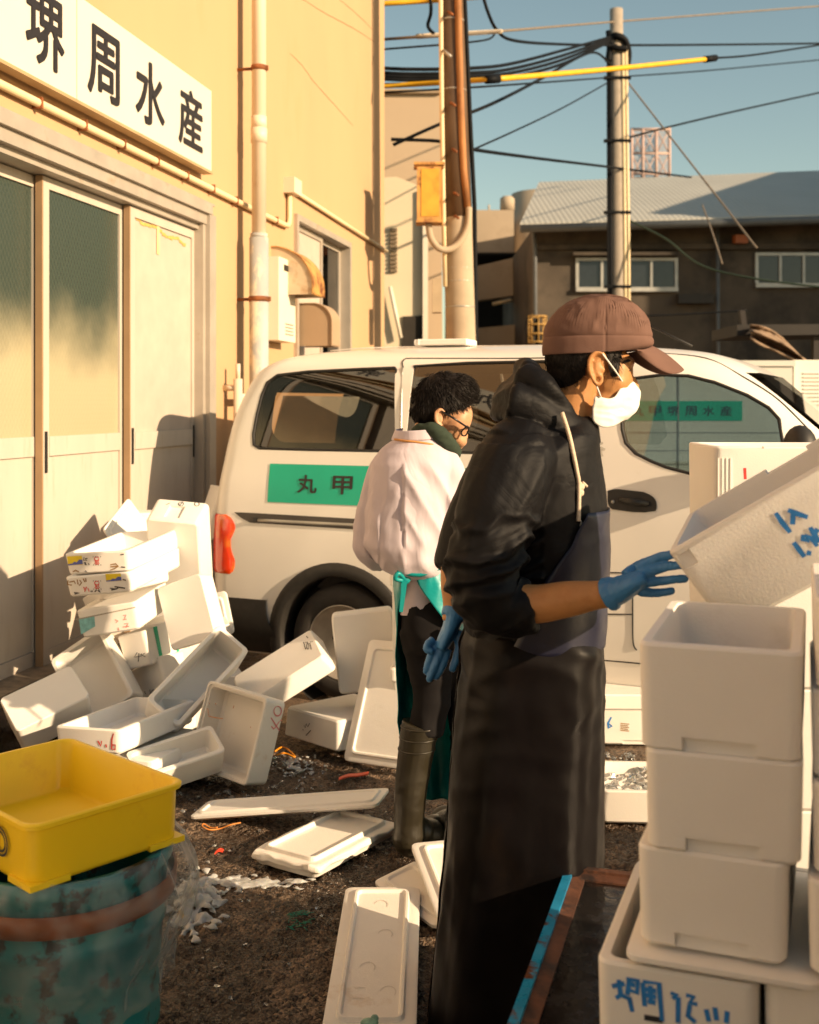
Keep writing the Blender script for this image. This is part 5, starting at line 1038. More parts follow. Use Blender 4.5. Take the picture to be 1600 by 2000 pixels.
# supports hidden low in the heap
for k, (x, y, z, L_, W_, H_, rz, lb) in enumerate(((-1.22, 5.28, 0, .40, .30, .17, 1.2, 'foam box at the very bottom of the door stack'), (-1.05, 5.55, 0, .42, .34, .24, .3, 'foam box on the ground under the one marked 1 0 0'), (-1.1, 5.55, .245, .40, .30, .24, .25, 'foam box carrying the one marked 1 0 0'), (-1.05, 4.62, 0, .44, .28, .165, 1.2, 'foam box on the ground under the red marked shallow one'))):
    put('foam_box', box_mesh((L_, W_, H_), closed=True), FOAM, Matrix.Translation((x, y, z)) @ Matrix.Rotation(rz, 4, 'Z'), lb, 'foam box', PILE)
# ------------------------------------------------------------------ right-hand stacks on the blue cart
YAW = math.radians(-20); ax, ay = Vector((math.cos(YAW), math.sin(YAW), 0)), Vector((-math.sin(YAW), math.cos(YAW), 0)); FL = Vector((.371, 1.83, 0))
CART_Z = .437; RS = 'foam boxes stacked on the blue cart'
def stackbox(wx, dy, z, W_, D_, H_, label, name='foam_box', rz=0.0, notch=True, **kw):
    c = FL + ax * (wx + W_ / 2) + ay * (dy + D_ / 2); Mx = Matrix.Translation((c.x, c.y, z)) @ Matrix.Rotation(YAW + rz, 4, 'Z')
    nt_ = [(Vector((0, -D_ / 2, .012)), Vector((.115, .03, .03)))] if notch else []
    return put(name, box_mesh((W_, D_, H_), taper=.975, notches=nt_, **kw), FOAM, Mx, label, 'foam box', RS), Mx, (W_, D_, H_)
stackbox(.0, 0, .988, .254, .42, .176, 'open foam box on top of the front stack, under the tilted one')
stackbox(.006, .004, .826, .244, .42, .165, 'dented foam box second from the top of the front stack', rz=.02)
stackbox(.0, .01, .667, .236, .41, .162, 'foam box third from the top of the front stack, on a lid', rz=-.02)
o, Mx, d = stackbox(-.068, .0, CART_Z, .256, .44, .20, 'bottom foam box of the front stack with blue handwritten characters', notch=False)
def c7(x, y): return (1100 + x / 2.6667, 1250 + y / 2.6667)
def L7(*p): return [c7(*q) for q in p]
marks(o, Mx, d, [L7((255, 1805), (320, 1790)), L7((290, 1770), (300, 1850), (275, 1868)), L7((300, 1850), (345, 1870), (360, 1940)), L7((330, 1765), (390, 1775), (385, 1840), (340, 1820)), L7((345, 1790), (375, 1800)), L7((345, 1765), (335, 1850)), L7((415, 1785), (425, 1910)), L7((415, 1780), (500, 1790), (515, 1990)), L7((430, 1820), (485, 1830)), L7((432, 1850), (485, 1860)), L7((455, 1800), (458, 1880)), L7((440, 1885), (480, 1890), (470, 1900)), L7((560, 1840), (590, 1850), (570, 1870)), L7((600, 1860), (598, 1998)), L7((640, 1850), (680, 1860), (660, 1890), (700, 1900)), L7((660, 1900), (650, 1960), (690, 1995)), L7((745, 1925), (760, 1990)), L7((790, 1915), (800, 1985)), L7((855, 1935), (850, 1998))], INK_B, .0075, at=c7(550, 1880))
marks(o, Mx, d, [L7((422, 1968), (518, 1985))], INK_K, .009)
c = FL + ax * .13 + ay * .21; put('foam_lid', lid_mesh((.30, .44, .028), raised=False), FOAM, Matrix.Translation((c.x, c.y, .638)) @ Matrix.Rotation(YAW, 4, 'Z'), 'foam lid lying between the two lowest boxes of the front stack', 'foam lid', 'foam lids')
for k, (z, H_, lb) in enumerate(((.664, .150, 'lowest visible foam box of the right edge stack, on a base box'), (.816, .146, 'second lowest foam box of the stack cut by the right edge'), (.964, .140, 'third foam box up in the stack cut by the right edge'), (1.106, .145, 'topmost foam box of the stack cut by the right edge'))):
    stackbox(.262 + .004 * (k % 2), .0 + .01 * (k % 3), z, .26, .42, H_, lb, rz=.01 * (k - 1), notch=False)
stackbox(.195, .01, CART_Z, .30, .44, .222, 'base foam box of the stack cut by the right edge', notch=False)
SS = 'unseen foam boxes added to shade the cart'  # unseen stack, added to shade the front stack and the tub
for k in range(8):
    c = Vector((1.08, 1.36, 0)) + ax * .01 * (k % 3); put('foam_box', box_mesh((.50, .62, .146)), FOAM, Matrix.Translation((c.x, c.y, CART_Z + .147 * k)) @ Matrix.Rotation(YAW + .02 * (k % 2), 4, 'Z'), 'wide foam box in the unseen stack added to shade the cart', 'foam box', SS)
# tilted box in the man's hand
d, w_, o_ = FIT['F']; FS = 1.07; Mf = Matrix.Translation(Vector((0, 0, CH)) * (1 - FS) + Vector(o_) * FS) @ rodr(w_); d = tuple(q * FS for q in d); Lx = .46; Mx = Mf @ Matrix.Translation((Lx / 2 - d[0] / 2, 0, 0)); dF = (Lx, d[1] * .85, d[2]); Mx = Mx @ Matrix.Translation((0, -d[1] * .075, 0))
o = put('foam_box', box_mesh(dF, notches=[(Vector((.02, dF[1] / 2, dF[2])), Vector((.10, .06, .02))), (Vector((-Lx / 2 + .028, -dF[1] / 2, dF[2] - .03)), Vector((.032, .012, .032)))]), FOAM, Mx, 'foam box with blue writing tilted in the gloved hand of the capped man', 'foam box')
def c6(x, y): return (1380 + x / 4.5455, 840 + y / 4.5455)
def L6(*p): return [c6(*q) for q in p]
marks(o, Mx, dF, [L6((615, 735), (680, 830), (745, 910)), L6((725, 710), (800, 740), (900, 775)), L6((770, 740), (765, 840)), L6((775, 1000), (820, 1060), (870, 1130)), L6((890, 1090), (930, 1100)), L6((860, 930), (855, 975), (900, 985), (890, 940), (930, 960), (985, 1035)), L6((920, 865), (960, 930), (1000, 1000)), L6((990, 880), (950, 930))], INK_B, .009, at=c6(800, 900))
# white box behind with red mark, on its stack
BK = 'big foam boxes stacked behind the tilted one'
for k, lb in enumerate(('big foam box on the ground at the foot of the rear stack', 'big foam box second from the ground in the rear stack', 'big foam box just under the red marked one in the rear stack', 'big foam box with a red stroke on top of the rear stack')):
    Hh = .357; p0 = P(1405, 880, 3.3); Mx = Matrix.Translation((p0.x + .31, 3.3 + .2, k * Hh)) @ Matrix.Rotation(math.radians(-3), 4, 'Z'); o = put('foam_box', box_mesh((.62, .4, Hh - .002), t=.03, taper=.99, closed=k < 3, notches=[(Vector((-.19, -.19, Hh)), Vector((.05, .1, .014))), (Vector((-.02, -.19, Hh)), Vector((.04, .1, .02)))] if k == 3 else ()), FOAM, Mx, lb, 'foam box', BK)
    if k == 3: marks(o, Mx, (.62, .4, Hh), [[(1455, 914), (1456, 936)]], INK_R, .008); q = MB(); [q.box((-.31 + .012 + .012 * i, -.2 - .001, Hh * .5), (.004, .004, Hh * .8)) for i in range(4)]; child(q, 'moulded_rib', FOAM, o, True)
# boxes on the ground at the right, beyond the apron
x0 = P(1205, 0, 5.1).x; Mx = Matrix.Translation((x0 + .12, 5.1 + .27, 0)) @ Matrix.Rotation(-.03, 4, 'Z'); dd = (.66, .5, .23); o = put('foam_box', box_mesh(dd, closed=True, notches=[(Vector((.02, -.25, .01)), Vector((.2, .03, .02)))]), FOAM, Mx, 'lidded foam box with blue figures on the ground under the van sill', 'foam box')
q = MB(); q.rings([rloop(.672, .512, .02, .165), rloop(.676, .516, .02, .17), rloop(.676, .516, .02, .225), rloop(.66, .5, .02, .232)], True); child(q, 'lid', FOAM, o, True)
marks(o, Mx, dd, [L7((178, 420), (184, 445)), [c7(*p) for p in circ(205, 440, 8, 14)], L7((252, 402), (235, 435), (238, 460), (255, 450), (240, 438))], INK_B, .008, at=c7(220, 440)); marks(o, Mx, dd, [L7((300, 436 + 9 * k), (345 - 6 * (k % 2), 440 + 9 * k)) for k in range(5)], INK_O, .004, 'stamp_marking', at=c7(320, 450))
Mx = Matrix.Translation((P(1178, 0, 4.15).x + .23, 4.15 + .18, 0)) @ Matrix.Rotation(-.06, 4, 'Z'); ib = put('foam_box', box_mesh((.46, .36, .122)), FOAM, Mx, 'small open foam box of crushed ice on the ground right of the apron', 'foam box')
# ================================================================== cart, tub, barrel, litter, ice
BLUEP = M('blue_chipped_paint', (.015, .22, .42), .4, var=.2, scale=12, stain=(.10, .035, .015), sthr=(.54, .60), sscale=16, rvar=.15)
CRUST = M('cart_rust', (.085, .032, .016), .7, var=.5, scale=22, stain=(.02, .012, .01), sthr=(.5, .62), sscale=10, bump=.4, bscale=70)
WETD = M('wet_deck', (.012, .010, .009), .22, var=.5, scale=14, stain=(.05, .022, .012), sthr=(.55, .7), sscale=6, bump=.3, bscale=50, rvar=.15)
K0, K1 = G(1110, 1700, CART_Z), G(1000, 2000, CART_Z); kd = (K0 - K1).normalized(); kx_ = Vector((kd.y, -kd.x, 0)); K1 = K0 - kd * 1.75; cart = root('hand_cart', (K0.x + .2, K0.y - .8, 0), 'blue rusty steel hand cart carrying the stacks of foam boxes', 'hand cart'); cwid = 1.42
b = MB(); b.hexa([K1 + Vector((0, 0, -.03)), K1 + kx_ * cwid + Vector((0, 0, -.03)), K0 + kx_ * cwid + Vector((0, 0, -.03)), K0 + Vector((0, 0, -.03))], [K1 + Vector((0, 0, -.004)), K1 + kx_ * cwid + Vector((0, 0, -.004)), K0 + kx_ * cwid + Vector((0, 0, -.004)), K0 + Vector((0, 0, -.004))]); b.build('deck', WETD, cart)
for a, c, io in ((K1, K0, kx_), (K0, K0 + kx_ * cwid, -kd), (K0 + kx_ * cwid, K1 + kx_ * cwid, -kx_), (K1 + kx_ * cwid, K1, kd)):
    z = Vector((0, 0, 1)); b = MB(); b.hexa([a - io * .004 - z * .07, c - io * .004 - z * .07, c + io * .016 - z * .07, a + io * .016 - z * .07], [a - io * .004 + z * .012, c - io * .004 + z * .012, c + io * .016 + z * .012, a + io * .016 + z * .012]); b.build('rim', BLUEP if io is kx_ else CRUST, cart)
    b = MB(); b.hexa([a + io * .0165 - z * .0035, c + io * .0165 - z * .0035, c + io * .045 - z * .0035, a + io * .045 - z * .0035], [a + io * .0165 + z * .006, c + io * .0165 + z * .006, c + io * .045 + z * .001, a + io * .045 + z * .001]); b.build('rusted_ledge', CRUST, cart)
for f0 in (.12, .88):
    for g in (.1, .9):
        c = K1.lerp(K0, f0) + kx_ * cwid * g; b = MB(); b.box((c.x, c.y, .28), (.05, .05, .26)); b.build('leg', BLUEP, cart); b = MB(); b.lathe([(.02, -.02), (.075, -.02), (.085, -.01), (.085, .01), (.075, .02), (.02, .02)], Matrix.Translation((c.x, c.y, .085)) @ Matrix.Rotation(math.pi / 2, 4, 'Y'), 24); b.build('caster_wheel', DARK, cart)
# yellow tub on the barrel
TY = M('tub_yellow', (.90, .60, .016), .38, var=.05, scale=4, stain=(.75, .38, .02), sthr=(.60, .8), sscale=5, sss=.12, rvar=.08, bump=.04, bscale=60)
tn, tr, tf = G(60, 1618, .68), G(365, 1527, .68), G(133, 1441, .68); e1, e2 = (tr - tn), (tf - tr); tc_ = tn + (e1 + e2) / 2; Lx, Ly = e1.length, e2.length; Mt = Matrix.Translation((tc_.x, tc_.y, .545)) @ Matrix.Rotation(math.atan2(e1.y, e1.x), 4, 'Z'); Ht = .137
def bar_loop(dx, z, r=.035): return rloop(Lx + dx, Ly + dx, r, z, 6)
b = MB(); prof = [(-.036, 0), (-.022, .004), (-.018, .012), (-.012, Ht - .018), (-.008, Ht - .014), (.004, Ht - .012), (.006, Ht - .003), (0, Ht), (-.014, Ht), (-.022, Ht - .006), (-.032, .018), (-.05, .010)]
b.rings([bar_loop(a, z) for a, z in prof], True); me = finish(rec(b), 50); tub = put('yellow_tub', me, TY, Mt, 'empty yellow plastic tub resting on the bagged teal barrel', 'tub')
for sx in (-1, 1):
    for sy in (-1, 1): b = MB(); x_, y_ = sx * Lx / 2, sy * Ly / 2; b.prism([(x_ - sx * .095, y_ - sy * .002, 0), (x_ - sx * .002, y_ - sy * .002, 0), (x_ - sx * .002, y_ - sy * .095, 0), (x_ - sx * .022, y_ - sy * .095, 0), (x_ - sx * .022, y_ - sy * .022, 0), (x_ - sx * .095, y_ - sy * .022, 0)], (0, 0, .013)); child(b, 'foot_rim', TY, tub, True)
b = MB(); fx = Vector((-Lx / 2 - .001, 0, 0))
for cx_, r_ in ((0, .03), (0, .021)): ribbon(b, circ(0, .075, r_, r_, 0, 360, 24), .005, lambda x, y: Vector((-Lx / 2 - .0 + .0085 - .006 * (y / Ht) - .0012 * 1 - .002, x + .128 - Ly / 2, y)))
child(b, 'painted_ring', INK_K, tub)
barrel = root('teal_barrel', (tc_.x + .06, tc_.y - .05, 0), 'scuffed teal plastic barrel wrapped in clear plastic under the yellow tub', 'barrel'); BX, BY = tc_.x + .04, tc_.y - .03
TEALB = M('barrel_teal', (.004, .17, .185), .4, var=.2, scale=6, stain=(.005, .009, .010), sthr=(.53, .60), sscale=12, rvar=.12, bump=.1, bscale=40)
b = MB(); b.lathe([(.15, 0), (.195, .004), (.205, .02), (.208, .12), (.215, .13), (.215, .15), (.210, .16), (.222, .36), (.23, .37), (.23, .39), (.225, .40), (.235, .50), (.245, .51), (.245, .54), (.225, .54), (.215, .50), (.19, .03), (0, .03)], Matrix.Translation((BX, BY, 0)), 56); b.build('drum', TEALB, barrel)
b = MB(); b.lathe([(.2455, .43), (.252, .432), (.254, .475), (.2475, .478)], Matrix.Translation((BX, BY, 0)), 56, False); b.build('orange_band', M('orange_band', (.20, .05, .008), .5, var=.25, scale=20), barrel)
def bag():
    m = bpy.data.materials.new('clear_plastic'); m.use_nodes = True; nt = m.node_tree; L = nt.links.new; b = nt.nodes['Principled BSDF']; o = [n for n in nt.nodes if n.type == 'OUTPUT_MATERIAL'][0]
    b.inputs['Base Color'].default_value = (.55, .56, .55, 1); b.inputs['Roughness'].default_value = .28; b.inputs['Specular IOR Level'].default_value = .9
    t = nt.nodes.new('ShaderNodeBsdfTransparent'); t.inputs[0].default_value = (.94, .95, .95, 1); lw = nt.nodes.new('ShaderNodeLayerWeight'); lw.inputs[0].default_value = .35
    n = nt.nodes.new('ShaderNodeTexNoise'); n.inputs['Scale'].default_value = 9; n.inputs['Detail'].default_value = 7; n.inputs['Distortion'].default_value = 1.5
    tc = nt.nodes.new('ShaderNodeTexCoord'); L(tc.outputs['Object'], n.inputs[0])
    mr = nt.nodes.new('ShaderNodeMapRange'); mr.inputs[1].default_value = .4; mr.inputs[2].default_value = .72; mr.inputs[3].default_value = .02; mr.inputs[4].default_value = .24; L(n.outputs[0], mr.inputs[0])
    ad = nt.nodes.new('ShaderNodeMath'); ad.operation = 'MULTIPLY_ADD'; ad.inputs[1].default_value = .42; L(lw.outputs['Facing'], ad.inputs[0]); L(mr.outputs[0], ad.inputs[2]); ad.use_clamp = True
    bp = nt.nodes.new('ShaderNodeBump'); bp.inputs['Strength'].default_value = .5; bp.inputs['Distance'].default_value = .008; L(n.outputs[0], bp.inputs['Height']); L(bp.outputs[0], b.inputs['Normal'])
    mx = nt.nodes.new('ShaderNodeMixShader'); L(ad.outputs[0], mx.inputs[0]); L(t.outputs[0], mx.inputs[1]); L(b.outputs[0], mx.inputs[2]); L(mx.outputs[0], o.inputs[0]); return m
b = MB(); rs = []; n = 160
for i in range(40):
    z = .55 - .335 * i / 39; row = []
    for k in range(n):
        a = 2 * math.pi * k / n; f = i / 39
        r_ = .252 + .045 * math.sin(math.pi * min(f * 1.3, 1)) * (1 + .3 * math.sin(a)) + .012 * nz(Vector((math.cos(a) * 3, math.sin(a) * 3, z * 3)), 2) + .008 * ridge(math.cos(a) * 5, math.sin(a) * 5, z * 9) + .010 * f * math.sin(a * 9 + 2 * math.sin(a * 2)) - .02 * f * f
        row.append(Vector((BX + r_ * math.cos(a), BY + r_ * math.sin(a), z + .03 * f * math.sin(a * 2 + 1) + .012 * f * nz(Vector((math.cos(a), math.sin(a), 0)), 3))))
    rs.append(row)
b.rings(rs, False, True, True); tag(b.build('plastic_bag', bag(), None, False), 'clear crumpled plastic bag pulled over the teal barrel', 'plastic bag')
wb = put('white_tub', finish(box_mesh((.3, .4, .30), t=.02, closed=True)), FOAM, Matrix.Translation((-.81 - .165, 2.02, .20)) @ Matrix.Rotation(.15, 4, 'Z'), 'white foam box at the extreme left edge beside the yellow tub', 'foam box')
b = MB(); b.rings([rloop(.25, .34, .02, 0), rloop(.26, .36, .02, .198)], True); put('foam_box', finish(rec(b)), FOAM, Matrix.Translation((-.985, 2.02, 0)) @ Matrix.Rotation(.1, 4, 'Z'), 'foam box on the ground carrying the one at the left edge', 'foam box')
# crushed ice, gravel, litter
def hulls(n, seed, pts=10):
    r = random.Random(seed); out = []
    for _ in range(n):
        bm = bmesh.new()
        for _ in range(pts): v = Vector((r.gauss(0, 1), r.gauss(0, 1), r.gauss(0, 1))).normalized() * r.uniform(.7, 1.05); v.z *= .7; bm.verts.new(v)
        h = bmesh.ops.convex_hull(bm, input=bm.verts); bmesh.ops.delete(bm, geom=list({e for e in h['geom_unused'] + h['geom_interior'] if isinstance(e, bmesh.types.BMVert)}), context='VERTS')
        bm.verts.ensure_lookup_table(); bm.verts.index_update(); out.append(([v.co.copy() for v in bm.verts], [[v.index for v in f.verts] for f in bm.faces])); bm.free()
    return out
HU = hulls(14, 3)
def gz(x, y): return float(gheight(np.array([[x]]), np.array([[y]]))[0, 0])
def chunk(mb, c, r, flat=1.0, el=1.0):
    vs, fs = random.choice(HU); R_ = Matrix.Rotation(random.uniform(0, 6.28), 3, 'Z') @ Matrix.Rotation(random.uniform(-.6, .6), 3, 'X'); mb.add([R_ @ Vector((v.x * r * el, v.y * r, v.z * r)) * 1.0 if flat == 1 else Vector(((R_ @ v).x * r * el, (R_ @ v).y * r, (R_ @ v).z * r * flat)) for v in vs], fs, False)
    n0 = len(mb.v) - len(vs)
    for i in range(n0, len(mb.v)): mb.v[i] = tuple(Vector(mb.v[i]) + Vector(c))
ICE = M('ice', (.86, .88, .88), .12, var=.05, scale=20, trans=.85, ior=1.31, spec=.5, bump=.15, bscale=50)
ICEW = M('ice_heap', (.90, .91, .90), .10, var=.05, scale=20, trans=.55, ior=1.31, spec=.5, bump=.2, bscale=45, sss=.2)
random.seed(11); b = MB()
for _ in range(230):                                                     # the heap beside the barrel
    x, y = random.gauss(383, 25), random.gauss(1765, 24); p = G(x, y); hgt = max(0, .085 - .10 * math.hypot((x - 378) / 55, (y - 1765) / 50)); r = random.uniform(.012, .030); chunk(b, (p.x, p.y, gz(p.x, p.y) + random.uniform(0, hgt) + r * .2), r, .7)
for _ in range(64): x, y = random.gauss(485, 48), random.gauss(1722, 6); p = G(x, y); r = random.uniform(.010, .026); chunk(b, (p.x, p.y, gz(p.x, p.y) + r * .2), r, .5, 1.7)
for _ in range(60): x, y = random.gauss(575, 22), random.gauss(1494, 10); p = G(x, y); r = random.uniform(.010, .022); chunk(b, (p.x, p.y, gz(p.x, p.y) + r * .3), r, .7)
me = blob(b, .0045, 2, lambda c, n: .0016 * nz(c, 90)); tag(link('crushed_ice', me, ICEW), 'melting crushed ice heaped on the asphalt beside the barrel and boxes', 'ice', kind='stuff')
b = MB()
for _ in range(60): x, y = random.gauss(480, 60), random.gauss(1560, 9); p = G(x, y); r = random.uniform(.008, .02); chunk(b, (p.x, p.y, gz(p.x, p.y) + r * .3), r, .7)
for _ in range(70): x, y = random.gauss(575, 34), random.gauss(1496, 16); p = G(x, y); r = random.uniform(.006, .014); chunk(b, (p.x, p.y, gz(p.x, p.y) + r * .3), r, .7)
for _ in range(170):
    x, y = random.uniform(330, 900), random.uniform(1480, 1960) if random.random() < .3 else random.uniform(1480, 1780); p = G(x, y); r = random.uniform(.004, .012); chunk(b, (p.x, p.y, gz(p.x, p.y) + r * .3), r, .7)
for _ in range(40): x, y = random.uniform(1170, 1240), random.uniform(1470, 1490); p = G(x, y); r = random.uniform(.008, .018); chunk(b, (p.x, p.y, gz(p.x, p.y) + r * .3), r, .8)
tag(b.build('ice_chips', ICE, None), 'loose clear ice chips scattered over the dark asphalt', 'ice', kind='stuff')
b = MB()
for _ in range(160): x, y = random.uniform(-.2, .2), random.uniform(-.15, .15); r = random.uniform(.010, .022); q = ib.matrix_basis @ Vector((x, y, 0)); chunk(b, (q.x, q.y, .05 + .035 * (1 - (x / .2) ** 2) + random.uniform(0, .02)), r, .8)
tag(b.build('box_ice', ICE, None), 'crushed ice filling the small open foam box', 'ice', kind='stuff')
GRAV = M('gravel', (.085, .066, .05), .6, var=.6, scale=30)
b = MB()
for _ in range(5200):
    y = 1440 + 640 * random.random() ** .8; x = random.uniform(280, 1120); p = G(x, y); r = .0018 + .0055 * random.random() ** 3; chunk(b, (p.x, p.y, gz(p.x, p.y) + r * .35), r)
tag(b.build('gravel', GRAV, None), 'fine dark grit over the asphalt yard', 'gravel', kind='stuff')
def litter(pts, wd, m, label, name, h=.004):
    b = MB(); q = [G(*p) for p in pts]; q = [Vector((v.x, v.y, gz(v.x, v.y) + h + .004 * math.sin(i * 1.9))) for i, v in enumerate(q)]
    ribs = catmull(q, 4); b.tube(ribs, wd, 6) if wd < .006 else b.rings([[v + Vector((0, -wd / 2, .001)), v + Vector((0, wd / 2, .001)), v + Vector((0, wd / 2, .006)), v + Vector((0, -wd / 2, .006))] for v in ribs], True)
    tag(b.build(name, m), label, 'litter')
litter([(662, 1524), (680, 1520), (700, 1517), (720, 1514)], .03, M('litter_red', (.62, .09, .04), .4), 'red plastic strip lying on the wet ground near the boot', 'plastic_strip', .012)
OR_ = M('litter_orange', (.72, .26, .01), .4)
litter([(537, 1474), (552, 1466), (566, 1472), (576, 1482), (556, 1478), (540, 1484)], .004, OR_, 'orange plastic strap curled on the ground by the box marked 4.0', 'plastic_strap', .014)
litter([(470, 1612), (450, 1617), (430, 1616), (410, 1620), (396, 1617), (398, 1612), (412, 1614), (425, 1616)], .0028, M('string_orange', (.58, .22, .05), .6), 'thin orange string looped on the ground under the long lid', 'string', .01)
litter([(420, 1668), (428, 1662), (436, 1660)], .02, M('litter_red_small', (.66, .05, .02), .4), 'tiny red scrap on the ground below the orange string', 'scrap', .008)
litter([(345, 1806), (352, 1800), (358, 1804)], .022, M('litter_ochre', (.6, .33, .04), .5), 'small ochre scrap in the ice heap beside the barrel', 'scrap', .03)
NETG = M('net_green', (.02, .22, .15), .6)
b = MB()
for _ in range(40):
    p = G(random.uniform(562, 606), random.uniform(1786, 1812)); a = random.uniform(0, 6.28); q = Vector((p.x, p.y, gz(p.x, p.y) + .004)); b.tube([q, q + Vector((.012 * math.cos(a), .012 * math.sin(a), .006)), q + Vector((.02 * math.cos(a + .8), .02 * math.sin(a + .8), .001))], .0011, 5)
tag(b.build('net_scrap', NETG), 'frayed scrap of green netting on the asphalt', 'litter')
b = MB(); p = G(722, 2004, .05); b.ellip(p + Vector((0, 0, .008)), (.022, .014, .010)); b.ellip(p + Vector((.012, .008, .014)), (.010, .008, .009)); tag(b.build('plastic_wad', M('wad_green', (.22, .38, .30), .5, var=.3, scale=60)), 'small pale green wad lying on the nearest foam lid', 'litter')
# ================================================================== people
def ringpts(c, px_fn, n=40): return [px_fn(2 * math.pi * k / n) for k in range(n)]
def torso(mb, rows, Y0, n=40, grow=0.0, exp=2.3):
    """rows: (py, left px, right px, half depth m, depth shift); closed loft"""
    rs = []
    for py, xl, xr, hd, dy in rows:
        cx, h = (xl + xr) / 2, (xr - xl) / 2; Yc = Y0 + dy; g = grow / Yc * F
        row = []
        for k in range(n):
            a = 2 * math.pi * k / n; ca, sa = math.cos(a), math.sin(a); e = 2 / exp
            fx, fy = math.copysign(abs(ca) ** e, ca), math.copysign(abs(sa) ** e, sa)
            p = P(cx + (h + g) * fx, py, Yc); row.append(p + Vector((0, (hd + grow) * fy, 0)))
        rs.append(row)
    mb.rings(rs, True); return mb
def limb(mb, pts, Y0, seg=18):
    """pts: (px, py, depth shift, radius m or pair)"""
    ps = [P(x, y, Y0 + dy) for x, y, dy, r in pts]; n = len(ps); rr = [p[3] for p in pts]
    fine = catmull(ps, 5); m = len(fine); t = [i * (n - 1) / (m - 1) for i in range(m)]
    def rad(v): return v if isinstance(v, (tuple, list)) else (v, v)
    ra = [np.interp(q, range(n), [rad(r)[0] for r in rr]) for q in t]; rb = [np.interp(q, range(n), [rad(r)[1] for r in rr]) for q in t]
    mb.tube(fine, [(float(a), float(b)) for a, b in zip(ra, rb)], seg); return mb
def hand(name, Y0, palm, fingers, m, parent, cuff=None):
    mb = MB(); limb(mb, palm, Y0, 16)
    for f in fingers: limb(mb, [(x, y, dy, r) for (x, y, dy), r in zip(f[0], f[1])], Y0, 12); x, y, dy = f[0][-1]; mb.ellip(P(x, y, Y0 + dy), (f[1][-1],) * 3, None, 12, 8)
    if cuff: limb(mb, cuff, Y0, 20)
    me = blob(mb, .0028, 5, lambda c, n: .0009 * ridge(c.x * 70, c.y * 70, c.z * 40) + .0006 * nz(c, 160)); return link(name, me, m, parent)
def strands(mb, n, base, r0=.0016, seed=1):
    """base(rng) -> (root, direction, length, droop)"""
    rng = random.Random(seed)
    for _ in range(n):
        b_ = base(rng)
        if b_ is None: continue
        p, d, L_, g = b_; d = d.normalized(); q1 = p + d * L_ * .5 + g * L_ * .15; q2 = p + d * L_ * .9 + g * L_ * .6; s = d.cross(Vector((.3, .5, .8))).normalized(); t = d.cross(s)
        r = r0 * rng.uniform(.6, 1.3); mb.add([p + s * r, p - s * r * .5 + t * r * .9, p - s * r * .5 - t * r * .9, q1 + s * r * .8, q1 - s * r * .4 + t * r * .7, q1 - s * r * .4 - t * r * .7, q2], [(0, 1, 4, 3), (1, 2, 5, 4), (2, 0, 3, 5), (3, 4, 6), (4, 5, 6), (5, 3, 6)], True)
def skin(name, col): return M(name, col, .48, var=.08, scale=25, sss=.18, bump=.12, bscale=260, spec=.4, stain=tuple(c * s for c, s in zip(col, (.85, .68, .6))), sthr=(.55, .8), sscale=14, bdist=.001)
def cloth(name, col, rough=.8, bump=.2, **kw): return M(name, col, rough, var=.08, scale=12, bump=bump, bscale=420, spec=.25, bdist=.001, **kw)
HAIR = M('hair_black', (.012, .009, .008), .6, var=.3, scale=50, spec=.25)
GLOVE = M('glove_blue', (.05, .205, .47), .42, var=.08, scale=18, bump=.12, bscale=150, spec=.5)
# ------------------------------------------------------------------ the capped man
YM = 2.85
mb = MB(); torso(mb, [(830, 1055, 1150, .07, 0), (870, 985, 1150, .15, 0), (930, 950, 1158, .16, 0), (1050, 940, 1160, .13, 0), (1180, 935, 1150, .13, 0), (1300, 925, 1150, .15, 0), (1390, 935, 1145, .14, 0)], YM)
limb(mb, [(1098, 860, 0, .066), (1112, 810, 0, .060), (1128, 760, 0, .058), (1140, 720, 0, .06)], YM)
limb(mb, [(1015, 905, -.17, .055), (985, 1000, -.20, .050), (962, 1110, -.23, .046), (975, 1165, -.25, .045), (1040, 1180, -.27, .045), (1110, 1170, -.30, .041), (1160, 1163, -.32, .033), (1200, 1158, -.335, .029), (1225, 1148, -.345, .026)], YM)      # right arm, nearest
limb(mb, [(1010, 905, .17, .055), (960, 1000, .17, .048), (900, 1090, .15, .043), (888, 1130, .13, .038), (888, 1180, .11, .031), (884, 1215, .10, .028)], YM)        # left arm, behind the back
for dy in (-.09, .09): limb(mb, [(1035, 1340, dy, .088), (1020, 1560, dy, .070), (1015, 1700, dy, .058), (1000, 1800, dy + .0, .056), (995, 1990, dy, .042), (1000, 2060, dy, .045)], YM)
Rh = Matrix.Rotation(math.radians(8), 3, 'Y')
mb.ellip(P(1146, 690, YM), (.098, .076, .103), Rh); mb.ellip(P(1192, 738, YM), (.058, .060, .085), Rh); mb.ellip(P(1185, 782, YM), (.058, .054, .042), Rh); mb.ellip(P(1213, 806, YM), (.024, .024, .02)); mb.ellip(P(1222, 708, YM), (.022, .048, .018))
mb.ellip(P(1236, 752, YM), (.016, .012, .026), Matrix.Rotation(math.radians(-20), 3, 'Y')); mb.ellip(P(1240, 764, YM), (.012, .013, .010))
for s_ in (-1, 1): mb.ellip(P(1202, 745, YM + s_ * .04), (.03, .02, .026)); mb.ellip(P(1220, 722, YM + s_ * .032), (.012, .016, .013))
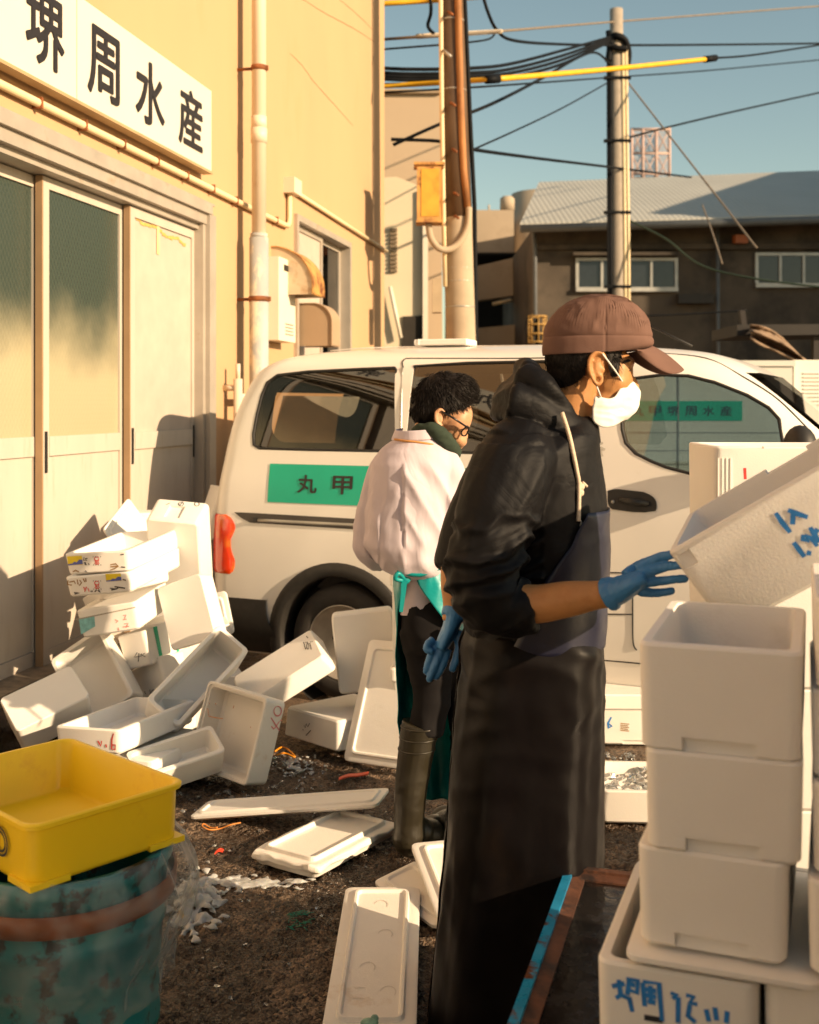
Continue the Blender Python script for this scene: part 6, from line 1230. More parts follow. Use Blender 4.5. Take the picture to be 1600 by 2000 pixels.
for s_ in (-1, 1):
    e = [(1183, 702), (1177, 690), (1164, 688), (1153, 700), (1151, 720), (1157, 738), (1166, 751), (1174, 746), (1176, 734)]
    mb.tube(catmull([P(x, y, YM + s_ * (.080 + .010 * (1 - abs(i - 3.5) / 5))) for i, (x, y) in enumerate(e)], 4), .0058, 8); mb.ellip(P(1166, 716, YM + s_ * .078), (.013, .008, .030)); mb.tube(catmull([P(x, y, YM + s_ * .084) for x, y in ((1172, 700), (1163, 706), (1163, 722), (1170, 733))], 4), .0035, 6); mb.ellip(P(1178, 722, YM + s_ * .078), (.006, .006, .009))
man = link('person', blob(mb, .0042, 4), skin('skin_tan', (.47, .225, .085)))
tag(man, 'tall man in brown cap and white mask wearing a long dark apron', 'person')
# eyes and brow
mb = MB()
for s_ in (-1, 1): mb.ellip(P(1229, 724, YM + s_ * .036), (.006, .007, .0028), None, 12, 8)
link('eye', mb.mesh('eye'), M('eye_dark', (.03, .02, .015), .2), man)
mb = MB()
for s_ in (-1, 1): mb.tube([P(1218, 708, YM + s_ * .052), P(1228, 704, YM + s_ * .045), P(1236, 707, YM + s_ * .03)], [.003, .004, .003], 6)
link('eyebrow', mb.mesh('eyebrow'), HAIR, man)
# hair under the cap
def pinp(x, y, poly):
    ins = False; n = len(poly)
    for i in range(n):
        (x1, y1), (x2, y2) = poly[i], poly[(i + 1) % n]
        if (y1 > y) != (y2 > y) and x < (x2 - x1) * (y - y1) / (y2 - y1) + x1: ins = not ins
    return ins
def topx(p): return 800 + F * p.x / p.y, 790 - F * (p.z - CH) / p.y
HP = [(1040, 600), (1215, 600), (1215, 690), (1206, 742), (1198, 744), (1190, 722), (1186, 697), (1166, 684), (1150, 690), (1146, 716), (1142, 734), (1120, 754), (1100, 772), (1085, 768), (1060, 705)]
mb = MB(); mb.ellip(P(1146, 692, YM), (.104, .082, .110), Rh, 40, 28); mb.ellip(P(1112, 728, YM), (.055, .062, .058), None, 32, 20); mb.ellip(P(1192, 722, YM), (.030, .066, .045), None, 24, 16)
me = blob(mb, .004, 3, lambda c, n: .0014 * ridge(c.x * 120, c.y * 120, c.z * 25))
bm = bmesh.new(); bm.from_mesh(me); bmesh.ops.delete(bm, geom=[f for f in bm.faces if not pinp(*topx(f.calc_center_median()), HP)], context='FACES'); bm.to_mesh(me); bm.free()
hm = MB(); vv = [(v.co.copy(), v.normal.copy()) for v in me.vertices]
def nape(rng):
    p, n = rng.choice(vv); x, y = topx(p)
    if y < 688: return None
    return p, n * .5 + Vector((.25 if x > 1150 else .45, 0, -.9)), rng.uniform(.008, .018), Vector((0, 0, -.3))
strands(hm, 2600, nape, .0008); o_ = hm.mesh('strands'); bm = bmesh.new(); bm.from_mesh(me); bm.from_mesh(o_); bm.to_mesh(me); bm.free(); me.polygons.foreach_set('use_smooth', [True] * len(me.polygons))
link('hair', me, HAIR, man)
# cap
CAPM = cloth('cap_brown', (.150, .083, .064), .85, .3)
rows = [(692, 1061, 1252, .090), (682, 1059, 1272, .092), (670, 1060, 1277, .093), (661, 1061, 1275, .093), (659, 1064, 1272, .0905), (656, 1061, 1275, .094), (640, 1065, 1269, .094), (622, 1074, 1261, .091), (606, 1088, 1250, .085), (594, 1106, 1236, .076), (585, 1128, 1216, .062), (579.5, 1150, 1196, .040), (578.5, 1168, 1180, .012)]
mb = MB(); rs = []
for py, xl, xr, hd in rows:
    row = []
    for k in range(96):
        a = 2 * math.pi * k / 96; ca, sa = math.cos(a), math.sin(a); cx, h = (xl + xr) / 2, (xr - xl) / 2
        yy = py + (6 if py > 676 else 0) * max(0, -ca) * .4 - (8 * (py - 676) / 16 if py > 676 else 0) * max(0, ca)
        row.append(P(cx + h * ca, yy, YM) + Vector((0, hd * math.copysign(abs(sa) ** .9, sa), 0)))
    rs.append(row)
mb.rings(rs, False, True, True); mb.add([P(1174, 578.3, YM)] + rs[-1], [(0, 1 + k, 1 + (k + 1) % 96) for k in range(96)], True)
me = evaluated(mb.mesh('cap'), [('SUBSURF', dict(levels=2, render_levels=2)), ('SOLIDIFY', dict(thickness=.004))])
for v in me.vertices:
    x, y = topx(v.co); w_ = smoothstep(655, 635, y) if y > 500 else 1
    d = w_ * (.0055 * ridge(v.co.x * 9, v.co.y * 9, v.co.z * 11) + .0035 * ridge(v.co.x * 17 + 3, v.co.y * 17, v.co.z * 17) + .0016 * nz(v.co, 55) - .003) + (1 - w_) * .0012 * nz(v.co, 40)
    if abs(x - 1183) < 3.5 and y > 605: d -= .0022 * (1 - abs(x - 1183) / 3.5)
    v.co += v.normal * d
me.polygons.foreach_set('use_smooth', [True] * len(me.polygons)); cap = link('cap', me, CAPM, man)
mb = MB(); fl = [(-82, (1230, 690), (1232, 692)), (-66, (1240, 688), (1254, 709)), (-48, (1250, 683), (1284, 727)), (-30, (1262, 679), (1310, 733)), (-14, (1270, 675), (1332, 727)), (0, (1272, 673), (1341, 719))]
fl = fl + [(-a, r_, o_) for a, r_, o_ in reversed(fl[:-1])]; rs = []
for a, r_, o_ in fl:
    dy = .088 * math.sin(math.radians(a)); dyo = .076 * math.sin(math.radians(a)); a0, a1 = P(r_[0], r_[1], YM) + Vector((0, dy, 0)), P(o_[0], o_[1], YM) + Vector((0, dyo, 0))
    rs.append([a0.lerp(a1, t) + Vector((0, 0, .006 * math.sin(math.pi * t))) for t in (0, .2, .4, .6, .8, 1)])
mb.rings(rs, False, False, True); me = evaluated(mb.mesh('brim'), [('SOLIDIFY', dict(thickness=.005)), ('SUBSURF', dict(levels=2, render_levels=2))]); me.polygons.foreach_set('use_smooth', [True] * len(me.polygons)); link('brim', me, CAPM, cap)
# mask
MASK = cloth('mask_white', (.80, .78, .74), .7, .15)
cols = [(-.074, [(1161, 772), (1160, 784), (1158, 796), (1157, 808), (1157, 820)]), (-.074, [(1180, 778), (1178, 792), (1174, 806), (1170, 820), (1170, 834)]), (-.066, [(1202, 782), (1200, 794), (1197, 808), (1194, 820), (1190, 834)]), (-.046, [(1217, 747), (1218, 768), (1218, 790), (1214, 812), (1208, 828)]), (-.024, [(1232, 743), (1245, 764), (1245, 784), (1238, 804), (1220, 821)]), (0, [(1238, 743), (1253, 763), (1252, 784), (1245, 803), (1224, 819)])]
cols = cols + [(-dy, pts) for dy, pts in reversed(cols[:-1])]
mb = MB(); mb.rings([[P(x, y, YM + dy) + Vector((.002 * (j % 2), -.003 * (j % 2) * (1 if dy <= 0 else -1), 0)) for j, (x, y) in enumerate(pts)] for dy, pts in cols], False, False, True)
me = evaluated(mb.mesh('mask'), [('SUBSURF', dict(levels=3, render_levels=3)), ('SOLIDIFY', dict(thickness=.0015))])
for v in me.vertices: v.co += v.normal * (.0022 * ridge(v.co.x * 18, v.co.y * 10, v.co.z * 55) + .001 * nz(v.co, 70))
me.polygons.foreach_set('use_smooth', [True] * len(me.polygons)); mk = link('face_mask', me, MASK, man)
mb = MB()
for s_ in (-1, 1): mb.tube(catmull([P(1177, 691, YM + s_ * .090), P(1190, 708, YM + s_ * .084), P(1206, 730, YM + s_ * .070), P(1219, 750, YM + s_ * .048)], 4), .0022, 6); mb.tube([P(1163, 748, YM + s_ * .083), P(1168, 760, YM + s_ * .080), P(1174, 776, YM + s_ * .078)], .0022, 6)
mb.build('ear_loop', MASK, mk)
# jacket
JK = M('jacket_black', (.0038, .0035, .0042), .6, var=.15, scale=14, bump=.15, bscale=500, spec=.22, bdist=.001, wrinkle=.16, wscale=5, stretch=(1, 1, 1.4))
TR = [(820, 1035, 1150, .085, 0), (845, 985, 1158, .15, 0), (880, 940, 1160, .185, 0), (920, 918, 1166, .195, 0), (970, 905, 1174, .19, 0), (1030, 903, 1178, .18, 0), (1100, 905, 1176, .175, 0), (1160, 908, 1172, .175, 0), (1215, 912, 1170, .178, 0), (1255, 918, 1166, .175, 0)]
mb = MB(); torso(mb, TR, YM, 44)
limb(mb, [(1025, 880, -.10, .085), (1005, 915, -.165, .096), (978, 985, -.205, .092), (955, 1060, -.225, .088), (945, 1120, -.235, .088), (958, 1165, -.245, .080), (995, 1188, -.25, .062), (1042, 1185, -.262, .056)], YM)
limb(mb, [(1010, 885, .12, .085), (965, 950, .185, .085), (925, 1030, .175, .078), (900, 1085, .16, .066), (892, 1112, .15, .054)], YM)
# hood heaped behind the neck and the stand collar
limb(mb, [(1018, 708, .0, (.012, .05)), (1030, 730, .0, (.03, .085)), (1030, 765, .0, (.062, .125)), (1012, 795, .0, (.058, .14)), (1000, 825, .0, (.05, .15))], YM, 24)
for s_ in (-1, 1): limb(mb, [(1000, 785, s_ * .11, .045), (1045, 800, s_ * .115, .042), (1090, 825, s_ * .095, .036), (1128, 850, s_ * .06, .028), (1150, 862, s_ * .03, .02)], YM, 16); limb(mb, [(1022, 735, s_ * .07, .03), (1060, 760, s_ * .10, .034), (1088, 800, s_ * .092, .028), (1110, 830, s_ * .075, .02)], YM, 14)
elb, sh_ = P(948, 1140, YM - .24), P(1000, 900, YM - .17)
def jfold(c, n):
    x, y = topx(c); d = .0035 * ridge(c.x * 5, c.y * 5, c.z * 3.2 + 1.5 * c.x) + .0018 * nz(c, 26)
    if c.y < YM - .10 and x < 1060 and y > 870:                            # the near sleeve bunches into ripples above the elbow
        k = smoothstep(985, 1040, y) * (1 - .6 * smoothstep(1120, 1190, y)); wob = .8 * nz(c, 9) + .4 * nz(c, 22)
        d += .013 * k * ((1 - 2 * abs(math.sin((c.z - .25 * (c.x - .2)) * 62 + 3.2 * wob))) * .8 + .8 * ridge(c.x * 3 + 4, c.y * 3, c.z * 24 - c.x * 8)) * (.75 + .5 * nz(c, 6))
        d += .009 * (1 - k) * ridge(c.x * 12 - c.z * 7, c.y * 4, c.z * 3)
    elif y < 850: d += .010 * ridge(c.x * 10 + c.z * 8, c.y * 9, c.z * 12)
    else: d += .009 * ridge(c.x * 7 - c.z * 4, c.y * 6, c.z * 4 + 3)
    return d
jk = link('jacket', blob(mb, .0058, 3, jfold), JK, man)
BLU = M('piping_blue', (.10, .42, .60), .5); ROPE = M('rope_cream', (.62, .50, .38), .8, var=.15, scale=120)
def frontY(px, py):
    """depth of the jacket's near face at a photo pixel"""
    xs = [r_[0] for r_ in TR]; xl, xr, hd = interp(py, xs, [r_[1] for r_ in TR]), interp(py, xs, [r_[2] for r_ in TR]), interp(py, xs, [r_[3] for r_ in TR]); u = max(min((px - (xl + xr) / 2) / ((xr - xl) / 2), .985), -.985)
    return -hd * (1 - abs(u) ** 2.3) ** (1 / 2.3)
mb = MB(); mb.tube(catmull([P(x, y, YM + frontY(x, y) - .010) for x, y in ((1132, 902), (1148, 915), (1160, 932), (1168, 950), (1172, 972), (1173, 990))], 5), .003, 6); mb.build('blue_piping', BLU, jk)
mb = MB(); mb.tube(catmull([P(x, y, YM + dy) for x, y, dy in ((1166, 826, -.02), (1166, 838, -.02), (1165, 850, -.02))], 3), .0025, 6); mb.ellip(P(1166, 858, YM - .02), (.004, .004, .012)); mb.build('zip_pull', JK, jk)
# apron: bib, waist and skirt
APR = M('apron_rubber', (.0048, .0038, .0042), .42, var=.25, scale=5, bump=.25, bscale=14, stain=(.011, .0075, .0055), sthr=(.54, .74), sscale=3.5, stretch=(1.5, 1.5, .7), rvar=.10, spec=.14)
BIBM = M('apron_bib', (.009, .010, .026), .42, var=.3, scale=6, bump=.12, bscale=30, stain=(.028, .032, .06), sthr=(.55, .75), sscale=6, rvar=.08)
def bib_edge(py): return interp(py, [985, 1003, 1050, 1110, 1160, 1215, 1250], [1122, 1114, 1090, 1048, 1020, 1000, 985])
mb = MB(); rs = []
for i in range(31):
    py = 990 + (1252 - 990) * i / 30; xs = [r_[0] for r_ in TR]; xl, xr, hd = [interp(py, xs, [r_[j] for r_ in TR]) for j in (1, 2, 3)]; g = .011; row = []
    cx, h = (xl + xr) / 2, (xr - xl) / 2; c = max(min((bib_edge(py) - cx) / h, .97), -.9); a1 = math.acos(c ** (2.3 / 2) if c > 0 else -(-c) ** (2.3 / 2))
    for k in range(41):
        a = -a1 + 2 * a1 * k / 40; ca, sa = math.cos(a), math.sin(a); fx, fy = math.copysign(abs(ca) ** (2 / 2.3), ca), math.copysign(abs(sa) ** (2 / 2.3), sa)
        row.append(P(cx + (h + g / YM * F) * fx, py, YM) + Vector((.003 * ridge(a * 2, py * .02, 1), (hd + g) * fy, 0)))
    rs.append(row)
mb.rings(rs, False, False, True); me = evaluated(mb.mesh('bib'), [('SOLIDIFY', dict(thickness=.003))]); me.polygons.foreach_set('use_smooth', [True] * len(me.polygons)); ap = link('apron', me, BIBM, man)
SK = [(1222, 922, 1160, .165), (1250, 910, 1168, .183), (1270, 908, 1170, .188), (1300, 908, 1169, .19), (1350, 902, 1168, .195), (1450, 893, 1168, .20), (1550, 885, 1168, .205), (1650, 877, 1168, .21), (1750, 868, 1162, .205), (1850, 859, 1152, .195), (1950, 850, 1140, .185), (2040, 842, 1130, .18), (2100, 838, 1126, .18)]
mb = MB(); rs = []; zs_ = np.linspace(1222, 2100, 120)
for py in zs_:
    xl, xr, hd = [float(np.interp(py, [r_[0] for r_ in SK], [r_[j] for r_ in SK])) for j in (1, 2, 3)]; row = []
    for k in range(150):
        a = math.pi + .06 + (2 * math.pi - .12) * k / 149; ca, sa = math.cos(a), math.sin(a); cx, h = (xl + xr) / 2, (xr - xl) / 2; fx, fy = math.copysign(abs(ca) ** (2 / 2.5), ca), math.copysign(abs(sa) ** (2 / 2.5), sa); f = (py - 1232) / 868
        row.append((P(cx + h * fx, py, YM) + Vector((0, hd * fy, 0)), Vector((fx, fy, 0)).normalized(), a, f))
    rs.append([p + nn * ((.004 + .012 * f) * math.sin(a * 6 + 1.2 + 1.3 * math.sin(f * 3)) * (1 - .5 * abs(ca_)) + .006 * ridge(a * 1.6 + f * 1.2, f * 1.5, 5) + .0065 * (1 - f) ** 3 * ridge(a * 1.2, f * 17, 2) + .003 * nz(p, 14)) for p, nn, a, f in row for ca_ in (math.cos(a),)])
mb.rings(rs, False, False, True); me = evaluated(mb.mesh('skirt'), [('SOLIDIFY', dict(thickness=.004))]); me.polygons.foreach_set('use_smooth', [True] * len(me.polygons)); link('apron_skirt', me, APR, man)
mb = MB(); rp = catmull([P(x, y, YM + (frontY(x, y) - .012 if y > 880 else dy) - .014) for x, y, dy in ((1098, 806, -.135), (1104, 824, -.142), (1112, 850, -.150), (1120, 885, 0), (1127, 920, 0), (1131, 945, 0), (1131, 985, 0), (1130, 1018, 0))], 6); mb.tube(rp, .0052, 8)
mb.ellip(P(1131, 950, YM + frontY(1131, 950) - .016), (.014, .010, .012)); mb.ellip(P(1133, 962, YM + frontY(1131, 950) - .018), (.010, .009, .010)); mb.tube([P(1138, 942, YM + frontY(1131, 945) - .02), P(1146, 950, YM + frontY(1140, 945) - .02)], .004, 6); mb.build('neck_rope', ROPE, ap)
mb = MB(); q = P(1129, 1021, YM + frontY(1129, 1021) - .016); mb.tube([q + Vector((.008 * math.cos(a), 0, .008 * math.sin(a))) for a in [2 * math.pi * k / 16 for k in range(17)]], .0025, 6); mb.build('eyelet', GREYM, ap)
# trousers and boots under the apron
BOOT = M('boot_rubber', (.030, .026, .015), .42, var=.2, scale=10, bump=.1, bscale=60, rvar=.1)
for dy in (-.09, .09):
    mb = MB(); limb(mb, [(1010, 1690, dy, .072), (1000, 1850, dy, .066), (992, 1980, dy, .056)], YM)
    z0 = P(992, 1980, YM + dy); mb.ellip((z0.x, z0.y, .075), (.058, .052, .075)); mb.ellip((z0.x + .09, z0.y, .05), (.12, .05, .05)); link('boot', blob(mb, .007, 4), BOOT, man)
# gloves
R = .0092
g_ = hand('glove', YM, [(1192, 1160, -.335, (.033, .034)), (1215, 1150, -.345, (.030, .042)), (1245, 1135, -.36, (.022, .045)), (1262, 1128, -.365, (.016, .038))],
    [([(1244, 1112, -.355), (1268, 1098, -.36), (1290, 1088, -.37), (1316, 1082, -.385)], [.013, .0115, .0105, .0095]), ([(1256, 1122, -.37), (1284, 1112, -.375), (1308, 1106, -.385), (1332, 1104, -.395)], [.0125, .0105, .0098, .009]), ([(1258, 1138, -.37), (1288, 1135, -.375), (1314, 1132, -.385), (1338, 1130, -.39)], [.012, .0098, .0094, .0088]), ([(1250, 1155, -.36), (1275, 1158, -.36), (1296, 1157, -.365), (1312, 1154, -.37)], [.0115, .0096, .0088, .008]), ([(1222, 1124, -.33), (1248, 1106, -.315), (1272, 1096, -.32), (1292, 1092, -.34)], [.014, .0125, .0115, .010])], GLOVE, man, [(1187, 1162, -.332, .0395), (1192, 1160, -.335, .0375), (1202, 1157, -.338, .036)])
hand('glove', YM, [(888, 1196, .105, (.030, .034)), (882, 1222, .10, (.022, .042)), (868, 1252, .09, (.019, .042)), (862, 1266, .088, (.015, .036))],
    [([(846, 1250, .085), (836, 1258, .075), (834, 1268, .070), (842, 1272, .066)], [.0115, .010, .0095, .0085]), ([(852, 1262, .085), (842, 1280, .080), (836, 1298, .078), (832, 1311, .078)], [.0115, .010, .0095, .0088]), ([(862, 1270, .080), (854, 1290, .074), (847, 1308, .072), (839, 1326, .072)], [.012, .0105, .010, .009]), ([(874, 1268, .085), (868, 1290, .078), (862, 1306, .076), (852, 1322, .078)], [.012, .0105, .0098, .009]), ([(897, 1232, .10), (897, 1262, .09), (892, 1285, .085), (884, 1306, .085)], [.0135, .012, .011, .0095])], GLOVE, man, [(892, 1192, .108, .038), (889, 1199, .105, .036), (886, 1208, .10, .034)])
# ------------------------------------------------------------------ the man in the light smock
Y2 = 3.9
mb = MB(); torso(mb, [(852, 785, 862, .07, 0), (880, 745, 885, .13, 0), (950, 730, 885, .14, 0), (1080, 765, 872, .10, 0), (1180, 790, 872, .09, 0), (1230, 795, 878, .09, 0)], Y2)
limb(mb, [(822, 885, 0, .062), (836, 850, .0, .056), (850, 815, .01, .056)], Y2)
limb(mb, [(760, 905, .0, .05), (738, 1010, .02, .044), (738, 1070, .10, .040), (800, 1100, .22, .034), (850, 1110, .28, .03), (880, 1110, .30, .03)], Y2); limb(mb, [(866, 905, -.03, .05), (864, 1010, -.04, .044), (868, 1070, .02, .040), (905, 1095, .15, .034), (930, 1100, .22, .03), (945, 1100, .26, .03)], Y2)
Rb = Matrix.Rotation(math.radians(32), 3, 'Y')
mb.ellip(P(862, 785, Y2), (.092, .076, .100), Rb); mb.ellip(P(890, 826, Y2), (.050, .060, .080), Rb); mb.ellip(P(892, 856, Y2 + .01), (.040, .046, .030), Rb); mb.ellip(P(907, 853, Y2 + .02), (.013, .012, .018), Rb); mb.ellip(P(897, 873, Y2 + .02), (.012, .022, .010))
e = [(868, 806), (864, 800), (857, 800), (851, 807), (851, 818), (855, 828), (860, 833), (864, 828)]
mb.tube(catmull([P(x, y, Y2 - .078 - .010 * (1 - abs(i - 3.5) / 5)) for i, (x, y) in enumerate(e)], 4), .0055, 8); mb.ellip(P(859, 815, Y2 - .076), (.013, .008, .026)); mb.tube(catmull([P(x, y, Y2 - .083) for x, y in ((863, 807), (858, 811), (859, 819), (863, 824))], 4), .0035, 6)
for xa, xb, xc, dy in ((830, 836, 808, -.02), (872, 908, 916, .06)): limb(mb, [(xa, 1215, dy, .060), (xb, 1330, dy, .040), (xb * .5 + xc * .5, 1420, dy, .030), (xc, 1520, dy, .028), (xc, 1570, dy, .028)], Y2)
man2 = link('person', blob(mb, .0048, 4), skin('skin_light', (.50, .27, .15)))
tag(man2, 'bareheaded man with glasses in pale smock and green apron, head bowed', 'person')
# hair
HP2 = [(795, 715), (945, 715), (945, 815), (925, 815), (908, 800), (895, 800), (882, 806), (872, 812), (868, 798), (856, 794), (848, 802), (846, 822), (838, 838), (812, 836), (798, 800)]
mb = MB(); mb.ellip(P(862, 785, Y2), (.097, .082, .103), Rb, 40, 28); mb.ellip(P(838, 800, Y2), (.062, .074, .062), None, 30, 20); mb.ellip(P(892, 765, Y2), (.068, .074, .062), None, 30, 20)
me = blob(mb, .005, 3, lambda c, n: .002 * ridge(c.x * 45, c.y * 45, c.z * 22)); bm = bmesh.new(); bm.from_mesh(me); bmesh.ops.delete(bm, geom=[f for f in bm.faces if not pinp(*topx(f.calc_center_median()), HP2)], context='FACES'); bm.to_mesh(me); bm.free()
vv2 = [(v.co.copy(), v.normal.copy()) for v in me.vertices]; crown = P(848, 742, Y2)
def tuft(rng):
    p, n = rng.choice(vv2); x, y = topx(p); out = (p - crown); out = out - n * out.dot(n); out = out.normalized() if out.length > .01 else Vector((rng.gauss(0, 1), rng.gauss(0, 1), 0)).normalized()
    up = max(0, (800 - y) / 80); fwd = Vector((.35, 0, -.1)) if x > 880 else Vector((0, 0, 0)); q_ = p * 26; j = Vector((noise.noise(q_), noise.noise(q_ + Vector((7, 0, 0))), noise.noise(q_ + Vector((0, 9, 0))))) * .32 + Vector((rng.gauss(0, .08), rng.gauss(0, .08), rng.gauss(0, .08)))
    return p - n * .002, n * (.16 + .42 * min(up, 1)) + out * 1.0 + fwd + j, rng.uniform(.016, .034) * (1 if y < 800 else .6), Vector((0, 0, -.25)) + out * .2
hm = MB(); strands(hm, 5200, tuft, .0011, 5); bm = bmesh.new(); bm.from_mesh(me); bm.from_mesh(hm.mesh('strands')); bm.to_mesh(me); bm.free(); me.polygons.foreach_set('use_smooth', [True] * len(me.polygons)); link('hair', me, HAIR, man2)
# glasses
mb = MB(); mb.tube([P(862, 803, Y2 - .085), P(885, 816, Y2 - .083), P(912, 834, Y2 - .072)], [(.0035, .006)] * 3, 8); mb.tube(catmull([P(x, y, Y2 - .072 + dy) for x, y, dy in ((913, 832, 0), (916, 838, .01), (910, 850, .02), (903, 850, .015), (902, 842, .005), (913, 832, 0))], 4), .003, 6); mb.tube([P(914, 834, Y2 - .07), P(917, 838, Y2 + .02)], .003, 6)
link('glasses', mb.mesh('glasses'), M('glasses_black', (.012, .011, .011), .25), man2)
# scarf and collar
mb = MB(); limb(mb, [(812, 846, .04, .018), (820, 838, -.055, .018), (845, 840, -.085, .026), (866, 856, -.088, .030), (880, 874, -.06, .028), (886, 884, .0, .026), (876, 880, .07, .024), (840, 850, .09, .022), (812, 846, .04, .018)], Y2, 16); link('scarf', blob(mb, .006, 3, lambda c, n: .003 * ridge(c.x * 30, c.y * 30, c.z * 60) + .001 * nz(c, 300)), cloth('scarf_green', (.035, .050, .035), .95, .5), man2)
SMK = M('smock_lavender', (.57, .505, .56), .85, var=.04, scale=8, bump=.2, bscale=600, spec=.2, bdist=.001, wrinkle=.16, wscale=4.5, stretch=(1.3, 1.3, .6))
mb = MB(); rs = []
for t in np.linspace(0, 1, 5):
    row = []
    for k in range(41):
        a = math.radians(-225 + 190 * k / 40); rx, ry = 47 + 6 * t, .098 + .012 * t; cx, cy = 822 - 2 * t, 836 + 20 * t
        row.append(P(cx + rx * math.cos(a), cy - 10 * math.cos(a) * .4 - 3 * math.sin(a), Y2) + Vector((0, ry * math.sin(a) + 0, 0)))
    rs.append(row)
mb.rings(rs, False, False, True); me = evaluated(mb.mesh('collar'), [('SOLIDIFY', dict(thickness=.006)), ('SUBSURF', dict(levels=1, render_levels=1))]); me.polygons.foreach_set('use_smooth', [True] * len(me.polygons)); col_ = link('collar', me, SMK, man2)
mb = MB(); mb.tube(catmull([P(771, 858, Y2 - .06), P(790, 861, Y2 - .105), P(812, 863, Y2 - .118), P(838, 867, Y2 - .118), P(856, 872, Y2 - .10)], 4), .004, 6); mb.build('apron_strap', M('strap_orange', (.55, .26, .08), .7), col_)
# smock
S2 = [(846, 788, 858, .08, 0), (860, 768, 870, .115, 0), (880, 742, 888, .15, 0), (905, 727, 897, .17, 0), (960, 722, 896, .18, 0), (1020, 716, 888, .185, 0), (1060, 720, 882, .185, 0), (1085, 738, 880, .18, 0), (1102, 755, 868, .165, 0), (1112, 772, 850, .14, 0)]
mb = MB(); torso(mb, S2, Y2, 44)
limb(mb, [(790, 880, .0, .05), (762, 908, .0, .062), (746, 965, .01, .068), (735, 1030, .03, .068), (733, 1066, .07, .062), (750, 1088, .13, .050)], Y2)
limb(mb, [(850, 885, -.03, .05), (868, 915, -.06, .064), (868, 970, -.075, .068), (862, 1030, -.065, .066), (862, 1068, -.02, .056), (885, 1085, .04, .046)], Y2)
def sfold(c, n):
    x, y = topx(c); d = .0025 * nz(c, 20)
    near = c.y < Y2 - .03
    d += (.0055 * ridge(c.x * 9 + .6 * c.z, c.y * 4, c.z * 2.6) + .0045 * ridge(c.x * 17 + 1.2 * c.z, c.y * 7, c.z * 4 + 7)) * smoothstep(880, 960, y)                                  # long vertical folds
    if x > 790 and near: d += .016 * ridge((c.x + .55 * (c.z - 1.2)) * 13, c.y * 3, 2.0) * smoothstep(890, 930, y) * (1 - smoothstep(1040, 1090, y))     # pulled from the armpit
    d += .014 * smoothstep(1030, 1085, y) * ridge(c.x * 12 + 3 * c.z, c.y * 6, c.z * 9)                                 # bunched at the waist
    if x < 745: d += .006 * ridge(c.x * 5, c.y * 5, c.z * 13 + c.x * 9) * smoothstep(960, 1030, y)
    return d
link('smock', blob(mb, .0066, 4, sfold), SMK, man2)
mb = MB(); rs = []
for i in range(14):
    py = 1098 + 95 * i / 13; row = []
    for k in range(60): a = 2 * math.pi * k / 60; h = 44 + 3 * i / 13 + 1.5 * math.sin(a * 7) * i / 13; row.append(P(825 + h * math.cos(a), py + (4 * math.cos(a * 2) if i == 13 else 0), Y2) + Vector((0, .125 * math.sin(a), 0)))
    rs.append(row)
mb.rings(rs, False, True, True); mb.build('smock_tail', SMK, man2, False)
# trousers, boots
mb = MB(); torso(mb, [(1165, 782, 884, .12, 0), (1200, 784, 892, .130, 0), (1235, 787, 896, .130, 0), (1262, 795, 900, .12, 0)], Y2)
limb(mb, [(824, 1225, -.02, .078), (838, 1300, -.03, .072), (845, 1360, -.03, .062), (832, 1430, -.03, .058)], Y2); limb(mb, [(866, 1225, .05, .080), (892, 1300, .06, .074), (908, 1365, .06, .064), (914, 1430, .06, .058)], Y2)
link('trousers', blob(mb, .008, 3, lambda c, n: .006 * ridge(c.x * 9, c.y * 9, c.z * 14)), cloth('trousers_black', (.009, .008, .009), .9, .1), man2)
BOOT2 = M('boot_olive', (.024, .020, .012), .40, var=.2, scale=10, bump=.12, bscale=50, rvar=.12, stain=(.02, .017, .010), sthr=(.5, .7), sscale=5)
for (pts, sx, sy) in (([(822, 1414, -.03, .0665), (820, 1424, -.03, .065), (811, 1480, -.03, .061), (803, 1540, -.03, .056), (799, 1600, -.03, .052), (799, 1632, -.03, .054)], .06, .10), ([(916, 1420, .06, .064), (912, 1490, .06, .058), (906, 1550, .06, .053), (901, 1585, .06, .050), (900, 1615, .06, .052)], -.03, .10)):
    mb = MB(); limb(mb, pts, Y2); x, y, dy, r_ = pts[-1]; q = P(x, y, Y2 + dy); mb.ellip((q.x - .004, q.y, .065), (.054, .056, .066)); mb.ellip((q.x + sx * .9, q.y + sy * .9, .045), (.075, .075, .046)); mb.ellip((q.x + sx * 1.6, q.y + sy * 1.6, .04), (.055, .055, .04)); mb.ellip((q.x + sx * .5, q.y + sy * .5, .06), (.06, .06, .055))
    bo_ = link('boot', blob(mb, .005, 4, lambda c, n: .0015 * ridge(c.x * 12, c.y * 12, c.z * 22) * (1 if c.z < .3 else .4)), BOOT2, man2)
    mb = MB()
    for py in ((1418, 1440, 1462) if sx < .07 else (1424,)): q = [p_ for p_ in [P(interp(py, [a_[1] for a_ in pts], [a_[0] for a_ in pts]), py, Y2 + pts[0][2])]][0]; rr = interp(py, [a_[1] for a_ in pts], [a_[3] for a_ in pts]); mb.lathe([(rr + .0005, -.003), (rr + .003, -.002), (rr + .003, .002), (rr + .0005, .003)], Matrix.Translation(q), 32, False)
    mb.build('boot_band', BOOT2, bo_, False)
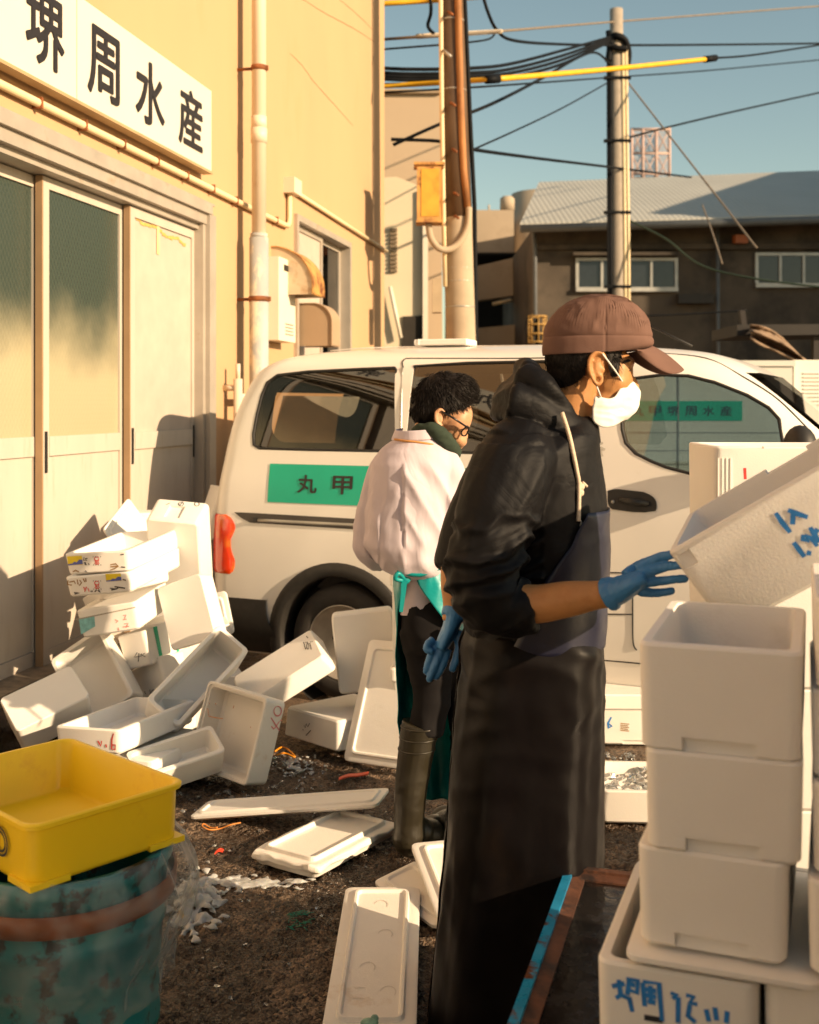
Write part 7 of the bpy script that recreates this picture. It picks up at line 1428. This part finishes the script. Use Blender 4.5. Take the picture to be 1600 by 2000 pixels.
# green apron, open at the back
TEALA = M('apron_teal', (.006, .26, .265), .40, var=.12, scale=5, bump=.15, bscale=16, spec=.45, rvar=.1)
AP = [(1092, 772, 888, .13, -.64, -.35), (1112, 772, 890, .14, -.66, -.32), (1132, 774, 892, .15, -.70, -.25), (1160, 776, 896, .155, -.84, .05), (1190, 777, 900, .16, -.93, .36), (1220, 778, 902, .165, -.97, .70), (1250, 778, 904, .17, -.985, .93), (1290, 779, 906, .17, -1.0, 1.0), (1420, 784, 906, .17, -1, 1), (1500, 790, 905, .165, -1, 1), (1592, 800, 902, .16, -1, 1)]
mb = MB(); rs = []
for py in np.linspace(1092, 1592, 70):
    xl, xr, hd, cL, cR = [float(np.interp(py, [r_[0] for r_ in AP], [r_[j] for r_ in AP])) for j in (1, 2, 3, 4, 5)]; a0, a1 = -math.acos(cR), 2 * math.pi - math.acos(cL); row = []; f = (py - 1092) / 500
    for k in range(90):
        a = a0 + (a1 - a0) * k / 89; cx, h = (xl + xr) / 2, (xr - xl) / 2; p = P(cx + h * math.cos(a), py, Y2) + Vector((0, hd * math.sin(a), 0)); nn = Vector((math.cos(a), math.sin(a), 0))
        row.append(p + nn * (.010 * f * math.sin(a * 6 + 1) + .006 * ridge(a * 1.5 + f * 3, f * 5, 1) + .006 * (1 - f) ** 4 * ridge(a * 3 + f * 9, f * 12, 4)))
    rs.append(row)
mb.rings(rs, False, False, True); me = evaluated(mb.mesh('apron'), [('SOLIDIFY', dict(thickness=.003))]); me.polygons.foreach_set('use_smooth', [True] * len(me.polygons)); ap2 = link('apron', me, TEALA, man2)
mb = MB(); mb.ellip(P(790, 1130, Y2 - .15), (.022, .016, .02)); mb.tube(catmull([P(790, 1130, Y2 - .16), P(778, 1120, Y2 - .18), P(772, 1130, Y2 - .18), P(786, 1134, Y2 - .165)], 4), (.0075), 6); mb.rings([[P(x, y, Y2 - .165) for x, y in r_] for r_ in (((784, 1136), (796, 1134)), ((783, 1160), (793, 1158)), ((780, 1195), (787, 1196)))], False, False, True); mb.tube(catmull([P(776, 1116, Y2 - .16), P(820, 1122, Y2 - .172), P(860, 1108, Y2 - .15)], 4), (.009), 6); mb.build('apron_tie', TEALA, ap2, False)
mb = MB(); mb.rings([[P(912, 1212, Y2 - .19), P(952, 1232, Y2 - .17)], [P(905, 1255, Y2 - .19), P(955, 1270, Y2 - .17)], [P(890, 1278, Y2 - .19), P(915, 1318, Y2 - .18)]], False, False, False); me = evaluated(mb.mesh('pouch'), [('SOLIDIFY', dict(thickness=.02))]); po = link('tool_pouch', me, cloth('pouch_black', (.012, .011, .011), .7, .1), man2)
mb = MB(); mb.tube([P(918, 1238, Y2 - .215), P(918, 1238, Y2 - .213)], .009, 16); mb.build('pouch_stud', M('stud_teal', (.01, .5, .42), .4), po)
